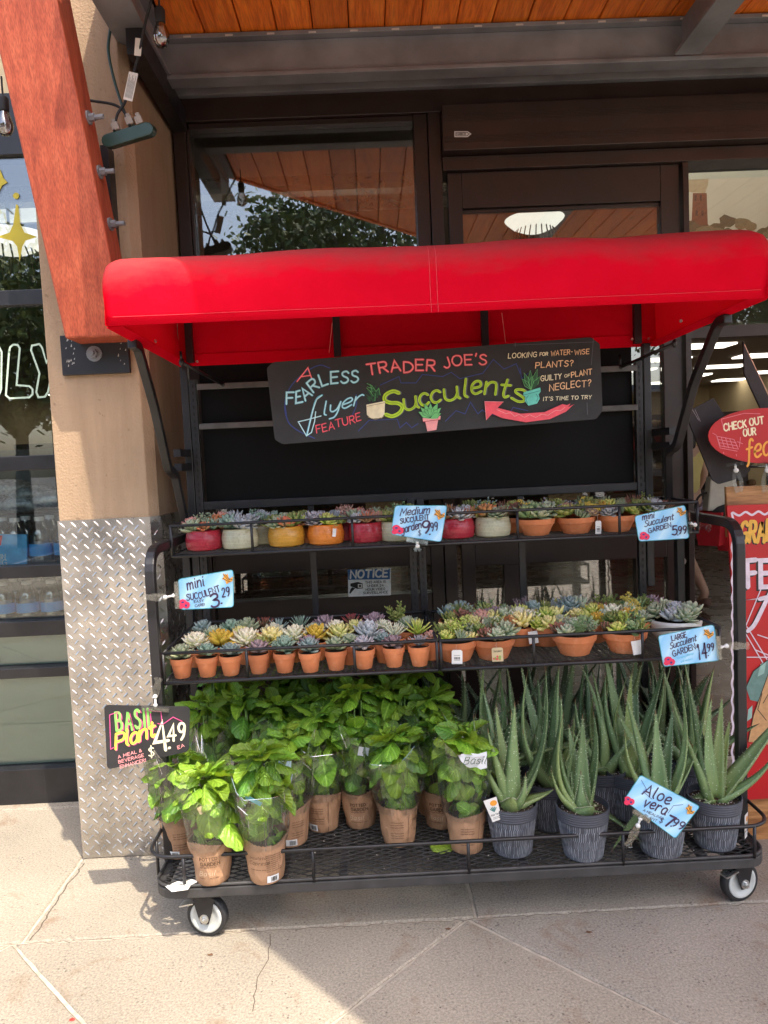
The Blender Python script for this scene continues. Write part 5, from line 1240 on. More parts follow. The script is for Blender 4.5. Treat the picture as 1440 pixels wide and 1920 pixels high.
def kraft_mesh(seed):
    r = random.Random(seed); n = 72; prof = KSH + [(0.0675,0.130),(0.0640,0.1300),(0.058,0.105)]
    ph = r.uniform(0,6)
    def fn(i, j, r_, z):
        a = 2*PI*j/n
        wv = 0.0022*math.sin(a*3+ph+z*40) + 0.0014*math.sin(a*7+ph*2-z*60) + 0.0012*noise.noise(Vector((a*3, z*60, seed)))*2
        if i >= 7: z += 0.006*math.sin(a*2+ph) + (0.0026 if (j % 2) else 0)
        if i < 2: wv *= 0.3
        return r_ + wv, z
    mb = MB(); mb.lathe(prof, n, fn=fn); me = mb.mesh('kraft_sleeve', KRAFT); autosmooth(me, 40); return me
KR = [kraft_mesh(s) for s in range(4)]
def cellomat():
    m = bpy.data.materials.new('clear_cellophane'); m.use_nodes = True; n = m.node_tree; n.nodes.clear()
    o = n.nodes.new('ShaderNodeOutputMaterial'); mx = n.nodes.new('ShaderNodeMixShader'); tr = n.nodes.new('ShaderNodeBsdfTransparent'); tr.inputs[0].default_value = (0.995,1,0.995,1)
    gl = n.nodes.new('ShaderNodeBsdfGlossy'); gl.inputs['Roughness'].default_value = 0.09; gl.inputs['Color'].default_value = (1,1,1,1)
    df_ = n.nodes.new('ShaderNodeBsdfDiffuse'); df_.inputs[0].default_value = (0.85,0.87,0.86,1)
    lw_ = n.nodes.new('ShaderNodeLayerWeight'); lw_.inputs[0].default_value = 0.16
    t = _tex(n, 'ShaderNodeTexNoise', 30, Detail=5.0, Distortion=1.5, stretch=(1,1,0.35)); bm = n.nodes.new('ShaderNodeBump'); bm.inputs['Strength'].default_value = 0.6; bm.inputs['Distance'].default_value = 0.008
    n.links.new(t.outputs[0], bm.inputs['Height']); n.links.new(bm.outputs[0], gl.inputs['Normal']); n.links.new(bm.outputs[0], lw_.inputs['Normal'])
    mr = n.nodes.new('ShaderNodeMapRange'); n.links.new(lw_.outputs['Fresnel'], mr.inputs[0]); mr.inputs[1].default_value = 0.0; mr.inputs[2].default_value = 1.0; mr.inputs[3].default_value = 0.055; mr.inputs[4].default_value = 0.9
    m2 = n.nodes.new('ShaderNodeMixShader'); m2.inputs[0].default_value = 0.02
    n.links.new(tr.outputs[0], m2.inputs[1]); n.links.new(df_.outputs[0], m2.inputs[2])
    n.links.new(mr.outputs[0], mx.inputs[0]); n.links.new(m2.outputs[0], mx.inputs[1]); n.links.new(gl.outputs[0], mx.inputs[2]); n.links.new(mx.outputs[0], o.inputs[0])
    return m
CELLO = cellomat(); FOLD = glassmat('film_fold', (0.95,0.97,0.96), 0.55, 1.5, 0.18)
def cello_mesh(seed, H=0.33, Rt=0.10):
    r = random.Random(seed); n = 26; m = 9; ph = r.uniform(0,6); mb = MB(); prof = []
    for i in range(m+1):
        t = i/m; prof.append((0.0655 + (Rt-0.0655)*t**0.8, 0.112 + (H-0.112)*t))
    def fn(i, j, r_, z):
        a = 2*PI*j/n; t = i/m
        wv = t*(0.012*math.sin(a*2+ph) + 0.008*math.sin(a*5+ph*3+z*9)) + 0.0018*(1+t)*abs(math.sin(a*9+ph+z*14)) + 0.004*noise.noise(Vector((math.cos(a)*3, math.sin(a)*3, z*18+seed)))*2*(0.4+t)
        # two corners stand up as peaks
        pk = max(0, math.cos(a*2 + ph))**3
        return r_ + wv, z + t*t*(0.060*pk - 0.025) + (noise.noise(Vector((a*4, z*30, seed)))*0.006 if 0 < i < m else 0)
    mb.lathe(prof, n, fn=fn, capb=False); top = mb.v[-n:]; mb.v = [(v[0]+r.uniform(-.0022,.0022), v[1]+r.uniform(-.0022,.0022), v[2]) for v in mb.v]; 
    eb = MB(); N_ = len(mb.v)//n
    for j in r.sample(range(n), 5):
        i0 = r.choice((0, 0, N_//3)); eb.tube([mb.v[i*n+(j+(1 if i > N_//2 and r.random() < .4 else 0)) % n] for i in range(i0, N_)], 0.0007, 3, cap=False)
    eb.tube(mb.v[-n:], 0.0006, 3, close=True)
    return mb.mesh('cellophane_wrap', CELLO, False), eb.mesh('film_fold', FOLD)
CL = [cello_mesh(s, H, R_) for s, H, R_ in ((1,0.31,0.096),(2,0.34,0.102),(3,0.30,0.094),(4,0.36,0.104))]
PRINT = M('brown_print', (0.05,0.022,0.012), 0.7); PRINTL = M('pale_print', (0.62,0.48,0.34), 0.7)
LABW = M('white_sticker', (0.72,0.74,0.76), 0.5, var=0.05); STEM = M('green_stem', (0.12,0.22,0.04), 0.6); PLBLUE = M('pale_blue_card', (0.45,0.60,0.70), 0.4)
def cone_fn(a0, zoff=0.0):
    def f(x, y, z):
        zz = y; R_ = 0.0475 + (0.066-0.0475)*min(1, max(0, zz/0.12)); a = a0 + x/R_; rr_ = R_ + 0.0034 + z
        return (rr_*math.sin(a), -rr_*math.cos(a), zz)
    return f
def sleeve_text(parent, lines, a0, mat, name='lettering'):
    f = cone_fn(a0); mb = MB()
    for text, x0, y0, h, wd, slant in lines:
        st, W = layout(text, 2.6, slant); k = h/10.0
        for p in st:
            q = []
            for a, b in zip(p, p[1:]):
                m_ = 2
                for i in range(m_): q.append((a[0]+(b[0]-a[0])*i/m_, a[1]+(b[1]-a[1])*i/m_))
            q.append(p[-1]); ribbon(mb, [(x0+a*k-W*k/2, y0+b*k) for a, b in q], wd, 0.0, f)
    return part(name, mb, mat, parent, world=False)
def orient(d, up, roll=0):
    d = d.normalized(); y = up.cross(d); 
    if y.length < 1e-3: y = Vector((0,1,0)).cross(d)
    y.normalize(); z = d.cross(y); R = Matrix((d, y, z)).transposed(); return (R @ Matrix.Rotation(roll, 3, 'X')).to_euler()
BC = 0
def basil(x, y, z, H, label, seed, light=0.3, nl=46, cel=0, ta=None, spread=1.0, lean=(0,0), leafs=1.0, tagcard=None):
    r = random.Random(seed); t = thing('basil_plant', label, 'basil plant', (x, y, z), (lean[0], lean[1], 0), 'potted basil plants in kraft paper sleeves')
    kr = obj('kraft_sleeve', KR[seed % 4], t, rot=(0,0,r.uniform(0,6)))
    mb = MB(); mb.add([(0,0,0.113)]+[(0.060*math.cos(a*PI/10), 0.060*math.sin(a*PI/10), 0.109) for a in range(20)], [(0,1+i,1+(i+1)%20) for i in range(20)]); part('soil', mb, SOIL, t, world=False)
    mb = MB()
    for k in range(7):
        a = r.uniform(0,2*PI); b0 = Vector((math.cos(a)*0.02, math.sin(a)*0.02, 0.11)); mb.tube([b0, b0+Vector((math.cos(a)*0.02,math.sin(a)*0.02,(H-0.13)*0.55)), Vector((math.cos(a)*0.05,math.sin(a)*0.05,H-0.04))], 0.0022, 5)
    part('stem', mb, STEM, t, world=False, smooth=True)
    Rt = 0.072*spread
    nl = int(nl*1.35)
    for k in range(nl):
        f = k/nl; a = k*GA + r.uniform(-.3,.3)
        if f < 0.52:   # crown: big cupped leaves, upright in the middle, drooping at the side
            q = math.sqrt(f/0.52); low = max(0, q-0.55)/0.45; rad = Rt*(0.15+0.65*q); zz = H - 0.015 - 0.150*low*r.uniform(0.3,1.0) + r.uniform(-.010,.012)
            el = math.radians(58-95*q + r.uniform(-16,16)); L = r.uniform(0.066,0.100)*leafs*(0.66+0.40*q)
            d = Vector((math.cos(a)*math.cos(el), math.sin(a)*math.cos(el), math.sin(el)))
            up = Vector((math.cos(a)*0.5*q, math.sin(a)*0.5*q, 1)); c = Vector((math.cos(a)*rad*0.62, math.sin(a)*rad*0.62, zz))
        else:          # leaves pressed inside the wrap
            g = (f-0.52)/0.48; zz = 0.118 + (H-0.20)*r.random()**1.3; rad = 0.046 + 0.040*(zz-0.11)/max(0.05, H-0.11) + r.uniform(-0.012,0.004); L = r.uniform(0.046,0.068)
            el = r.uniform(-0.9,1.3); tan = Vector((-math.sin(a), math.cos(a), 0))*r.choice((-1,1)); d = tan*math.cos(el)*0.8 + Vector((0,0,math.sin(el))); up = Vector((math.cos(a), math.sin(a), 0.1)); c = Vector((math.cos(a)*rad, math.sin(a)*rad, zz)) - d.normalized()*L*0.4
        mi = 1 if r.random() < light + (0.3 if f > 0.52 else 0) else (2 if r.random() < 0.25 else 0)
        o = obj('leaf', BLM[r.randrange(5)][mi], t, c, orient(d, up, r.uniform(-.5,.5))); L *= r.uniform(0.9,1.1); o.scale = (L, L*r.uniform(0.82,1.08), L*r.uniform(.8,1.2))
    # small growing tips
    for k in range(3):
        a = r.uniform(0,6); c = Vector((math.cos(a)*0.03, math.sin(a)*0.03, H-0.005))
        for q in range(4):
            aa = q*PI/2+a; d = Vector((math.cos(aa), math.sin(aa), 1.0)); o = obj('leaf', BLM[q][1], t, c, orient(d, Vector((0,0,1)))); o.scale = (0.028,)*3
    if cel: 
        c_ = obj('cellophane_wrap', CL[(seed+cel) % 4][0], t, rot=(0,0,r.uniform(0,6))); obj('film_fold', CL[(seed+cel) % 4][1], c_)
    if ta is not None:
        if ta[0] == 'garden':
            sleeve_text(t, [('POTTED', 0.002, 0.086, 0.0095, 0.0016, 0), ('GARDEN', 0.006, 0.069, 0.0105, 0.0017, 0), ('herb garden in a pot', 0, 0.062, 0.0035, 0.0006, 0), ('fresh and ready to grow', 0, 0.026, 0.0035, 0.0006, 0)], ta[1], PRINT)
            sleeve_text(t, [('Basil', -0.006, 0.036, 0.0150, 0.0014, 0.3)], ta[1], PRINTL)
        elif ta[0] == 'caprese':
            sleeve_text(t, [('Insalata', -0.012, 0.086, 0.0095, 0.0009, 0.35), ('Caprese', -0.010, 0.068, 0.0115, 0.0010, 0.35)] + [('basil tomato oil salt', 0.036, 0.095-k*0.0065, 0.0035, 0.0006, 0) for k in range(9)] + [('fresh summer salad', -0.012, 0.05, 0.0035, 0.0006, 0)], ta[1], PRINT)
        else:
            sleeve_text(t, [('care instructions', -0.006, 0.088-k*0.0085-(0.012 if k > 2 else 0), 0.0035, 0.0006, 0) for k in range(6)], ta[1], PRINT)
            if ta[0] == 'her': sleeve_text(t, [('HERB', 0.0, 0.086, 0.0100, 0.0017, 0)], ta[1]+1.05, PRINT)
        if ta[0] in ('caprese','plain'):
            f = cone_fn(ta[1] + (0.55 if ta[0] == 'caprese' else -0.5)); mb = MB()
            g = [(a, b) for b in (0.008, 0.030) for a in (-0.017,-0.0085,0,0.0085,0.017)]
            mb.add([f(a,b,0.0005) for a, b in g], [(i,i+1,i+6,i+5) for i in range(4)]); lb = part('sticker', mb, LABW, t, world=False)
            mb = MB(); barcode(mb, -0.006, 0.011, 0.018, 0.015, 0.0012, seed, lambda x,y,z: f(x,y,z)); part('print', mb, INK, lb, world=False)
    # dark side seam of the sleeve
    if ta and ta[0] in ('her', 'plain'):
        f = cone_fn(ta[1]+0.5); mb = MB(); ribbon(mb, [(0, 0.004+0.012*i) for i in range(10)], 0.0012, 0.0004, f); part('seam', mb, PRINT, t, world=False)
    if tagcard:
        for c, w_, h_, rl, m_ in tagcard:
            mb = MB(); R = Matrix.Rotation(rl, 3, 'Y'); q = [(-w_/2,0),(w_/2,0),(w_/2,h_),(-w_/2,h_)]
            mb.add([Vector(c) + R @ Vector((a, 0, b)) for a, b in q] + [Vector(c) + R @ Vector((a, 0.0008, b)) for a, b in q], [(0,1,2,3),(7,6,5,4),(0,4,5,1),(1,5,6,2),(2,6,7,3),(3,7,4,0)])
            part('label_card', mb, m_, t, world=False)
    return t
zb = ZD + 0.002
def gx(px, py): p = G(px, py, ZD); return p
def bpos(px, py, dy=0.045): p = gx(px, py); return p.x, p.y + dy
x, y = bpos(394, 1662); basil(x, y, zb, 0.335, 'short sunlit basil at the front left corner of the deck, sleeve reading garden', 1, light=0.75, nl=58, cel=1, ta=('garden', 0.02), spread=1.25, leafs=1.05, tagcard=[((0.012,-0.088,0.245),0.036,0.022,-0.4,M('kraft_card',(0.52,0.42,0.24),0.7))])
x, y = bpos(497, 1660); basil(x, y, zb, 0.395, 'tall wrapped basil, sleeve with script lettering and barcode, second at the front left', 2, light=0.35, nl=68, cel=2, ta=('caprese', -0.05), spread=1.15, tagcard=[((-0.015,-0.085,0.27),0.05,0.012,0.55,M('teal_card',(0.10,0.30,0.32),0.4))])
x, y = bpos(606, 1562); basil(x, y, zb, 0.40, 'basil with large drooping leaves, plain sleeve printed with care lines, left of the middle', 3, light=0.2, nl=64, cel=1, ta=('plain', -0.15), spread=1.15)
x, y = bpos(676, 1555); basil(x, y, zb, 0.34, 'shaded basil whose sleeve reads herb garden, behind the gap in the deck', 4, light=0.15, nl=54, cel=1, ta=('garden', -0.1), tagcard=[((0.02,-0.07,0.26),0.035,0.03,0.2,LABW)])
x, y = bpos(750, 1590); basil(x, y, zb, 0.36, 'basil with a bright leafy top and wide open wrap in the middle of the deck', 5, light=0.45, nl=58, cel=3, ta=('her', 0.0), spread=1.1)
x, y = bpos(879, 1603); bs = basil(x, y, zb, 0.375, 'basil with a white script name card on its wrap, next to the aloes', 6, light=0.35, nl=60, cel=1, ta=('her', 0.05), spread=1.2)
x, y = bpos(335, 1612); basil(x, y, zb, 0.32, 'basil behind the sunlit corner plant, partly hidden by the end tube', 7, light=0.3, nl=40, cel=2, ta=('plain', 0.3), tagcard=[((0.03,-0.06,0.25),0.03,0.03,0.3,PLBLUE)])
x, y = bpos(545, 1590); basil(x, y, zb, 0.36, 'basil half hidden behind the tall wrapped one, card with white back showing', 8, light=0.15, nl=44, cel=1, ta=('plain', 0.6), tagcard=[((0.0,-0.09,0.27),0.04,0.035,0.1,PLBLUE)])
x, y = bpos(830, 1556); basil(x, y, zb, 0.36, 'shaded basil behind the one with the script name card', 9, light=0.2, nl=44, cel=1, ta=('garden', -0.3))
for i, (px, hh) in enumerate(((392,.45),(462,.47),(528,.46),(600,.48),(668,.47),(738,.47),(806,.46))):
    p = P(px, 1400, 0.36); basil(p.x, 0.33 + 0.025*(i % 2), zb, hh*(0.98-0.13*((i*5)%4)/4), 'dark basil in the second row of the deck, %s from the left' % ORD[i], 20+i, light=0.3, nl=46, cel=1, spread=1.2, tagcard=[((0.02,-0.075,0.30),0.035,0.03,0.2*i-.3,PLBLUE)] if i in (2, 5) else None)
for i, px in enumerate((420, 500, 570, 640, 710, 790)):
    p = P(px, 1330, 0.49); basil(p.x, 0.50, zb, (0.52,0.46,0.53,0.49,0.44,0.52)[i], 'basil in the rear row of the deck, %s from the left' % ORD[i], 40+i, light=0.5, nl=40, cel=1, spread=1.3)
# script card on the sixth plant and a fallen leaf and tags on the deck
cb = Board('name_card', 'white wavy card reading basil in script, stuck on a cellophane wrap', 'name card', [(859,1417),(875,1411),(896,1414),(913,1409),(913,1440),(896,1444),(876,1438),(865,1428)], bs.location.y-0.105, LABW, thick=0.0006, rnd=0.002)
cb.write([('Basil', [(869,1433),(910,1432)], 15)], M('dark_green_ink', (0.03,0.10,0.04), 0.6), 1.3, slant=0.35)

# ---------------------------------------------------------------- aloe
def aloemat(name, c, c2):
    m, n, b = newmat(name)
    at = n.nodes.new('ShaderNodeAttribute'); at.attribute_name = 't'; t = _tex(n, 'ShaderNodeTexNoise', 14, Detail=4.0)
    oi = n.nodes.new('ShaderNodeObjectInfo'); base = ramp(n, t.outputs[0], [(0.3, c), (0.7, c2)]); base = ramp(n, oi.outputs['Random'], [(0.0, tuple(q*0.75 for q in c)), (0.5, c2), (1.0, (c2[0]*1.35, c2[1]*1.15, c2[2]*0.95))]); low = ramp(n, at.outputs['Fac'], [(0.0, (0.26,0.36,0.10)), (0.28, (0,0,0))])
    f = ramp(n, at.outputs['Fac'], [(0.0, (0.8,0.8,0.8)), (0.3, (0,0,0))]); c_ = mixc(n, f.outputs[0], base.outputs[0], (0.27,0.36,0.12))
    v = _tex(n, 'ShaderNodeTexVoronoi', 60, stretch=(1,1.1,0.5)); d = ramp(n, v.outputs['Distance'], [(0.17,(1,1,1)),(0.28,(0,0,0))]); g = ramp(n, v.outputs['Color'], [(0.5,(0,0,0)),(0.58,(1,1,1))])
    c_ = mixc(n, mixc(n, 1.0, d.outputs[0], g.outputs[0], 'MULTIPLY'), c_, (0.58,0.64,0.48))
    c_ = mixc(n, ramp(n, at.outputs['Fac'], [(0.93,(0,0,0)),(0.97,(1,1,1))]).outputs[0], c_, (0.16,0.08,0.04))
    st = _tex(n, 'ShaderNodeTexNoise', 60, Detail=3.0, stretch=(3,3,0.3)); c_ = mixc(n, 0.5, c_, ramp(n, st.outputs[0], [(0.3,(0.75,0.78,0.76)),(0.7,(1.15,1.15,1.12))]).outputs[0], 'MULTIPLY')
    n.links.new(c_, b.inputs['Base Color']); b.inputs['Roughness'].default_value = 0.45; return m
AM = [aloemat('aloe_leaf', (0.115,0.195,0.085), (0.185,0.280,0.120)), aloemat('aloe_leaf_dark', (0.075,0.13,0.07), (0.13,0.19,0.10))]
TOOTH = M('aloe_tooth', (0.42,0.46,0.30), 0.5)
def aloe_leaf(curv, wid, seed, mi):
    r = random.Random(seed); mb = MB(); n = 14; m = 8; vs = []; ts = []; C = []
    for i in range(n):
        t = i/(n-1); w = wid*(1-t**1.55)*(0.86+0.14*math.cos(t*3)) + 0.0016; x = t*0.98; z = curv*t*t + 0.008*math.sin(t*5+seed); th = wid*0.30*(1-t)**0.8 + 0.002
        C.append((x, z, w)); dep = 0.30*w*(1-t*0.5)
        for a, b_, in ((-1,0.9),(-0.55,0.25),(0,0.0),(0.55,0.25),(1,0.9),(0.62,-0.55),(0,-1.05),(-0.62,-0.55)):
            vs.append((x, a*w/2, z + (b_*dep if b_ > 0 else b_*th))); ts.append(t)
    fs = [(i*m+j, (i+1)*m+j, (i+1)*m+(j+1)%m, i*m+(j+1)%m) for i in range(n-1) for j in range(m)] + [tuple(range(m))]
    mb.add(vs, fs, ts); me = mb.mesh('leaf', AM[mi], True)
    tm = MB()
    for sg in (-1, 1):
        t = 0.12 + r.random()*0.03
        while t < 0.96:
            q = t*(n-1); i = int(q); f = q-i; x = C[i][0]*(1-f)+C[i+1][0]*f; z = C[i][1]*(1-f)+C[i+1][1]*f; w = C[i][2]*(1-f)+C[i+1][2]*f
            y = sg*w/2; z += 0.27*w*(1-t*0.5); s_ = 0.010
            tm.add([(x-s_*0.5,y,z-s_*.25),(x+s_*0.5,y,z-s_*.25),(x,y,z+s_*.25),(x+s_*0.5,y+sg*s_*0.95,z+s_*0.2)], [(0,1,3),(1,2,3),(2,0,3)]); t += 0.042
    return me, tm.mesh('teeth', TOOTH)
AL = [[aloe_leaf(c, w_, 7*i, mi) for mi in (0, 1)] for i, (c, w_) in enumerate(((0.03,0.125),(0.20,0.11),(-0.30,0.115),(0.42,0.10),(-0.06,0.15)))]
def ribbed():
    m, n, b = newmat('dark_blue_ribbed_pot'); tc = n.nodes.new('ShaderNodeTexCoord'); sx = n.nodes.new('ShaderNodeSeparateXYZ'); n.links.new(tc.outputs['Object'], sx.inputs[0])
    at = n.nodes.new('ShaderNodeMath'); at.operation = 'ARCTAN2'; n.links.new(sx.outputs['Y'], at.inputs[0]); n.links.new(sx.outputs['X'], at.inputs[1])
    cb_ = n.nodes.new('ShaderNodeCombineXYZ'); n.links.new(at.outputs[0], cb_.inputs[0]); n.links.new(sx.outputs['Z'], cb_.inputs[1])
    mp = n.nodes.new('ShaderNodeMapping'); mp.inputs['Scale'].default_value = (18, 16, 1); mp.inputs['Rotation'].default_value = (0,0,0.0); n.links.new(cb_.outputs[0], mp.inputs[0])
    t = n.nodes.new('ShaderNodeTexNoise'); t.inputs['Scale'].default_value = 1.0; t.inputs['Detail'].default_value = 3; n.links.new(mp.outputs[0], t.inputs['Vector'])
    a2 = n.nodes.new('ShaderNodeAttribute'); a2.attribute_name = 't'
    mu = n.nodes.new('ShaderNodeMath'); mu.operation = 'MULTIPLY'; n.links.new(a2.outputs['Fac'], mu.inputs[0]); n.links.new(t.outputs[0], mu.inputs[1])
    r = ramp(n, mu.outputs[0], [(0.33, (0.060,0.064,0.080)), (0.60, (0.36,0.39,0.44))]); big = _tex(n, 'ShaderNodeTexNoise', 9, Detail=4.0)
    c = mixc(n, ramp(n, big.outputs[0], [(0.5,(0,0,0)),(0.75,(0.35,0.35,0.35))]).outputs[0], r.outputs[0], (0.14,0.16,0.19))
    n.links.new(c, b.inputs['Base Color']); b.inputs['Roughness'].default_value = 0.6; return m
RIBM = ribbed()
def aloe_pot():
    n = 144; mb = MB(); H = 0.158; prof = [(0.055,0.0),(0.058,0.003)]; rows = 16
    for i in range(rows+1): t = i/rows; prof.append((0.0585+0.017*t, 0.005+0.112*t))
    for k in range(5): z = 0.120+k*0.0072; prof += [(0.0765+k*0.0006, z),(0.0783+k*0.0006, z+0.003),(0.0768+k*0.0006, z+0.0062)]
    prof += [(0.0805, H),(0.077, H),(0.074, H-0.02)]
    tt = []
    def fn(i, j, r_, z):
        if 2 <= i <= rows+2:
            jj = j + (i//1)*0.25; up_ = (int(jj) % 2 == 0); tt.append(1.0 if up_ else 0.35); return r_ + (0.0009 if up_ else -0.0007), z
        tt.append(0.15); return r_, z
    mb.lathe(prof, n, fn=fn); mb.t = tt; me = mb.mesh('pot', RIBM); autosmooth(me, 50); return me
APOT = aloe_pot(); ASOIL = disc_soil(0.074, 0.140)
PEB = M('perlite', (0.55,0.5,0.42), 0.9); mbp = MB(); rp = random.Random(3)
for k in range(120): a = rp.uniform(0,6.3); q = 0.072*math.sqrt(rp.random()); mbp.ball((q*math.cos(a), q*math.sin(a), 0.142), rp.uniform(0.0008,0.002), 5, 3)
APEB = mbp.mesh('perlite', PEB)
def plant_tag(parent, c, yaw=0.0, roll=-0.25):
    R = Matrix.Rotation(yaw, 3, 'Z') @ Matrix.Rotation(roll, 3, 'Y'); c = Vector(c); f = lambda x, y, z: c + R @ Vector((x, -z, y)); w_, h_ = 0.042, 0.072
    mb = MB(); q = [(-w_/2+.006,0),(w_/2-.006,0),(w_/2,h_),(-w_/2,h_)]
    mb.add([f(a,b,0) for a,b in q]+[f(a,b,0.0007) for a,b in q], [(3,2,1,0),(4,5,6,7),(0,1,5,4),(1,2,6,5),(2,3,7,6),(3,0,4,7)]); t = part('plant_tag', mb, CARDW, parent, world=False)
    mb = MB(); mb.add([f(0.006+0.011*math.cos(a*PI/6), 0.056+0.009*math.sin(a*PI/6), 0.001) for a in range(12)], [tuple(range(12))]); part('print', mb, M('print_orange',(0.75,0.30,0.03),0.6), t, world=False)
    mb = MB()
    for k in range(5): a = (k-2)*0.4; ribbon(mb, [(0,0.030),(0.013*math.sin(a),0.030+0.015*math.cos(a))], 0.003, 0.001+k*0.00005, f)
    part('print', mb, M('print_teal',(0.08,0.22,0.20),0.6), t, world=False)
    mb = MB(); st, W = layout('Aloe Vera', 2, 0.1)
    for p in st: ribbon(mb, [((a/W-0.5)*0.028, 0.018+b*0.0006) for a,b in p], 0.0008, 0.001, f)
    for k in range(2): ribbon(mb, [(-0.010,0.012-k*0.004),(0.010,0.012-k*0.004)], 0.001, 0.001, f)
    part('lettering', mb, INK, t, world=False)
def aloe(x, y, z, label, seed, leaves=None, n=9, H=0.36, dark=0, tg=None):
    r = random.Random(seed); t = thing('aloe_plant', label, 'aloe plant', (x, y, z), (0,0,0), 'aloe plants in dark ribbed pots')
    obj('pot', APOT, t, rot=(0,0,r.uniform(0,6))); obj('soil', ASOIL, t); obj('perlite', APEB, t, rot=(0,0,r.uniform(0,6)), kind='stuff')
    if leaves is None:
        leaves = []
        for k in range(n):
            f = k/(n-1); a = k*2.4 + r.uniform(-.3,.3); leaves.append((math.degrees(a), 84-46*(f**0.9)+r.uniform(-12,5), H*(1.0-0.45*f)*r.uniform(0.75,1.08), r.randrange(5)))
    for az, el, L, v in leaves:
        a = math.radians(az); e = math.radians(el); d = Vector((math.cos(a)*math.cos(e), math.sin(a)*math.cos(e), math.sin(e)))
        up = Vector((-math.cos(a), -math.sin(a), 0.25)) if el > 20 else Vector((0,0,1))
        me, te = AL[v][dark]; c = Vector((math.cos(a)*0.012, math.sin(a)*0.012, 0.134)); s_ = L/1.0
        ws = 1.3 if L > 0.25 else 1.35
        o = obj('leaf', me, t, c, orient(d, up)); o.scale = (L, 0.36*ws, 0.36*ws)
        o2 = obj('teeth', te, o, (0,0,0))
    if tg: plant_tag(t, *tg)
    return t
def apos(px, py): p = G(px, py, ZD); return p.x, p.y + 0.055
# azimuth 0 = right, -90 = towards the viewer
x, y = apos(968, 1612); aloe(x, y, zb, 'aloe with one tall central leaf, first pot at the front beside the basil', 1, [(-80,86,.37,4),(175,56,.31,1),(10,50,.42,3),(120,80,.33,0),(60,70,.30,1),(20,52,.20,0),(200,75,.28,0),(-60,28,.12,1),(-5,22,.14,0),(-100,60,.10,4),(90,62,.33,2)], tg=((-0.055,-0.062,0.128), 0.0, -0.28))
x, y = apos(1104, 1620); aloe(x, y, zb, 'aloe with spreading speckled leaves, second pot from the left at the front', 2, [(60,84,.30,0),(160,62,.27,1),(20,66,.30,1),(178,42,.24,3),(-5,12,.15,2),(185,26,.14,1),(-80,52,.09,4),(-110,45,.10,1),(100,72,.26,0),(140,52,.22,3)])
x, y = apos(1253, 1614); aloe(x, y, zb, 'aloe behind the aloe price card, with a small barcode label low on its pot', 3, [(150,80,.36,4),(45,70,.31,0),(10,52,.36,3),(170,48,.24,1),(80,82,.30,0),(20,40,.30,1),(190,12,.13,2),(100,66,.30,2)])
xq, yq = x, y
x, y = apos(1356, 1600); aloe(x, y, zb, 'aloe with a broad upright leaf, rightmost pot at the front of the deck', 4, [(140,84,.39,4),(50,72,.33,0),(15,46,.42,4),(-20,28,.25,1),(185,14,.16,2),(-90,10,.06,4),(40,64,.26,0),(100,76,.33,1),(160,70,.34,0)], tg=((0.082,-0.03,0.03), 0.9, 0.12))
x, y = apos(1040, 1565); aloe(x, y+0.01, zb, 'aloe in the gap behind the first two front pots', 5, H=0.42, n=10)
x, y = apos(1195, 1545); aloe(x, y, zb, 'aloe with wide leaves behind the aloe price card, in the second row', 6, [(120,80,.46,4),(60,70,.44,0),(170,66,.36,1),(20,68,.42,0),(90,84,.38,1),(140,58,.30,3),(5,56,.34,1)], tg=None)
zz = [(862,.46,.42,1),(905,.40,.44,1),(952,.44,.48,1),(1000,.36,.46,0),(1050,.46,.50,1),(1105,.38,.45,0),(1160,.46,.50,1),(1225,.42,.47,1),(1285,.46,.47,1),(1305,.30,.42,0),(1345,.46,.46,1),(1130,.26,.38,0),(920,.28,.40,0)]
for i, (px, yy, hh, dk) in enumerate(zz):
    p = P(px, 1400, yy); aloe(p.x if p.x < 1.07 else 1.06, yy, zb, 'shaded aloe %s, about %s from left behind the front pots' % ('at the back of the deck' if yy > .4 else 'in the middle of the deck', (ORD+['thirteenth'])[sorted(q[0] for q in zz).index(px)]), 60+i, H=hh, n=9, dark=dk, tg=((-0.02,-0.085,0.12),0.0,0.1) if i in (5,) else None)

mb = MB(); rp = random.Random(12)
for k in range(70):
    x = rp.uniform(XL+.05, XR-.05); y = rp.uniform(YF+.03, 0.25); mb.ball((x, y, ZD+0.0015), rp.uniform(0.0008, 0.0024), 5, 3)
part('perlite_crumbs', mb, PEB, rk, kind='stuff')
mb = MB(); rp = random.Random(13)
for k in range(60):
    x = rp.uniform(-0.6, 1.2); y = rp.uniform(-0.45, 0.5); mb.ball((x, y, 0.001), rp.uniform(0.0008, 0.0022), 5, 3, (1.4,1,0.6))
g_ = part('grit', mb, DIRT, None, kind='stuff'); g_['label'] = 'scattered grit and soil crumbs on the pavement around the rack'; g_['category'] = 'grit'
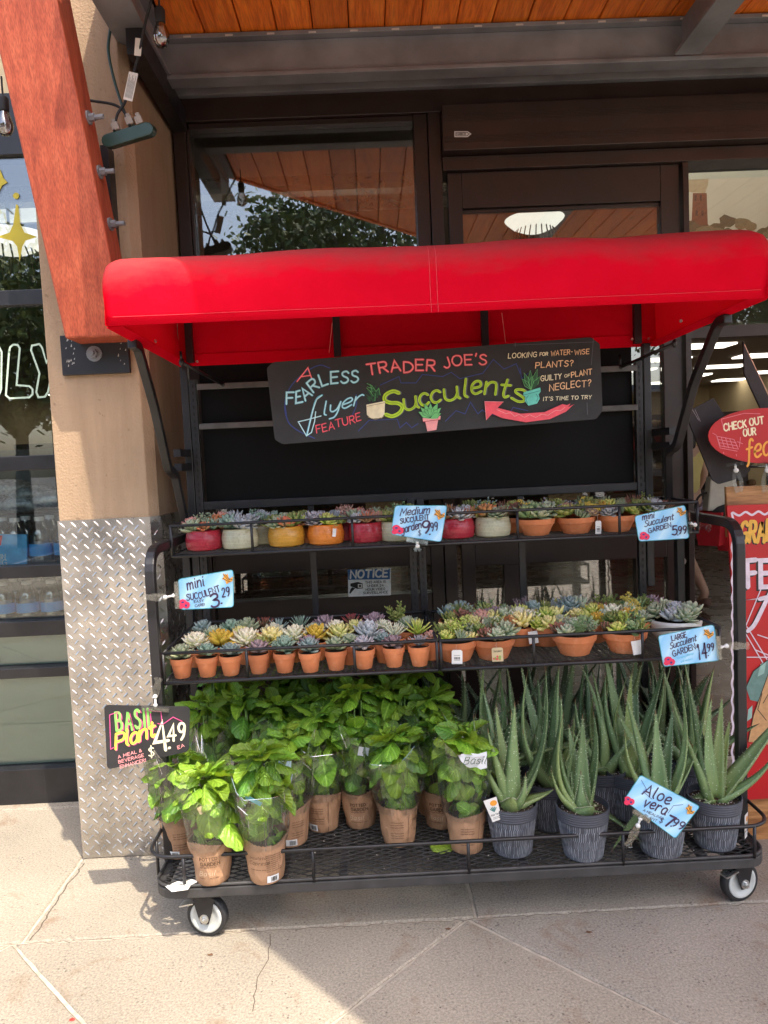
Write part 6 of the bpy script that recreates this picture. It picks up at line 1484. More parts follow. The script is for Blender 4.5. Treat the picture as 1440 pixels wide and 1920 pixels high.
# ---------------------------------------------------------------- inks and boards
def ink(name, c): return M('ink_'+name, c, 0.55, var=0.12, scale=60)
CHALK = M('chalkboard', (0.022, 0.021, 0.023), 0.6, var=0.35, scale=7, bmp=0.2, bscale=80)
PINK = ink('pink', (0.88,0.10,0.14)); PINKL = ink('light_pink', (0.90,0.36,0.37)); BLUE = ink('blue', (0.16,0.54,0.74)); BLUEL = ink('light_blue', (0.54,0.83,0.90)); GRN = ink('green', (0.50,0.74,0.03)); GRND = ink('dark_green', (0.02,0.09,0.035))
GRNM = ink('leaf_green', (0.18,0.58,0.20)); CREAM = ink('cream', (0.88,0.80,0.56)); PEACH = ink('peach', (0.90,0.56,0.32)); NAVY = ink('navy', (0.03,0.05,0.22)); TEAL = ink('teal', (0.15,0.64,0.55)); WHITE = ink('white', (0.82,0.82,0.78)); YEL = ink('yellow', (0.85,0.75,0.08)); MAG = ink('magenta', (0.62,0.08,0.25)); LGRN = ink('lime', (0.25,0.70,0.12)); GREY = ink('grey', (0.12,0.13,0.16))
DRED = ink('dark_red', (0.45,0.01,0.03)); ORG = ink('orange', (0.85,0.38,0.05)); BLKI = MATS['ink_black']
cbd = Board('chalkboard_sign', 'long black chalkboard with painted succulents and pink, blue and green lettering hung under the awning', 'sign',
    [(500,690),(512,679),(1108,632),(1125,645),(1130,770),(1118,786),(530,833),(515,824)], 0.22, CHALK, thick=0.011, rnd=0.006, xdir=None, bev=0.001)
S_ = cbd
S_.draw([[(618,690),(598,685),(570,700),(545,725),(534,757),(540,790),(560,808),(590,822)],[(668,740),(668,760),(660,780)],[(534,757),(540,790),(556,806)]], 2.6, NAVY, smooth=True)
S_.draw([[(713,722),(748,706),(752,718),(780,718),(792,702),(830,706),(846,698),(862,710),(905,700),(925,674),(945,692),(968,682),(975,700)],[(672,808),(692,788),(745,786),(750,802),(762,792),(772,802),(784,794)],[(835,790),(855,770),(872,776),(882,754),(896,776),(905,768)],[(905,770),(925,778),(955,776),(962,764),(990,770)],[(975,690),(978,710),(990,700)]], 2.0, NAVY)
S_.write([('A', [(557,715),(585,711)], 30)], PINK, 3.4, slant=0.25, inner=(PINKL,0.3))
S_.write([('FEARLESS', [(537,757),(570,752),(610,722),(672,716)], 29)], BLUE, 5.4, slant=0.1, jit=0.6, seed=4, inner=(BLUEL,0.55))
S_.write([('lyer', [(606,781),(640,768),(678,757)], 31)], BLUE, 4.4, slant=0.35, gap=1.2, inner=(BLUEL,0.5), seed=2)
S_.draw([[(604,741),(594,748),(587,768),(575,817)]], 4.4, BLUE, smooth=True); S_.draw([[(575,817),(584,811),(590,790),(592,772)],[(559,791),(576,787),(602,780)],[(560,792),(574,816)],[(603,742),(594,749),(587,768),(576,815)]], 2.6, BLUEL)
S_.write([('FEATURE', [(594,812),(632,802),(677,788)], 19)], PINK, 2.6, jit=0.8, seed=9)
S_.write([('TRADER', [(690,704),(752,697),(815,697)], 27)], PINK, 5.2, jit=1.1, seed=5, inner=(PINKL,0.35), slant=0)
S_.write([("JOE'S", [(834,692),(870,683),(912,684)], 25)], PINK, 4.6, jit=0.8, seed=6, inner=(PINKL,0.35), slant=0)
GW = dict(slant=0.08, gap=2.6, jit=0.9, inner=(ink('olive_shade',(0.24,0.42,0.02)),0.22))
S_.write([('S', [(724,781),(757,772)], 60)], GRN, 9.5, shadow=(GREY,2.5,2.0), **GW)
S_.write([('u', [(759,769),(783,763)], 44), ('c', [(787,761),(804,758)], 44), ('c', [(808,757),(826,754)], 44), ('u', [(834,750),(860,745)], 46), ('l', [(868,744),(877,743)], 44), ('e', [(883,742),(902,741)], 46), ('n', [(908,741),(929,742)], 46), ('t', [(934,744),(951,746)], 46), ('s', [(957,750),(981,757)], 46)], GRN, 6.2, seed=3, shadow=(GREY,2.5,2.0), **GW)
S_.fill([[(687,759),(722,752),(721,776),(716,784),(696,785),(688,778)]], CREAM); S_.draw([[(690,782),(704,787),(720,781)],[(688,762),(722,755)]], 1.2, ink('ochre',(0.35,0.28,0.12)))
r = random.Random(8); lv = []
for k in range(26):
    bx = 703 + r.uniform(-9,9); by = 757 - r.uniform(0,32); a = r.uniform(-0.9,0.9) + (bx-703)*0.06; L = r.uniform(9,14); dx, dy = math.sin(a), -math.cos(a)
    lv.append([(bx-dy*2,by+dx*2),(bx+dx*L,by+dy*L),(bx+dy*2,by-dx*2)])
S_.fill(lv, GRND); S_.draw([[(q[0][0],q[0][1]),q[1]] for q in lv[::3]], 0.8, GRNM)
S_.fill([[(792,784),(826,780),(825,787),(821,788),(818,806),(801,809),(797,790),(793,791)]], PINKL); S_.draw([[(793,791),(824,787)]], 1.4, DRED)
def leaves(cx, cy, spec, wd, mat, mat2):
    S_.fill([[(cx-math.cos(a)*2,cy-math.sin(a)*2),(cx+math.sin(a)*L*0.5-math.cos(a)*wd,cy-math.cos(a)*L*0.5-math.sin(a)*wd),(cx+math.sin(a)*L,cy-math.cos(a)*L),(cx+math.sin(a)*L*0.5+math.cos(a)*wd,cy-math.cos(a)*L*0.5+math.sin(a)*wd),(cx+math.cos(a)*2,cy+math.sin(a)*2)] for a, L in spec], mat)
    S_.draw([[(cx+math.sin(a)*L*0.5+math.cos(a)*wd,cy-math.cos(a)*L*0.5+math.sin(a)*wd),(cx+math.sin(a)*L,cy-math.cos(a)*L),(cx+math.sin(a)*L*0.5-math.cos(a)*wd,cy-math.cos(a)*L*0.5-math.sin(a)*wd),(cx,cy)] for a, L in spec], 0.9, mat2)
leaves(807, 784, [(-1.1,26),(1.15,22),(-0.75,28),(0.8,28),(-0.4,30),(0.45,32),(0,28)], 6, GRNM, GRND)
leaves(995, 731, [(-0.7,26),(0.6,30),(-0.4,34),(0.3,40),(-0.05,36),(0.0,24)], 5, GRND, GRNM)
S_.fill([[(981,736),(1012,727),(1013,734),(1009,740),(1011,748),(1006,757),(990,761),(983,752),(984,744),(980,742)]], TEAL); S_.draw([[(981,741),(1012,733)],[(988,757),(985,748),(990,742)],[(1005,753),(1008,745),(1004,739)]], 1.3, ink('deep_teal',(0.03,0.22,0.22)))
S_.write([('LOOKING', [(952,672),(1005,670)], 12), ('FOR', [(1011,668),(1026,667)], 8)], CREAM, 1.8, jit=0.7, seed=3)
S_.write([('WATER-', [(1032,668),(1072,664)], 12), ('WISE', [(1076,666),(1103,664)], 12)], PEACH, 1.8, jit=0.6, seed=7); S_.write([('PLANTS?', [(1003,691),(1073,686)], 14)], PEACH, 2.3, seed=11, jit=0.7)
S_.write([('GUILTY', [(1013,715),(1051,711)], 13)], CREAM, 2.0, seed=1); S_.write([('OF', [(1057,708),(1067,707)], 7)], CREAM, 1.4); S_.write([('PLANT', [(1070,708),(1108,702)], 13), ('NEGLECT?', [(1029,733),(1106,724)], 16)], PEACH, 2.3, seed=21, jit=0.7)
S_.write([("IT'S TIME TO TRY", [(1017,752),(1107,748)], 9)], CREAM, 1.6, seed=14)
S_.fill([[(908,753),(943,754),(932,765),(975,776),(1020,773),(1053,758),(1062,760),(1068,757),(1064,764),(1075,758),(1060,772),(1030,786),(985,792),(940,784),(922,776),(911,788)]], PINK)
S_.draw([[(930,768),(948,776),(956,774),(964,781),(972,777),(982,783),(992,778),(1003,783),(1014,777),(1026,779),(1040,770),(1050,770),(1058,764)],[(911,788),(908,753),(943,754)]], 1.2, PINKL)
S_.draw([[(965,651),(965,642)],[(962,648),(1112,642)],[(1111,635),(1107,685)],[(1000,800),(1105,770)],[(1098,752),(1098,778)],[(1075,773),(1110,771)]][:3]+[[(1099,755),(1100,778)]], 0.9, GREY)
STR = M('thin_string', (0.5,0.12,0.12), 0.7)
for px, a, b in ((620, (623,606), (617,662)), (948, (941,587), (948,643))):
    pa = P(a[0], a[1], -0.19); pb = P(b[0], b[1], 0.215); mb = MB(); mb.tube([pa, pb], 0.0007, 4); tag(part('hanging_string', mb, STR), 'thin %s string holding the chalkboard under the awning' % ('left' if px < 700 else 'right'), 'string')

# ---------------------------------------------------------------- price cards
def cardblue():
    m, n, b = newmat('pale_blue_price_card'); wv = _tex(n, 'ShaderNodeTexWave', 5.2, rot=(0,0,0.7), Distortion=1.2); wv.wave_profile = 'SAW'
    wv.inputs['Detail'].default_value = 1.0; r = ramp(n, wv.outputs[0], [(0.0,(0.24,0.56,0.86)),(0.45,(0.38,0.68,0.92)),(0.55,(0.52,0.78,0.94)),(1.0,(0.28,0.60,0.88))])
    n.links.new(r.outputs[0], b.inputs['Base Color']); b.inputs['Roughness'].default_value = 0.35; return m
CBLUE = cardblue(); EDGE = ink('card_edge', (0.05,0.35,0.42)); CLEARP = glassmat('clear_plastic', (0.93,0.95,0.94), 0.07, 1.45, 0.08)
LILAC = ink('dark_violet', (0.05,0.02,0.07))
def decor(b, bx, by, fx, fy, s=1.0, rot=0.0):
    c, s_ = math.cos(rot), math.sin(rot); R = lambda ox, oy, pts: [(ox+(x*c-y*s_)*s, oy+(x*s_+y*c)*s) for x, y in pts]
    b.fill([R(bx,by,[(-9,-9),(-3,-5),(0,-8),(3,2),(10,-2),(9,6),(3,9),(-2,12),(-5,4),(-11,3),(-7,-2)])], ORG)
    b.draw([R(bx,by,[(-8,-6),(2,5)]), R(bx,by,[(-4,-6),(4,4)]), R(bx,by,[(-9,1),(0,6)]), R(bx,by,[(4,2),(9,4)]), R(bx,by,[(0,8),(6,6)])], 1.3, BLKI)
    b.fill([R(fx,fy,[(8*math.cos(a*PI/4),6*math.sin(a*PI/4)) for a in range(8)]), R(fx+7*s,fy+5*s,[(7*math.cos(a*PI/4),7*math.sin(a*PI/4)) for a in range(8)]), R(fx-3*s,fy+7*s,[(6*math.cos(a*PI/4),5*math.sin(a*PI/4)) for a in range(8)])], ink('berry_red',(0.75,0.03,0.10)))
    b.fill([R(fx,fy,[(3*math.cos(a*PI/3),2*math.sin(a*PI/3)) for a in range(6)]), R(fx+6*s,fy+6*s,[(2.5*math.cos(a*PI/3),2.5*math.sin(a*PI/3)) for a in range(6)])], ink('navy_dot',(0.04,0.04,0.2)))
def price(label, px, Y, normal=(0,-1,0.0), rnd=0.010):
    b = Board('price_card', label, 'price card', px, Y, CBLUE, normal, 0.0016, rnd, 'handwritten blue price cards', partname='card')
    mb = MB(); sh = [(x, y, 0.0004) for x, y in b.sh]; mb.tube(sh, 0.0011, 4, close=True); part('card_edge', mb, EDGE, b.e, world=False); b.layer = 0.0016
    return b
def clip_holder(b, jaw, joint, grip, ang=None, owner=None):
    "clear plastic sign holder: jaw on the card, ball joint, grip on the rail; pixels and depth"
    cl = b.e
    f = lambda p, z: (*b.S(p[0], p[1]), z)
    (j0, j1) = jaw; a = Vector(f(j0, 0.003)); c = Vector(f(j1, 0.003))
    mb = MB(); mb.bar(a, c, 0.009, 0.010); mb.bar(a + Vector((0,0,.004)), c + Vector((0,0,.004)), 0.016, 0.0015); part('clip_jaw', mb, CLEARP, cl, world=False)
    m = (a+c)/2; j = Vector(f(joint, 0.0)); mb = MB(); mb.tube([m, j], 0.0035, 8); mb.ball(j, 0.0075); mb.ball(m.lerp(j, 0.3), 0.0065); part('ball_joint', mb, ink('milky',(0.75,0.75,0.72)), cl, world=False, smooth=True)
    g = Vector(f(grip, 0.0)); d = (g-j).normalized(); n_ = Vector((-d.y, d.x, 0))
    mb = MB()
    for sg in (-1, 1):
        mb.bar(j + n_*0.003*sg, j.lerp(g,0.45) + n_*0.007*sg, 0.011, 0.002, (0,0,1)); mb.bar(j.lerp(g,0.45) + n_*0.007*sg, g + n_*0.002*sg, 0.012, 0.002); mb.bar(g + n_*0.002*sg, g + d*0.012 + n_*0.009*sg, 0.012, 0.002)
    part('clip_grip', mb, CLEARP, cl, world=False)
b = price('blue price card reading mini succulent 3.29, clipped to the left end tube', [(334,1086),(437,1068),(438,1138),(338,1143)], 0.06)
b.write([('mini', [(352,1106),(383,1098)], 19)], LILAC, 2.3, seed=3, slant=0.2); b.write([('SUCCULENT', [(351,1126),(382,1120),(413,1108)], 12)], LILAC, 1.8, seed=5, jit=0.5)
b.write([('3', [(397,1139),(412,1135)], 25)], LILAC, 3.6); b.write([('.', [(414,1131),(418,1131)], 14)], LILAC, 3); b.write([('29', [(417,1119),(431,1117)], 17)], LILAC, 2.2)
b.write([('EASY', [(364,1130),(382,1128)], 4.5), ('CARE!', [(366,1138),(384,1135)], 4.5)], LILAC, 0.9)
decor(b, 427, 1083, 343, 1129); clip_holder(b, ((332,1090),(334,1140)), (310,1120), (276,1120))
b = price('blue price card reading medium succulent garden 9.99 on the top shelf rail', [(741,948),(838,948),(827,1016),(733,1002)], 0.27, (0,-1,0.12))
b.write([('Medium', [(750,967),(805,962)], 13), ('garden', [(753,1000),(790,990)], 13)], LILAC, 1.8, slant=0.3, gap=1.6, seed=4); b.write([('SUCCULENT', [(751,982),(804,973)], 9)], LILAC, 1.6, seed=5, jit=0.5)
b.write([('9', [(792,1000),(806,998)], 22)], LILAC, 3.4); b.write([('.', [(804,1002),(808,1002)], 12)], LILAC, 2.6); b.write([('99', [(808,996),(821,994)], 15)], LILAC, 1.9); b.write([('$', [(784,1005),(790,1004)], 11)], LILAC, 1.0)
decor(b, 824, 963, 743, 990); clip_holder(b, ((762,1011),(802,1018)), (783,1024), (783,1026))
b = price('blue price card reading mini succulent garden 5.99, top shelf right end', [(1190,968),(1284,947),(1292,1009),(1198,1015)], 0.24, (0.0,-1,0.05))
b.write([('mini', [(1204,975),(1226,971)], 11)], LILAC, 1.7, slant=0.3); b.write([('Succulent', [(1208,988),(1262,974)], 11)], LILAC, 1.4, slant=0.4, gap=1.4); b.write([('GARDEN', [(1216,1000),(1258,988)], 8.5)], LILAC, 1.5, seed=5, jit=0.4)
b.write([('5', [(1260,1003),(1269,1002)], 17)], LILAC, 2.6); b.write([('.', [(1269,1003),(1272,1003)], 12)], LILAC, 2); b.write([('99', [(1271,1001),(1286,1000)], 14)], LILAC, 2.2); decor(b, 1277, 958, 1206, 1002, 0.85); clip_holder(b, ((1289,960),(1292,1000)), (1303,984), (1325,989))
b = price('blue price card reading large succulent garden 14.99 on the right end tube', [(1234,1192),(1338,1171),(1349,1238),(1244,1250)], 0.05)
b.write([('LARGE', [(1260,1202),(1287,1194)], 10), ('GARDEN', [(1262,1231),(1304,1217)], 11)], LILAC, 1.6, seed=6, jit=0.5); b.write([('Succulent', [(1256,1217),(1305,1201)], 11.5)], LILAC, 1.4, slant=0.4, gap=1.4); b.write([('14', [(1309,1236),(1326,1233)], 30)], LILAC, 3.0, gap=3.5, slant=0.05); b.write([('.', [(1326,1229),(1329,1229)], 12)], LILAC, 2); b.write([('99', [(1326,1221),(1338,1219)], 14)], LILAC, 1.9)
b.write([('for sunny tabletops', [(1270,1236),(1300,1226)], 4), ('and windows', [(1276,1242),(1298,1236)], 4)], BLUE, 0.6); decor(b, 1328, 1186, 1252, 1236, 0.95, -0.15); clip_holder(b, ((1344,1192),(1348,1236)), (1362,1211), (1397,1211))
b = price('tilted blue price card reading aloe vera 7.99 clipped to the deck rail', [(1201,1453),(1312,1512),(1266,1572),(1170,1500)], -0.09, (0,-1,0.08), 0.008)
b.write([('Aloe', [(1204,1488),(1254,1508)], 23), ('vera', [(1205,1510),(1246,1528)], 21)], LILAC, 3.0, seed=3, jit=0.5, slant=0.15); b.write([('A HEALING', [(1205,1520),(1240,1536)], 5), ('PLANT', [(1207,1530),(1230,1541)], 5.5)], LILAC, 0.8)
b.write([('7', [(1245,1546),(1255,1551)], 24)], LILAC, 4.0); b.write([('.', [(1256,1548),(1260,1549)], 12)], LILAC, 2.6); b.write([('99', [(1258,1546),(1277,1556)], 17)], LILAC, 2.6); b.write([('$', [(1234,1541),(1240,1544)], 13)], LILAC, 1.2)
b.draw([[(1202,1462),(1212,1480),(1206,1484),(1222,1498)],[(1280,1508),(1262,1510),(1252,1524)]], 0.9, NAVY)
decor(b, 1294, 1517, 1177, 1498, 0.9, 0.5); clip_holder(b, ((1186,1518),(1218,1538)), (1196,1548), (1180,1580))
# basil board
b = Board('price_board', 'small black board reading basil plant 4.49 hanging at the left end of the rack', 'price board', [(195,1322),(356,1325),(354,1409),(201,1443)], 0.07, CHALK, (0.05,-1,0), 0.003, 0.014, partname='card')
b.write([('BASIL', [(222,1373),(293,1363)], 36)], MAG, 2.4, seed=2, slant=0.12, jit=0.3, gap=4.0)
b.layer += 0.0002; b.write([('BASIL', [(219,1371),(288,1362)], 36)], LGRN, 4.2, seed=2, slant=0.12, jit=0.3, gap=4.0); b.draw([[(282,1336),(284,1331)]], 3, LGRN)
b.write([('Plant', [(217,1404),(290,1380)], 28)], YEL, 4.6, slant=0.35, gap=1.2, seed=4, shadow=(MAG,1.5,1.5))
b.write([('$', [(279,1420),(290,1418)], 22)], CREAM, 2.2); b.write([('4', [(292,1408),(318,1404)], 56)], CREAM, 6.0, slant=0.05); b.write([('.', [(316,1402),(320,1402)], 20)], CREAM, 5)
b.write([('49', [(316,1389),(347,1386)], 32)], CREAM, 4.6)
b.write([('A MEAL &', [(222,1422),(266,1409)], 6), ('BEVERAGE', [(223,1431),(270,1418)], 6), ('ENHANCER!', [(226,1440),(274,1427)], 6), ('EA', [(334,1404),(346,1399)], 6)], PINKL, 1.0, seed=8)
b.draw([[(216,1400),(208,1404),(206,1340),(222,1334)],[(280,1332),(302,1333),(304,1352)],[(296,1356),(305,1358),(325,1344),(342,1352)]], 1.6, MAG)
clip_holder(b, ((266,1327),(318,1330)), (291,1306), (296,1278))
# surveillance notice on the window glass
n_ = Board('surveillance_notice', 'white and blue notice about video surveillance stuck on the shop window', 'notice', [(652,1069),(733,1065),(733,1116),(653,1119)], 0.985, ink('notice_white',(0.88,0.90,0.90)), thick=0.0015, rnd=0.004)
n_.fill([[(652,1068),(731,1066),(731,1086),(653,1087)]], ink('notice_blue',(0.03,0.12,0.32))); n_.write([('NOTICE', [(657,1084),(726,1081)], 14)], WHITE, 3.4, slant=0.12, jit=0)
n_.write([('THIS AREA IS', [(685,1094),(723,1092.5)], 4.2), ('UNDER 24', [(689,1100.5),(719,1099.5)], 4.2), ('HOUR VIDEO', [(686,1107.5),(722,1106)], 4.2), ('SURVEILLANCE', [(681,1114),(727,1112)], 4.2)], BLKI, 0.8, slant=0, jit=0)
n_.fill([[(657,1094),(671,1091),(680,1094),(680,1103),(670,1104),(657,1099)],[(660,1101),(666,1103),(661,1108),(657,1113),(655,1112),(657,1105)]], BLKI); n_.fill([[(671,1095),(679,1095),(679,1102),(671,1102)]], WHITE); n_.fill([[(673,1096.5),(677,1096.5),(677,1100.5),(673,1100.5)]], BLKI)

# ---------------------------------------------------------------- easel sign right of the rack
OAK = wood('oak_board', (0.24,0.10,0.035), (0.40,0.19,0.07), (0.52,0.27,0.11), stretch=(1.2,9,9), knots=False)
SRED = M('sign_red', (0.48,0.008,0.012), 0.42, var=0.12, scale=5)
ez = Board('easel_sign', 'tall red hand lettered easel sign with an oak top board, right of the rack', 'easel sign', [(1363,948),(1640,938),(1670,1480),(1400,1500)], 0.35, SRED, thick=0.012, rnd=0.006, partname='red_panel')
def wrap(b, px, thick, mat, name, z0=0.0):
    q = [b.S(*p) for p in px]; ar = sum(q[i-1][0]*q[i][1]-q[i][0]*q[i-1][1] for i in range(len(q))); q = q if ar > 0 else q[::-1]
    mb = MB(); mb.slab(q, z0-thick, z0); return part(name, mb, mat, b.e, world=False, bev=0.002)
wrap(ez, [(1365,913),(1635,903),(1638,1000),(1367,1008)], 0.016, OAK, 'top_board', -0.0125); wrap(ez, [(1395,1360),(1680,1345),(1690,1580),(1402,1600)], 0.016, OAK, 'lower_board', -0.0125)
for xx in (1420, 1640): wrap(ez, [(xx,1000),(xx+22,1000),(xx+30,1640),(xx+8,1640)], 0.02, OAK, 'leg', -0.03)
ez.draw([[(1374+ (1 if k%2 else -2),962+k*16+ (0)) for k in range(32)],[(1374+k*12,964-k*0.5+(3 if k%2 else -3)) for k in range(22)]], 4, ink('pale_violet',(0.68,0.58,0.66)), smooth=True)
ez.write([('GRAB', [(1388,1016),(1448,1014)], 38)], ink('mustard',(0.75,0.42,0.06)), 6.5, shadow=(BLKI,-2.5,2), seed=4, jit=0.5); ez.write([('OUR', [(1462,1014),(1520,1010)], 34)], MATS['ink_mustard'], 6.0, shadow=(BLKI,-2.5,2), seed=4)
ez.write([('FEARLESS', [(1402,1102),(1600,1090)], 50)], ink('sign_lilac',(0.72,0.62,0.70)), 9, shadow=(BLKI,-4,3), seed=6, slant=0.0, jit=0.5); ez.write([('flyer', [(1408,1160),(1600,1130)], 62)], MATS['ink_sign_lilac'], 8, shadow=(BLKI,-4,3), slant=0.45, gap=1.0)
ez.draw([[(1392,1120),(1372,1128),(1425,1122)],[(1428,1100),(1395,1180),(1378,1186),(1380,1160),(1395,1140)],[(1400,1175),(1440,1240)],[(1396,1185),(1440,1260)],[(1415,1218),(1440,1228)],[(1400,1232),(1440,1232)],[(1420,1190),(1450,1200)]], 2.0, MATS['ink_pale_violet'])
ez.fill([[(1398,1288),(1412,1258),(1440,1236),(1470,1240),(1470,1310),(1440,1320),(1406,1312)]], ink('grey_green_paint',(0.14,0.25,0.22))); ez.fill([[(1440,1262),(1470,1250),(1470,1400),(1402,1390),(1412,1340)]], ink('tan_paint',(0.58,0.32,0.14))); ez.fill([[(1425,1245),(1436,1240),(1432,1262),(1420,1268)],[(1402,1330),(1410,1322),(1409,1345),(1400,1352)]], ink('pale_teal_paint',(0.30,0.48,0.42)))
ez.draw([[(1398,1288),(1412,1258),(1440,1236)],[(1440,1262),(1412,1340),(1402,1390)],[(1428,1300),(1420,1330),(1436,1350)],[(1446,1290),(1430,1318)]], 1.4, BLKI)
ov = Board('oval_sign', 'red oval sign reading check out our feature, held in clear clips on the easel sign', 'oval sign', [(1436+108*math.cos(a*PI/18)*1.0, 820+52*math.sin(a*PI/18)-3) for a in range(36)], 0.345, SRED, thick=0.004, rnd=0, xdir=(0.998,0,0.05))
ov.write([('CHECK OUT', [(1358,808),(1432,794)], 13)], CREAM, 2.6, seed=3, jit=0.5, slant=0.05); ov.write([('OUR', [(1394,818),(1417,815)], 13)], CREAM, 2.4, slant=0.05); ov.write([('feature', [(1400,862),(1505,838)], 34)], ORG, 4.0, slant=0.25, gap=1.4)
ov.draw([[(1336,812),(1343,816),(1350,840),(1382,846)],[(1344,818),(1376,824),(1384,842),(1350,836),(1344,818)],[(1352,820),(1358,838)],[(1360,821),(1366,840)],[(1368,823),(1375,841)],[(1346,824),(1380,830)],[(1348,830),(1382,836)],[(1356,848),(1357,851)],[(1380,852),(1381,855)],[(1382,828),(1392,832)],[(1388,820),(1386,838)],[(1352,786),(1395,775),(1425,776)],[(1352,786),(1356,802)]], 1.2, ink('thin_pink',(0.72,0.20,0.25)))
for jx, gx_ in ((1380,1386),(1438,1437)):
    f = lambda p, z: (*ov.S(p[0], p[1]), z); mb = MB(); a = Vector(f((jx-18,872),0.004)); c = Vector(f((jx+12,868),0.004)); mb.bar(a,c,0.012,0.012); part('clip_jaw', mb, CLEARP, ov.e, world=False)
    mb = MB(); p = Vector(f((jx,882),0)); mb.ball(p,0.009); mb.tube([(a+c)/2,p],0.004,6); part('ball_joint', mb, MATS['ink_milky'], ov.e, world=False, smooth=True)
    g = Vector(f((gx_,922),0)); mb = MB()
    for sg in (-1,1): mb.bar(p+Vector((0.004*sg,0,0)), p.lerp(g,0.55)+Vector((0.013*sg,0,0)),0.014,0.002); mb.bar(p.lerp(g,0.55)+Vector((0.013*sg,0,0)), g+Vector((0.006*sg,0,0)),0.014,0.002)
    part('clip_grip', mb, CLEARP, ov.e, world=False)
bd = Board('black_board', 'plain black board leaning behind the red oval sign', 'board', [(1285,774),(1338,746),(1366,790),(1408,880),(1396,894),(1348,908),(1336,900)], 0.42, M('brown_black_board',(0.022,0.014,0.016),0.6,bmp=0.3,bscale=90), thick=0.008, rnd=0.006)
bd.draw([[(1303,768),(1313,790)],[(1297,766),(1310,788)]], 0.7, ink('chalk_line',(0.45,0.4,0.42)))
bd2 = Board('leaning_board', 'edge of a second dark board with pale rim above the oval sign', 'board', [(1394,640),(1404,660),(1440,742),(1500,860),(1480,880),(1424,760),(1396,700)], 0.42, MATS['brown_black_board'], thick=0.01, rnd=0.0)
bd2.draw([[(1396,646),(1404,664),(1440,738),(1475,800)]], 3.0, ink('pale_rim',(0.70,0.42,0.30)))
# fallen tags and leaf on the deck
for k, (pts, lbl) in enumerate((([(310,1662),(334,1652),(362,1654),(352,1668),(322,1672)],'white paper tag lying on the left corner of the deck'),([(338,1656),(360,1648),(372,1652),(352,1662)],'second white tag lying beside the front basil pot'))):
    q = [G(p[0],p[1],ZD+0.004+0.003*k) for p in pts]; mb = MB(); mb.add([tuple(p) for p in q]+[(p.x,p.y,p.z-0.0008) for p in q], [tuple(range(5)) if len(q)==5 else tuple(range(4)), tuple(range(len(q),2*len(q)))[::-1]] + [(i,(i+1)%len(q),(i+1)%len(q)+len(q),i+len(q)) for i in range(len(q))]); tag(part('fallen_tag', mb, CARDW), lbl, 'paper tag')
p = G(808, 1586, ZD+0.008); o = obj('fallen_leaf', BLM[0][1], None, p, (0.1,0,0.1)); o.scale = (0.085,0.075,0.06); tag(o, 'green basil leaf lying on the empty middle of the deck', 'leaf')
p = G(100, 1695, 0.003)
for k, (px, py) in enumerate(((135,1912),(840,1742),(1105,1748),(395,1790))):
    p = G(px, py, 0.001); mb = MB(); rr = random.Random(k); a = rr.random()*3; n = 8; vs_ = [(p.x+math.cos(a+i*PI/4)*0.006*rr.uniform(.6,1.3)*1.5, p.y+math.sin(a+i*PI/4)*0.005*rr.uniform(.6,1.3), 0.0008+0.002*(i%2)) for i in range(n)]
    mb.add(vs_+[(p.x,p.y,0.004)], [(i,(i+1)%n,n) for i in range(n)]); tag(part('litter_speck', mb, ink('red_bit',(0.6,0.03,0.02)) if k == 0 else M('dry_leaf',(0.12,0.06,0.03),0.9)), ['tiny red scrap on the pavement at the lower left edge','dry leaf scrap just in front of the deck middle','small brown seed on the shaded pavement','dark gum spot below the left caster'][k], 'litter')
# ---------------------------------------------------------------- bulbs, cables, power block
GP = M('dark_green_plastic', (0.014,0.045,0.034), 0.4); GREYP = M('grey_plug', (0.30,0.26,0.22), 0.6); BULB = glassmat('bulb_glass', (0.80,0.74,0.68), 0.22, 1.5, 0.05); PAPER = M('cable_label', (0.70,0.67,0.60), 0.7)
pb = thing('power_block', 'dark green outdoor power block with three plugs beside the timber brace', 'power strip', P(240,262,0.36))
yb_ = 0.36; a = P(206,268,yb_); c = P(278,246,yb_); dv = (c-a).normalized(); uz = Vector((-dv.z,0,dv.x))
mb = MB(); pts = []
for i in range(9): t = -PI/2 + PI*i/8; pts.append(c + dv*0.022*math.cos(t) + uz*0.022*math.sin(t))
for i in range(9): t = PI/2 + PI*i/8; pts.append(a + dv*0.022*math.cos(t) + uz*0.022*math.sin(t))
K = len(pts); mb.add([p+Vector((0,-0.02,0)) for p in pts]+[p+Vector((0,0.03,0.012)) for p in pts], [tuple(range(K))[::-1], tuple(range(K,2*K))]+[(i,(i+1)%K,(i+1)%K+K,i+K) for i in range(K)]); part('housing', mb, GP, pb, bev=0.004)
for k, (px, py) in enumerate(((220,246),(246,235),(264,234))):
    p = P(px, py, 0.35); mb = MB(); mb.bar(p, p+uz*0.026-dv*0.002, 0.026, 0.024); mb.bar(p+uz*0.026, p+uz*0.038, 0.016, 0.014); part('plug', mb, GREYP, pb, bev=0.003)
def cable(pts, r, m, label, nm='cable'):
    q = curve([P(*a) for a in pts], 8); mb = MB(); mb.tube(q, r, 8); return tag(part(nm, mb, m, smooth=True), label, 'cable')
cable([(207,0,.42),(207,50,.42),(203,95,.42),(214,150,.41),(228,195,.39),(240,228,.36)], 0.005, GP, 'dark green cable dropping down the pillar to the power block')
cable([(284,0,.30),(272,45,.32),(262,95,.34),(250,140,.36),(235,190,.36),(220,215,.35),(214,246,.34)], 0.0045, RUBR, 'black cable from the string lights to the left plug')
cable([(138,182,.40),(172,189,.37),(205,194,.36),(225,202,.36),(238,218,.35),(243,236,.34)], 0.0045, RUBR, 'black cable looping from behind the timber brace to the middle plug')
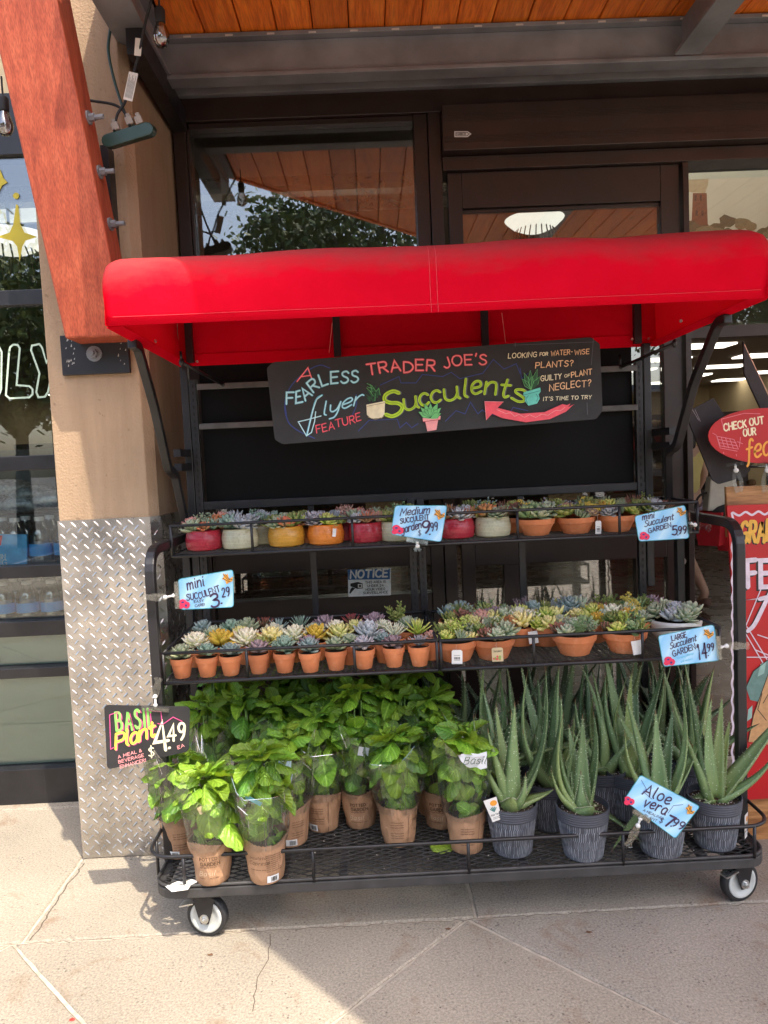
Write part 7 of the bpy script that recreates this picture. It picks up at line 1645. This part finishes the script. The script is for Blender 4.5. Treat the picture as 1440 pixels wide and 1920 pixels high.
for px, py, w_, h_, a_, lbl in ((245,162,.030,.090,-0.28,'printed paper label wrapped on the black cable above the power block'),(259,88,.022,.055,-0.15,'white tape tag on the cable near the steel beam')):
    p = P(px, py, 0.335); R = Matrix.Rotation(-a_, 3, 'Y'); mb = MB(); q = [(-w_/2,-h_/2),(w_/2,-h_/2),(w_/2,h_/2),(-w_/2,h_/2)]
    mb.add([p+R@Vector((x,0,z)) for x,z in q]+[p+R@Vector((x,0.001,z)) for x,z in q], [(0,1,2,3),(7,6,5,4),(0,4,5,1),(1,5,6,2),(2,6,7,3),(3,7,4,0)])
    e = thing('cable_label', lbl, 'label', p); part('paper', mb, PAPER, e)
    mb = MB()
    if w_ > .025:
        for i in range(7):
            x0 = -w_*0.36+i*w_*0.115; mb.add([p+R@Vector((x0,-0.0008,-h_*0.42)), p+R@Vector((x0+0.0011,-0.0008,-h_*0.42)), p+R@Vector((x0+0.0011,-0.0008,h_*(0.40-0.1*(i%3)))), p+R@Vector((x0,-0.0008,h_*(0.40-0.1*(i%3))))], [(0,1,2,3)])
        part('print', mb, BLKI, e)
def bulb(px, py, Y, lbl):
    p = P(px, py, Y); e = thing('light_bulb', lbl, 'light bulb', p + Vector((0,0,-0.05)))
    mb = MB(); mb.lathe([(0.004,-0.045),(0.016,-0.040),(0.024,-0.025),(0.026,-0.010),(0.021,0.010),(0.014,0.026),(0.0125,0.034)], 18, c=p); part('glass', mb, BULB, e, smooth=True)
    mb = MB(); mb.lathe([(0.015,0.030),(0.016,0.034),(0.017,0.070),(0.012,0.078),(0.004,0.082)], 14, c=p, capt=True); part('socket', mb, RUBR, e, smooth=True)
    mb = MB(); mb.tube([p+Vector((-.004,0,.03)), p+Vector((-.006,0,-.01)), p+Vector((0,0,-.02)), p+Vector((.006,0,-.01)), p+Vector((.004,0,.03))], 0.0007, 4); part('filament', mb, STEEL, e)
    mb = MB(); mb.tube([p+Vector((0,0,.08)), p+Vector((0,0,.14))], 0.003, 6); part('cord', mb, RUBR, e)
bulb(302, 62, 0.30, 'clear string light bulb hanging at the corner of the steel beams'); bulb(9, 228, 0.30, 'clear string light bulb at the left edge left of the timber brace')
mb = MB(); q = P(272,115,.62); mb.tube([q, q+Vector((0,-0.06,0.0))], 0.02, 12); part('conduit_cap', mb, STEEL, can)

# ---------------------------------------------------------------- window lettering and stars on the left pane
WIN = ink('window_white', (0.50,0.64,0.50)); GOLD = M('gold_window_paint', (0.45,0.36,0.02), 0.5)
def decal(name, label, cat, lines, wpx, mat, Y=1.0085, fillp=None, smooth=False):
    anchor = lines[0][0] if lines else fillp[0][0]; e = thing(name, label, cat, P(anchor[0], anchor[1], Y)); base = e.location
    mb = MB(); k = 0
    for ln in lines:
        q = [P(x, y, Y) for x, y in ln]; q2 = [(v.x, v.z) for v in q]; 
        if smooth: q2 = [tuple(v) for v in curve(q2, 5)]
        ribbon(mb, q2, wpx*0.00228, 0.0, lambda a, b, c, k=k: (a, Y-k*0.00003, b)); k += 1
    for pl in (fillp or []):
        q = [P(x, y, Y) for x, y in pl]; mb.add([(v.x, Y-0.0001*k, v.z) for v in q], [tuple(range(len(q)))]); k += 1
    part('paint', mb, mat, e)
decal('window_letter', 'outlined pale green painted letter L on the left window', 'painted letter', [[(17,660),(19,651),(25,646),(33,647),(37,653),(31,722),(55,724),(61,730),(61,739),(55,745),(18,747),(11,741),(17,660)]], 3.4, WIN)
decal('window_letter', 'outlined pale green painted letter Y on the left window beside the pillar', 'painted letter', [[(58,656),(60,648),(74,645),(79,652),(87,680),(97,650)],[(58,656),(74,700),(68,735),(72,745),(84,744),(90,735),(97,700)]], 3.4, WIN)
decal('window_letter', 'slice of a painted letter at the left edge before the L', 'painted letter', [[(-20,648),(-2,650),(3,660),(2,730),(-4,746),(-20,748)]], 3.4, WIN)
decal('painted_star', 'mustard four pointed star painted on the upper left window', 'painted star', [], 1, GOLD, fillp=[[(30,383),(34,385),(38,420),(46,436),(70,444),(48,451),(42,462),(37,490),(32,462),(24,452),(-6,444),(18,436),(25,420)]])
decal('painted_star', 'small mustard dot painted above the star', 'painted dot', [], 1, GOLD, fillp=[[(30+6*math.cos(a*PI/6), 367+6*math.sin(a*PI/6)) for a in range(12)]])
decal('painted_star', 'part of a second mustard star at the left edge', 'painted star', [], 1, GOLD, fillp=[[(-20,300),(0,318),(6,333),(14,342),(4,348),(-2,360),(-20,380)]])

# ---------------------------------------------------------------- pendant lamps and duct inside
LAMPW = emis('lamp_shade_white', (1.0,0.95,0.85), 0.55)
def pendant(px, py, Y, R_, lbl):
    p = P(px, py, Y); e = thing('pendant_lamp', lbl, 'pendant lamp', p)
    mb = MB(); mb.lathe([(0.001,-R_*0.42),(R_*0.4,-R_*0.38),(R_*0.75,-R_*0.22),(R_*0.95,-0.04*R_),(R_,0.02*R_),(R_*0.9,0.03*R_)], 28, c=p); part('lamp_shade', mb, LAMPW, e, smooth=True)
    mb = MB(); mb.tube([p, p+Vector((0,0,max(0.05,3.45-p.z)))], 0.008, 6); part('rod', mb, STEEL, e)
    mb = MB()
    for k in range(22): a = k*2*PI/22; q = p+Vector((math.cos(a)*R_*0.62, math.sin(a)*R_*0.62, -0.33*R_)); mb.bar(q, q+Vector((math.cos(a)*0.03,0,-R_*0.50*(0.7+0.5*((k*7)%5)/5))), 0.016, 0.004)
    part('fringe', mb, M('bronze_fringe',(0.05,0.035,0.02),0.7), e)
pendant(1002, 412, 2.7, 0.19, 'white bowl pendant lamp with dark fringe seen through the door glass'); pendant(18, 445, 2.3, 0.23, 'white bowl pendant lamp seen through the left window under the star')
DUCT = M('galvanised_duct', (0.55,0.55,0.50), 0.25, 0.85, var=0.15, scale=4); du = thing('air_duct', 'round galvanised air duct running along the window inside', 'duct', (0,2.4,2.9)); 
for k in range(10):
    mb = MB(); x = -4.5+k*0.75; mb.tube([(x,2.4,3.02+0.02*k*0),(x+0.745,2.4,3.02)], 0.105, 20); mb.tube([(x+0.735,2.4,3.02),(x+0.755,2.4,3.02)], 0.112, 20); part('duct_section', mb, DUCT, du, smooth=False)
# mural above the entrance inside
mur = Board('wall_mural', 'painted mural of a round brick tower and misty trees above the doorway inside', 'mural', [(1278,250),(1700,220),(1700,520),(1278,520)], 2.2, M('mural_sky',(0.62,0.58,0.50),0.9,var=0.2,scale=1.2), thick=0.03, rnd=0)
mur.fill([[(1283,345),(1290,337),(1328,335),(1328,345),(1322,362),(1290,360)]], ink('tower_cap',(0.45,0.36,0.24)));
mur.fill([[(1299,362),(1325,362),(1327,420),(1332,426),(1294,430),(1297,410)],[(1290,430),(1336,425),(1336,445),(1290,450)]], ink('tower_brick',(0.16,0.055,0.03))); mur.fill([[(1302,366),(1306,366),(1306,376),(1302,376)],[(1312,366),(1316,366),(1316,376),(1312,376)],[(1304,395),(1308,395),(1308,405),(1304,405)],[(1315,395),(1319,395),(1319,405),(1315,405)]], ink('tower_gap',(0.03,0.02,0.02)))
r = random.Random(4); bl = []
for k in range(46):
    cx, cy, s_ = 1275+r.random()*180, 432+r.random()*50 - (22 if r.random()<.3 else 0), r.uniform(9,19); bl.append([(cx+s_*r.uniform(.7,1.1)*math.cos(a*PI/5), cy+s_*0.7*r.uniform(.7,1.1)*math.sin(a*PI/5)) for a in range(10)])
mur.fill(bl[:24], ink('mural_tree',(0.10,0.085,0.05))); mur.fill(bl[24:], ink('mural_tree_light',(0.19,0.155,0.09)))

# ---------------------------------------------------------------- shelves, water, bread racks
WATER = glassmat('clear_bottle', (0.80,0.88,0.92), 0.22, 1.4, 0.12); LBL = M('blue_bottle_label', (0.06,0.36,0.92), 0.4, var=0.1); CAPW = ink('cap_white', (0.7,0.7,0.72)); CASE = M('brown_case_card', (0.42,0.30,0.16), 0.8)
BB = MB(); BB.lathe([(0.027,0),(0.032,0.004),(0.033,0.03),(0.031,0.06),(0.033,0.10),(0.033,0.135),(0.026,0.165),(0.014,0.19),(0.0125,0.205)], 16); BBM = BB.mesh('bottle_body', WATER, True)
BB = MB(); BB.lathe([(0.0338,0.045),(0.0338,0.098)], 16, capb=False); BLB = BB.mesh('bottle_label', LBL, True)
BB = MB(); BB.lathe([(0.0145,0.195),(0.0145,0.212)], 10, capt=True); BCP = BB.mesh('cap', CAPW)
shelf = thing('display_shelf', 'dark shelving holding water bottles behind the left window', 'shelf', (-1.9,1.3,0))
for z in (0.785, 1.022):
    mb = MB(); mb.box(-4.4, -1.14, 1.03, 1.6, z-0.012, z); part('shelf_board', mb, BRONZ, shelf)
mb = MB(); mb.box(-4.4, -1.14, 1.62, 1.64, 0.1, 1.55); part('shelf_back', mb, M('shelf_back_dark',(0.10,0.13,0.14),0.7), shelf)
k = 0
for z, dx in ((0.787, 0.0), (1.024, 0.03)):
    for row in range(2):
        for i in range(5):
            x = -1.215 - i*0.106 - dx; y = 1.08 + row*0.106; e = thing('water_bottle', 'clear blue labelled water bottle, %s from the pillar, %s row, %s window shelf' % (ORD[i], ['front','back'][row], 'lower' if z < 1 else 'upper'), 'water bottle', (x, y, z), (0,0,i), 'water bottles behind the left window')
            e.scale = (1.45, 1.45, 0.80 if z < 1 else 1.0)
            for m_ in (BBM, BLB, BCP): obj(m_.name.split('.')[0], m_, e)
bp = Board('bottle_pack', 'bright blue wrapped pack of bottled water at the left edge, lettered in white', 'bottle pack', [(-60,1002),(50,1002),(50,1060),(-60,1062)], 1.028, M('pack_film_blue',(0.08,0.42,0.92),0.3,var=0.2,scale=25), thick=0.012, rnd=0.006)
bp.write([('MOUNTAIN', [(-45,1048),(10,1048)], 9), ('SPRING', [(-40,1060),(13,1060)], 11)], WHITE, 1.6, slant=0, jit=0); bp.fill([[(-30,1004),(5,1004),(2,1022),(-6,1026),(-30,1026)]], ink('logo_red',(0.7,0.02,0.04)))
mb = MB(); mb.box(-1.75, -1.27, 1.12, 1.35, 0.965, 0.978); tag(part('case_lid', mb, CASE), 'flat brown cardboard tray lying over the lower bottles behind the left window', 'cardboard tray')
FILM = M('crinkled_silver_film', (0.30,0.36,0.42), 0.28, 0.2, var=0.5, scale=22, bmp=1.0, bscale=25)
for k, (px, py) in enumerate(((15,915),(60,925),(95,935),(40,945))):
    p = P(px, py, 1.24); mb = MB(); mb.ball(p, 0.10, 18, 10, (1.1,0.8,0.42)); tag(part('wrapped_pack', mb, FILM, smooth=True), 'crinkled plastic wrapped pack on top of the bottles, %s from the left' % ORD[k], 'wrapped pack', 'wrapped packs in the left window')
mb = MB(); mb.box(-2.2,-1.14,1.25,1.5,1.24,1.252); part('shelf_board', mb, BRONZ, shelf)
# interior shelving with goods seen in the doorway
GD = [M('goods_'+n_, c_, 0.7, var=0.2) for n_, c_ in (('brown',(0.28,0.15,0.07)),('tan',(0.42,0.28,0.14)),('cream',(0.5,0.42,0.3)),('red',(0.35,0.03,0.03)),('green',(0.08,0.16,0.07)))]
SHW = M('shelf_dark_wood', (0.06,0.035,0.025), 0.6)
for k, (x0, yy) in enumerate(((3.3,8.5),(6.0,8.5),(-2.5,9.0),(-5.5,9.0),(0.5,9.5))):
    e = thing('bread_rack', 'dark wooden shelves of packaged food inside the shop, %s' % ['straight behind the doorway','right of the doorway view','seen faintly through the left door glass','far left inside','behind the tall window'][k], 'store shelf', (x0+1.2, yy, 0)); rr = random.Random(k)
    mb = MB(); mb.box(x0, x0+2.4, yy+0.5, yy+0.54, 0, 1.9); part('back', mb, SHW, e)
    for i in range(6):
        z = 0.12+i*0.31; mb = MB(); mb.box(x0, x0+2.4, yy, yy+0.5, z, z+0.03); part('shelf_board', mb, SHW, e); x = x0+0.05
        for mi in range(5):
            gm = MB(); cnt = 0; xx = x0+0.06+mi*0.01
            while xx < x0+2.3:
                w_ = rr.uniform(0.10,0.2)
                if rr.random() < 0.22: gm.ball((xx+w_/2, yy+0.18, z+0.03+0.06), w_*0.45, 8, 5, (1,0.8,0.7)); cnt += 1
                xx += w_+0.01
            if cnt: part('goods', gm, GD[mi], e, kind='stuff')

# ---------------------------------------------------------------- shoppers inside
SKIN = M('skin', (0.50,0.30,0.21), 0.55, var=0.06); HAIR = M('dark_hair', (0.02,0.013,0.01), 0.6); YSH = M('yellow_shirt', (0.62,0.52,0.20), 0.85, var=0.08); FLOR = M('floral_shorts', (0.35,0.30,0.40), 0.8, var=0.8, scale=45); SHOE = M('brown_shoe', (0.14,0.07,0.05), 0.7); DKC = M('dark_clothes', (0.03,0.03,0.04), 0.85); TOTE = M('white_canvas_tote', (0.60,0.58,0.52), 0.85); BASK = M('red_basket_plastic', (0.45,0.02,0.03), 0.45)
def skin_mesh(name, joints, edges, root, mat, parent):
    me = bpy.data.meshes.new(name); me.from_pydata([j[0] for j in joints], edges, []); me.materials.append(mat); o = obj(name, me, parent)
    md = o.modifiers.new('skin', 'SKIN'); md.use_smooth_shade = True; sv = me.skin_vertices[0].data
    for i, j in enumerate(joints): sv[i].radius = j[1] if isinstance(j[1], tuple) else (j[1], j[1]); sv[i].use_root = (i == root)
    ss = o.modifiers.new('sub', 'SUBSURF'); ss.levels = 1; ss.render_levels = 2; return o
def shopper(x, y, rz, label, shirt, lower, walk=0.0, reach=None, lowcut=0.5, hairlen=0.0):
    e = thing('person', label, 'person', (x, y, 0), (0,0,rz)); w1 = walk
    J = [((0,0,0.95),(0.15,0.11)),((0,0,1.10),(0.125,0.095)),((0,0,1.30),(0.15,0.10)),((0,0,1.43),(0.07,0.065)),((0,-.01,1.50),(0.05,0.055)),((0,-.02,1.58),(0.075,0.09)),((0,-.02,1.68),(0.078,0.095)),((0,-.01,1.75),(0.04,0.05)),
         ((-.17,0,1.40),0.055),((-.22,0.0,1.15),0.042),((-.24,-.06-w1*.2,0.93),0.032),((-.24,-.09-w1*.25,0.85),(0.022,0.04)),
         ((.17,0,1.40),0.055),((.22,0.03,1.15),0.042),((.24,-.04+w1*.2,0.93),0.032),((.24,-.07+w1*.25,0.85),(0.022,0.04)),
         ((-.09,0,0.88),0.09),((-.10,-w1*.28,0.48),0.06),((-.10,-w1*.35+.02,0.10),0.038),((-.10,-w1*.35-.12,0.045),(0.04,0.03)),
         ((.09,0,0.88),0.09),((.10,w1*.22-.02,0.48),0.06),((.10,w1*.6,0.16),0.038),((.10,w1*.6-.08,0.055),(0.04,0.03))]
    if reach: J[13] = ((.36,-.18,1.22),0.042); J[14] = ((.58,-.34,1.16),0.032); J[15] = ((.66,-.40,1.13),(0.022,0.04))
    E_ = [(0,1),(1,2),(2,3),(3,4),(4,5),(5,6),(6,7),(2,8),(8,9),(9,10),(10,11),(2,12),(12,13),(13,14),(14,15),(0,16),(16,17),(17,18),(18,19),(0,20),(20,21),(21,22),(22,23)]
    skin_mesh('body', J, E_, 0, SKIN, e)
    g = 0.014; S = [J[i] for i in (0,1,2,8,9,12,13)]; S = [(p, tuple(q+g for q in (r_ if isinstance(r_, tuple) else (r_, r_)))) for p, r_ in S]
    S[4] = (tuple(Vector(J[8][0]).lerp(Vector(J[9][0]), .6)), (0.062,0.062)); S[6] = (tuple(Vector(J[12][0]).lerp(Vector(J[13][0]), .6)), (0.062,0.062))
    skin_mesh('shirt', S, [(0,1),(1,2),(2,3),(3,4),(2,5),(5,6)], 0, shirt, e)
    k1 = tuple(Vector(J[16][0]).lerp(Vector(J[17][0]), lowcut)); k2 = tuple(Vector(J[20][0]).lerp(Vector(J[21][0]), lowcut))
    skin_mesh('shorts', [((0,0,0.97),(0.155,0.12)),(J[16][0],(0.11,0.11)),(k1,(0.095,0.095)),(J[20][0],(0.11,0.11)),(k2,(0.095,0.095))], [(0,1),(1,2),(0,3),(3,4)], 0, lower, e)
    for i in (19, 23):
        a, b_ = Vector(J[i-1][0]), Vector(J[i][0]); skin_mesh('shoe', [((a.x,a.y+.05,a.z-.05 if a.z<.12 else a.z-.07),(0.042,0.045)),((b_.x,b_.y-.02,b_.z),(0.05,0.04))], [(0,1)], 0, SHOE, e)
    hj = [((0,.02,1.72),(0.088,0.085)),((0,.05,1.64),(0.08,0.05))] + ([((0,.07,1.50),(0.07,0.035)),((0,.08,1.38),(0.05,0.03))] if hairlen else []); skin_mesh('hair', hj, [(i,i+1) for i in range(len(hj)-1)], 0, HAIR, e)
    mb = MB(); mb.ball((0,-.122,1.60),0.014,8,5,(1,1.2,1.5)); part('nose', mb, SKIN, e, world=False, smooth=True)
    mb = MB(); mb.ball((-.030,-.108,1.635),0.010,8,5); mb.ball((.030,-.108,1.635),0.010,8,5); part('eyes', mb, HAIR, e, world=False); mb = MB(); mb.ball((0,-.108,1.555),0.012,8,4,(1.8,.5,.5)); part('mouth', mb, M('lips',(0.4,0.12,0.10),0.5), e, world=False)
    for sx in (-1,1): mb = MB(); mb.ball((sx*.085,-.01,1.62),0.018,8,5,(.5,1,1.5)); part('ear', mb, SKIN, e, world=False, smooth=True)
    return e
q = G(1298, 1132, 0.0); qy = q.y
shopper(q.x-0.05, q.y, math.radians(200), 'shopper in yellow shirt and floral shorts inside, half hidden by the door post', YSH, FLOR, 0.55, hairlen=1)
shopper(q.x+1.05, q.y-1.2, math.radians(-95), 'shopper with a bare outstretched arm behind the oval sign, in dark clothes', DKC, DKC, 0.0, reach=True, lowcut=0.9)
tt = P(1352, 925, q.y-1.3); e = thing('tote_bag', 'white canvas tote bag hanging from the outstretched arm inside the shop', 'bag', tt)
mb = MB(); mb.add([tt+Vector(v) for v in ((-.09,-.04,.12),(.09,-.04,.12),(.12,-.05,-.12),(-.12,-.05,-.12),(-.09,.04,.12),(.09,.04,.12),(.12,.05,-.12),(-.12,.05,-.12))], [(0,3,2,1),(4,5,6,7),(0,4,7,3),(1,2,6,5),(2,3,7,6)]); part('bag_body', mb, TOTE, e, bev=0.01)
mb = MB(); mb.tube(curve([tt+Vector((-.06,-.04,.12)),tt+Vector((-.03,-.04,.26)),tt+Vector((.03,-.04,.26)),tt+Vector((.06,-.04,.12))],5),0.008,6); part('handle', mb, TOTE, e)
tt = P(1375, 962, q.y-1.35); mb = MB(); mb.ball(tt,0.12,12,8,(1.3,.8,.6)); tag(part('black_bag', mb, DKC, smooth=True), 'soft black bag resting in the red basket inside the shop', 'bag')
for px, py, lbl in ((1335,990,'red shopping basket on the floor near the yellow shirted shopper'),(1372,1000,'red shopping basket under the black bag')):
    tt = P(px, py, q.y-1.3); e = thing('shopping_basket', lbl, 'shopping basket', tt, group='red shopping baskets'); mb = MB(); mb.lathe([(0.10,-0.12),(0.14,0.10),(0.145,0.10),(0.145,0.12),(0.135,0.12),(0.10,-0.10)], 4, c=tt); part('basket', mb, BASK, e)
    mb = MB(); mb.tube(curve([tt+Vector((-.14,0,.1)),tt+Vector((-.08,0,.24)),tt+Vector((.08,0,.24)),tt+Vector((.14,0,.1))],5),0.008,6); part('handle', mb, RUBR, e)

# ---------------------------------------------------------------- behind the viewer: trees, cars' lot edge and a low building, seen in the glass
BARK = M('bark', (0.10,0.075,0.055), 0.9, var=0.3, scale=20, bmp=0.8, bscale=40)
TL = [leafm('tree_leaf_%s' % n_, c_, tuple(min(1,v*1.3) for v in c_), 0.6, 0.2) for n_, c_ in (('dark',(0.045,0.085,0.025)),('light',(0.10,0.15,0.04)))]
def tree(x, y, H, R_, seed, lbl):
    r = random.Random(seed); e = thing('street_tree', lbl, 'tree', (x, y, -0.13), group='trees across the parking lot'); mb = MB(); th = H*0.42
    mb.tube([(x,y,-0.15),(x+r.uniform(-.1,.1),y,th*0.5),(x+r.uniform(-.2,.2),y,th)], [0.20,0.15,0.11], 10); tips = []
    for k in range(7):
        a = k*2.4; c0 = Vector((x,y,th*(0.8+0.03*k))); c1 = c0+Vector((math.cos(a)*R_*.5,math.sin(a)*R_*.5,H*.22)); c2 = c0+Vector((math.cos(a)*R_*.8,math.sin(a)*R_*.8,H*.40+r.uniform(-.3,.3))); mb.tube([c0,c1,c2],[0.08,0.05,0.02],6); tips += [c1,c2]
    part('trunk', mb, BARK, e, smooth=True)
    for mi in (0,1):
        mb = MB()
        for k in range(120):
            if r.random() < 0.4: c0 = r.choice(tips)+Vector((r.gauss(0,R_*.25),r.gauss(0,R_*.25),r.gauss(0,R_*.2)))
            else:
                v = Vector((r.gauss(0,1),r.gauss(0,1),r.gauss(0,1))).normalized()*r.uniform(0.55,1.0); c0 = Vector((x,y,H*0.68))+Vector((v.x*R_,v.y*R_,v.z*H*0.30))
            for q_ in range(40):
                p = c0+Vector((r.gauss(0,.28),r.gauss(0,.28),r.gauss(0,.22))); a = Vector((r.uniform(-1,1),r.uniform(-1,1),r.uniform(-1,1))).normalized()*0.10; b_ = Vector((r.uniform(-1,1),r.uniform(-1,1),r.uniform(-1,1))).normalized()*0.07; mb.add([p-a,p+b_,p+a,p-b_],[(0,1,2,3)],[r.random()]*4)
        part('crown', mb, TL[mi], e, kind='stuff')
for k, (x, y, H, R_) in enumerate(((-7.5,-12,6.4,2.5),(-3.2,-13,5.9,2.4),(-12,-17,8.5,3.0),(1.0,-14,8.4,2.7),(-1.3,-17,8.8,2.3),(12,-19,8,3.0))): tree(x, y, H, R_, k+5, 'leafy street tree across the parking lot, %s from the left' % ORD[[2,1,3,0,4,5].index(k) if False else k])
lb_ = thing('far_building', 'low cream shop block beyond the parking lot, visible only in reflections', 'building', (4,-34,0)); mb = MB(); mb.box(-16,20,-40,-34,-0.3,4.2); part('wall', mb, M('brown_far_wall',(0.20,0.13,0.09),0.9), lb_)
for k in range(10): mb = MB(); mb.box(-14+k*3.2,-12+k*3.2,-33.98,-33.9,0.4,2.8); part('window', mb, BRONZ, lb_)
mb = MB(); mb.box(-16.3,20.3,-40,-33.6,4.2,4.6); part('parapet', mb, STEEL, lb_)
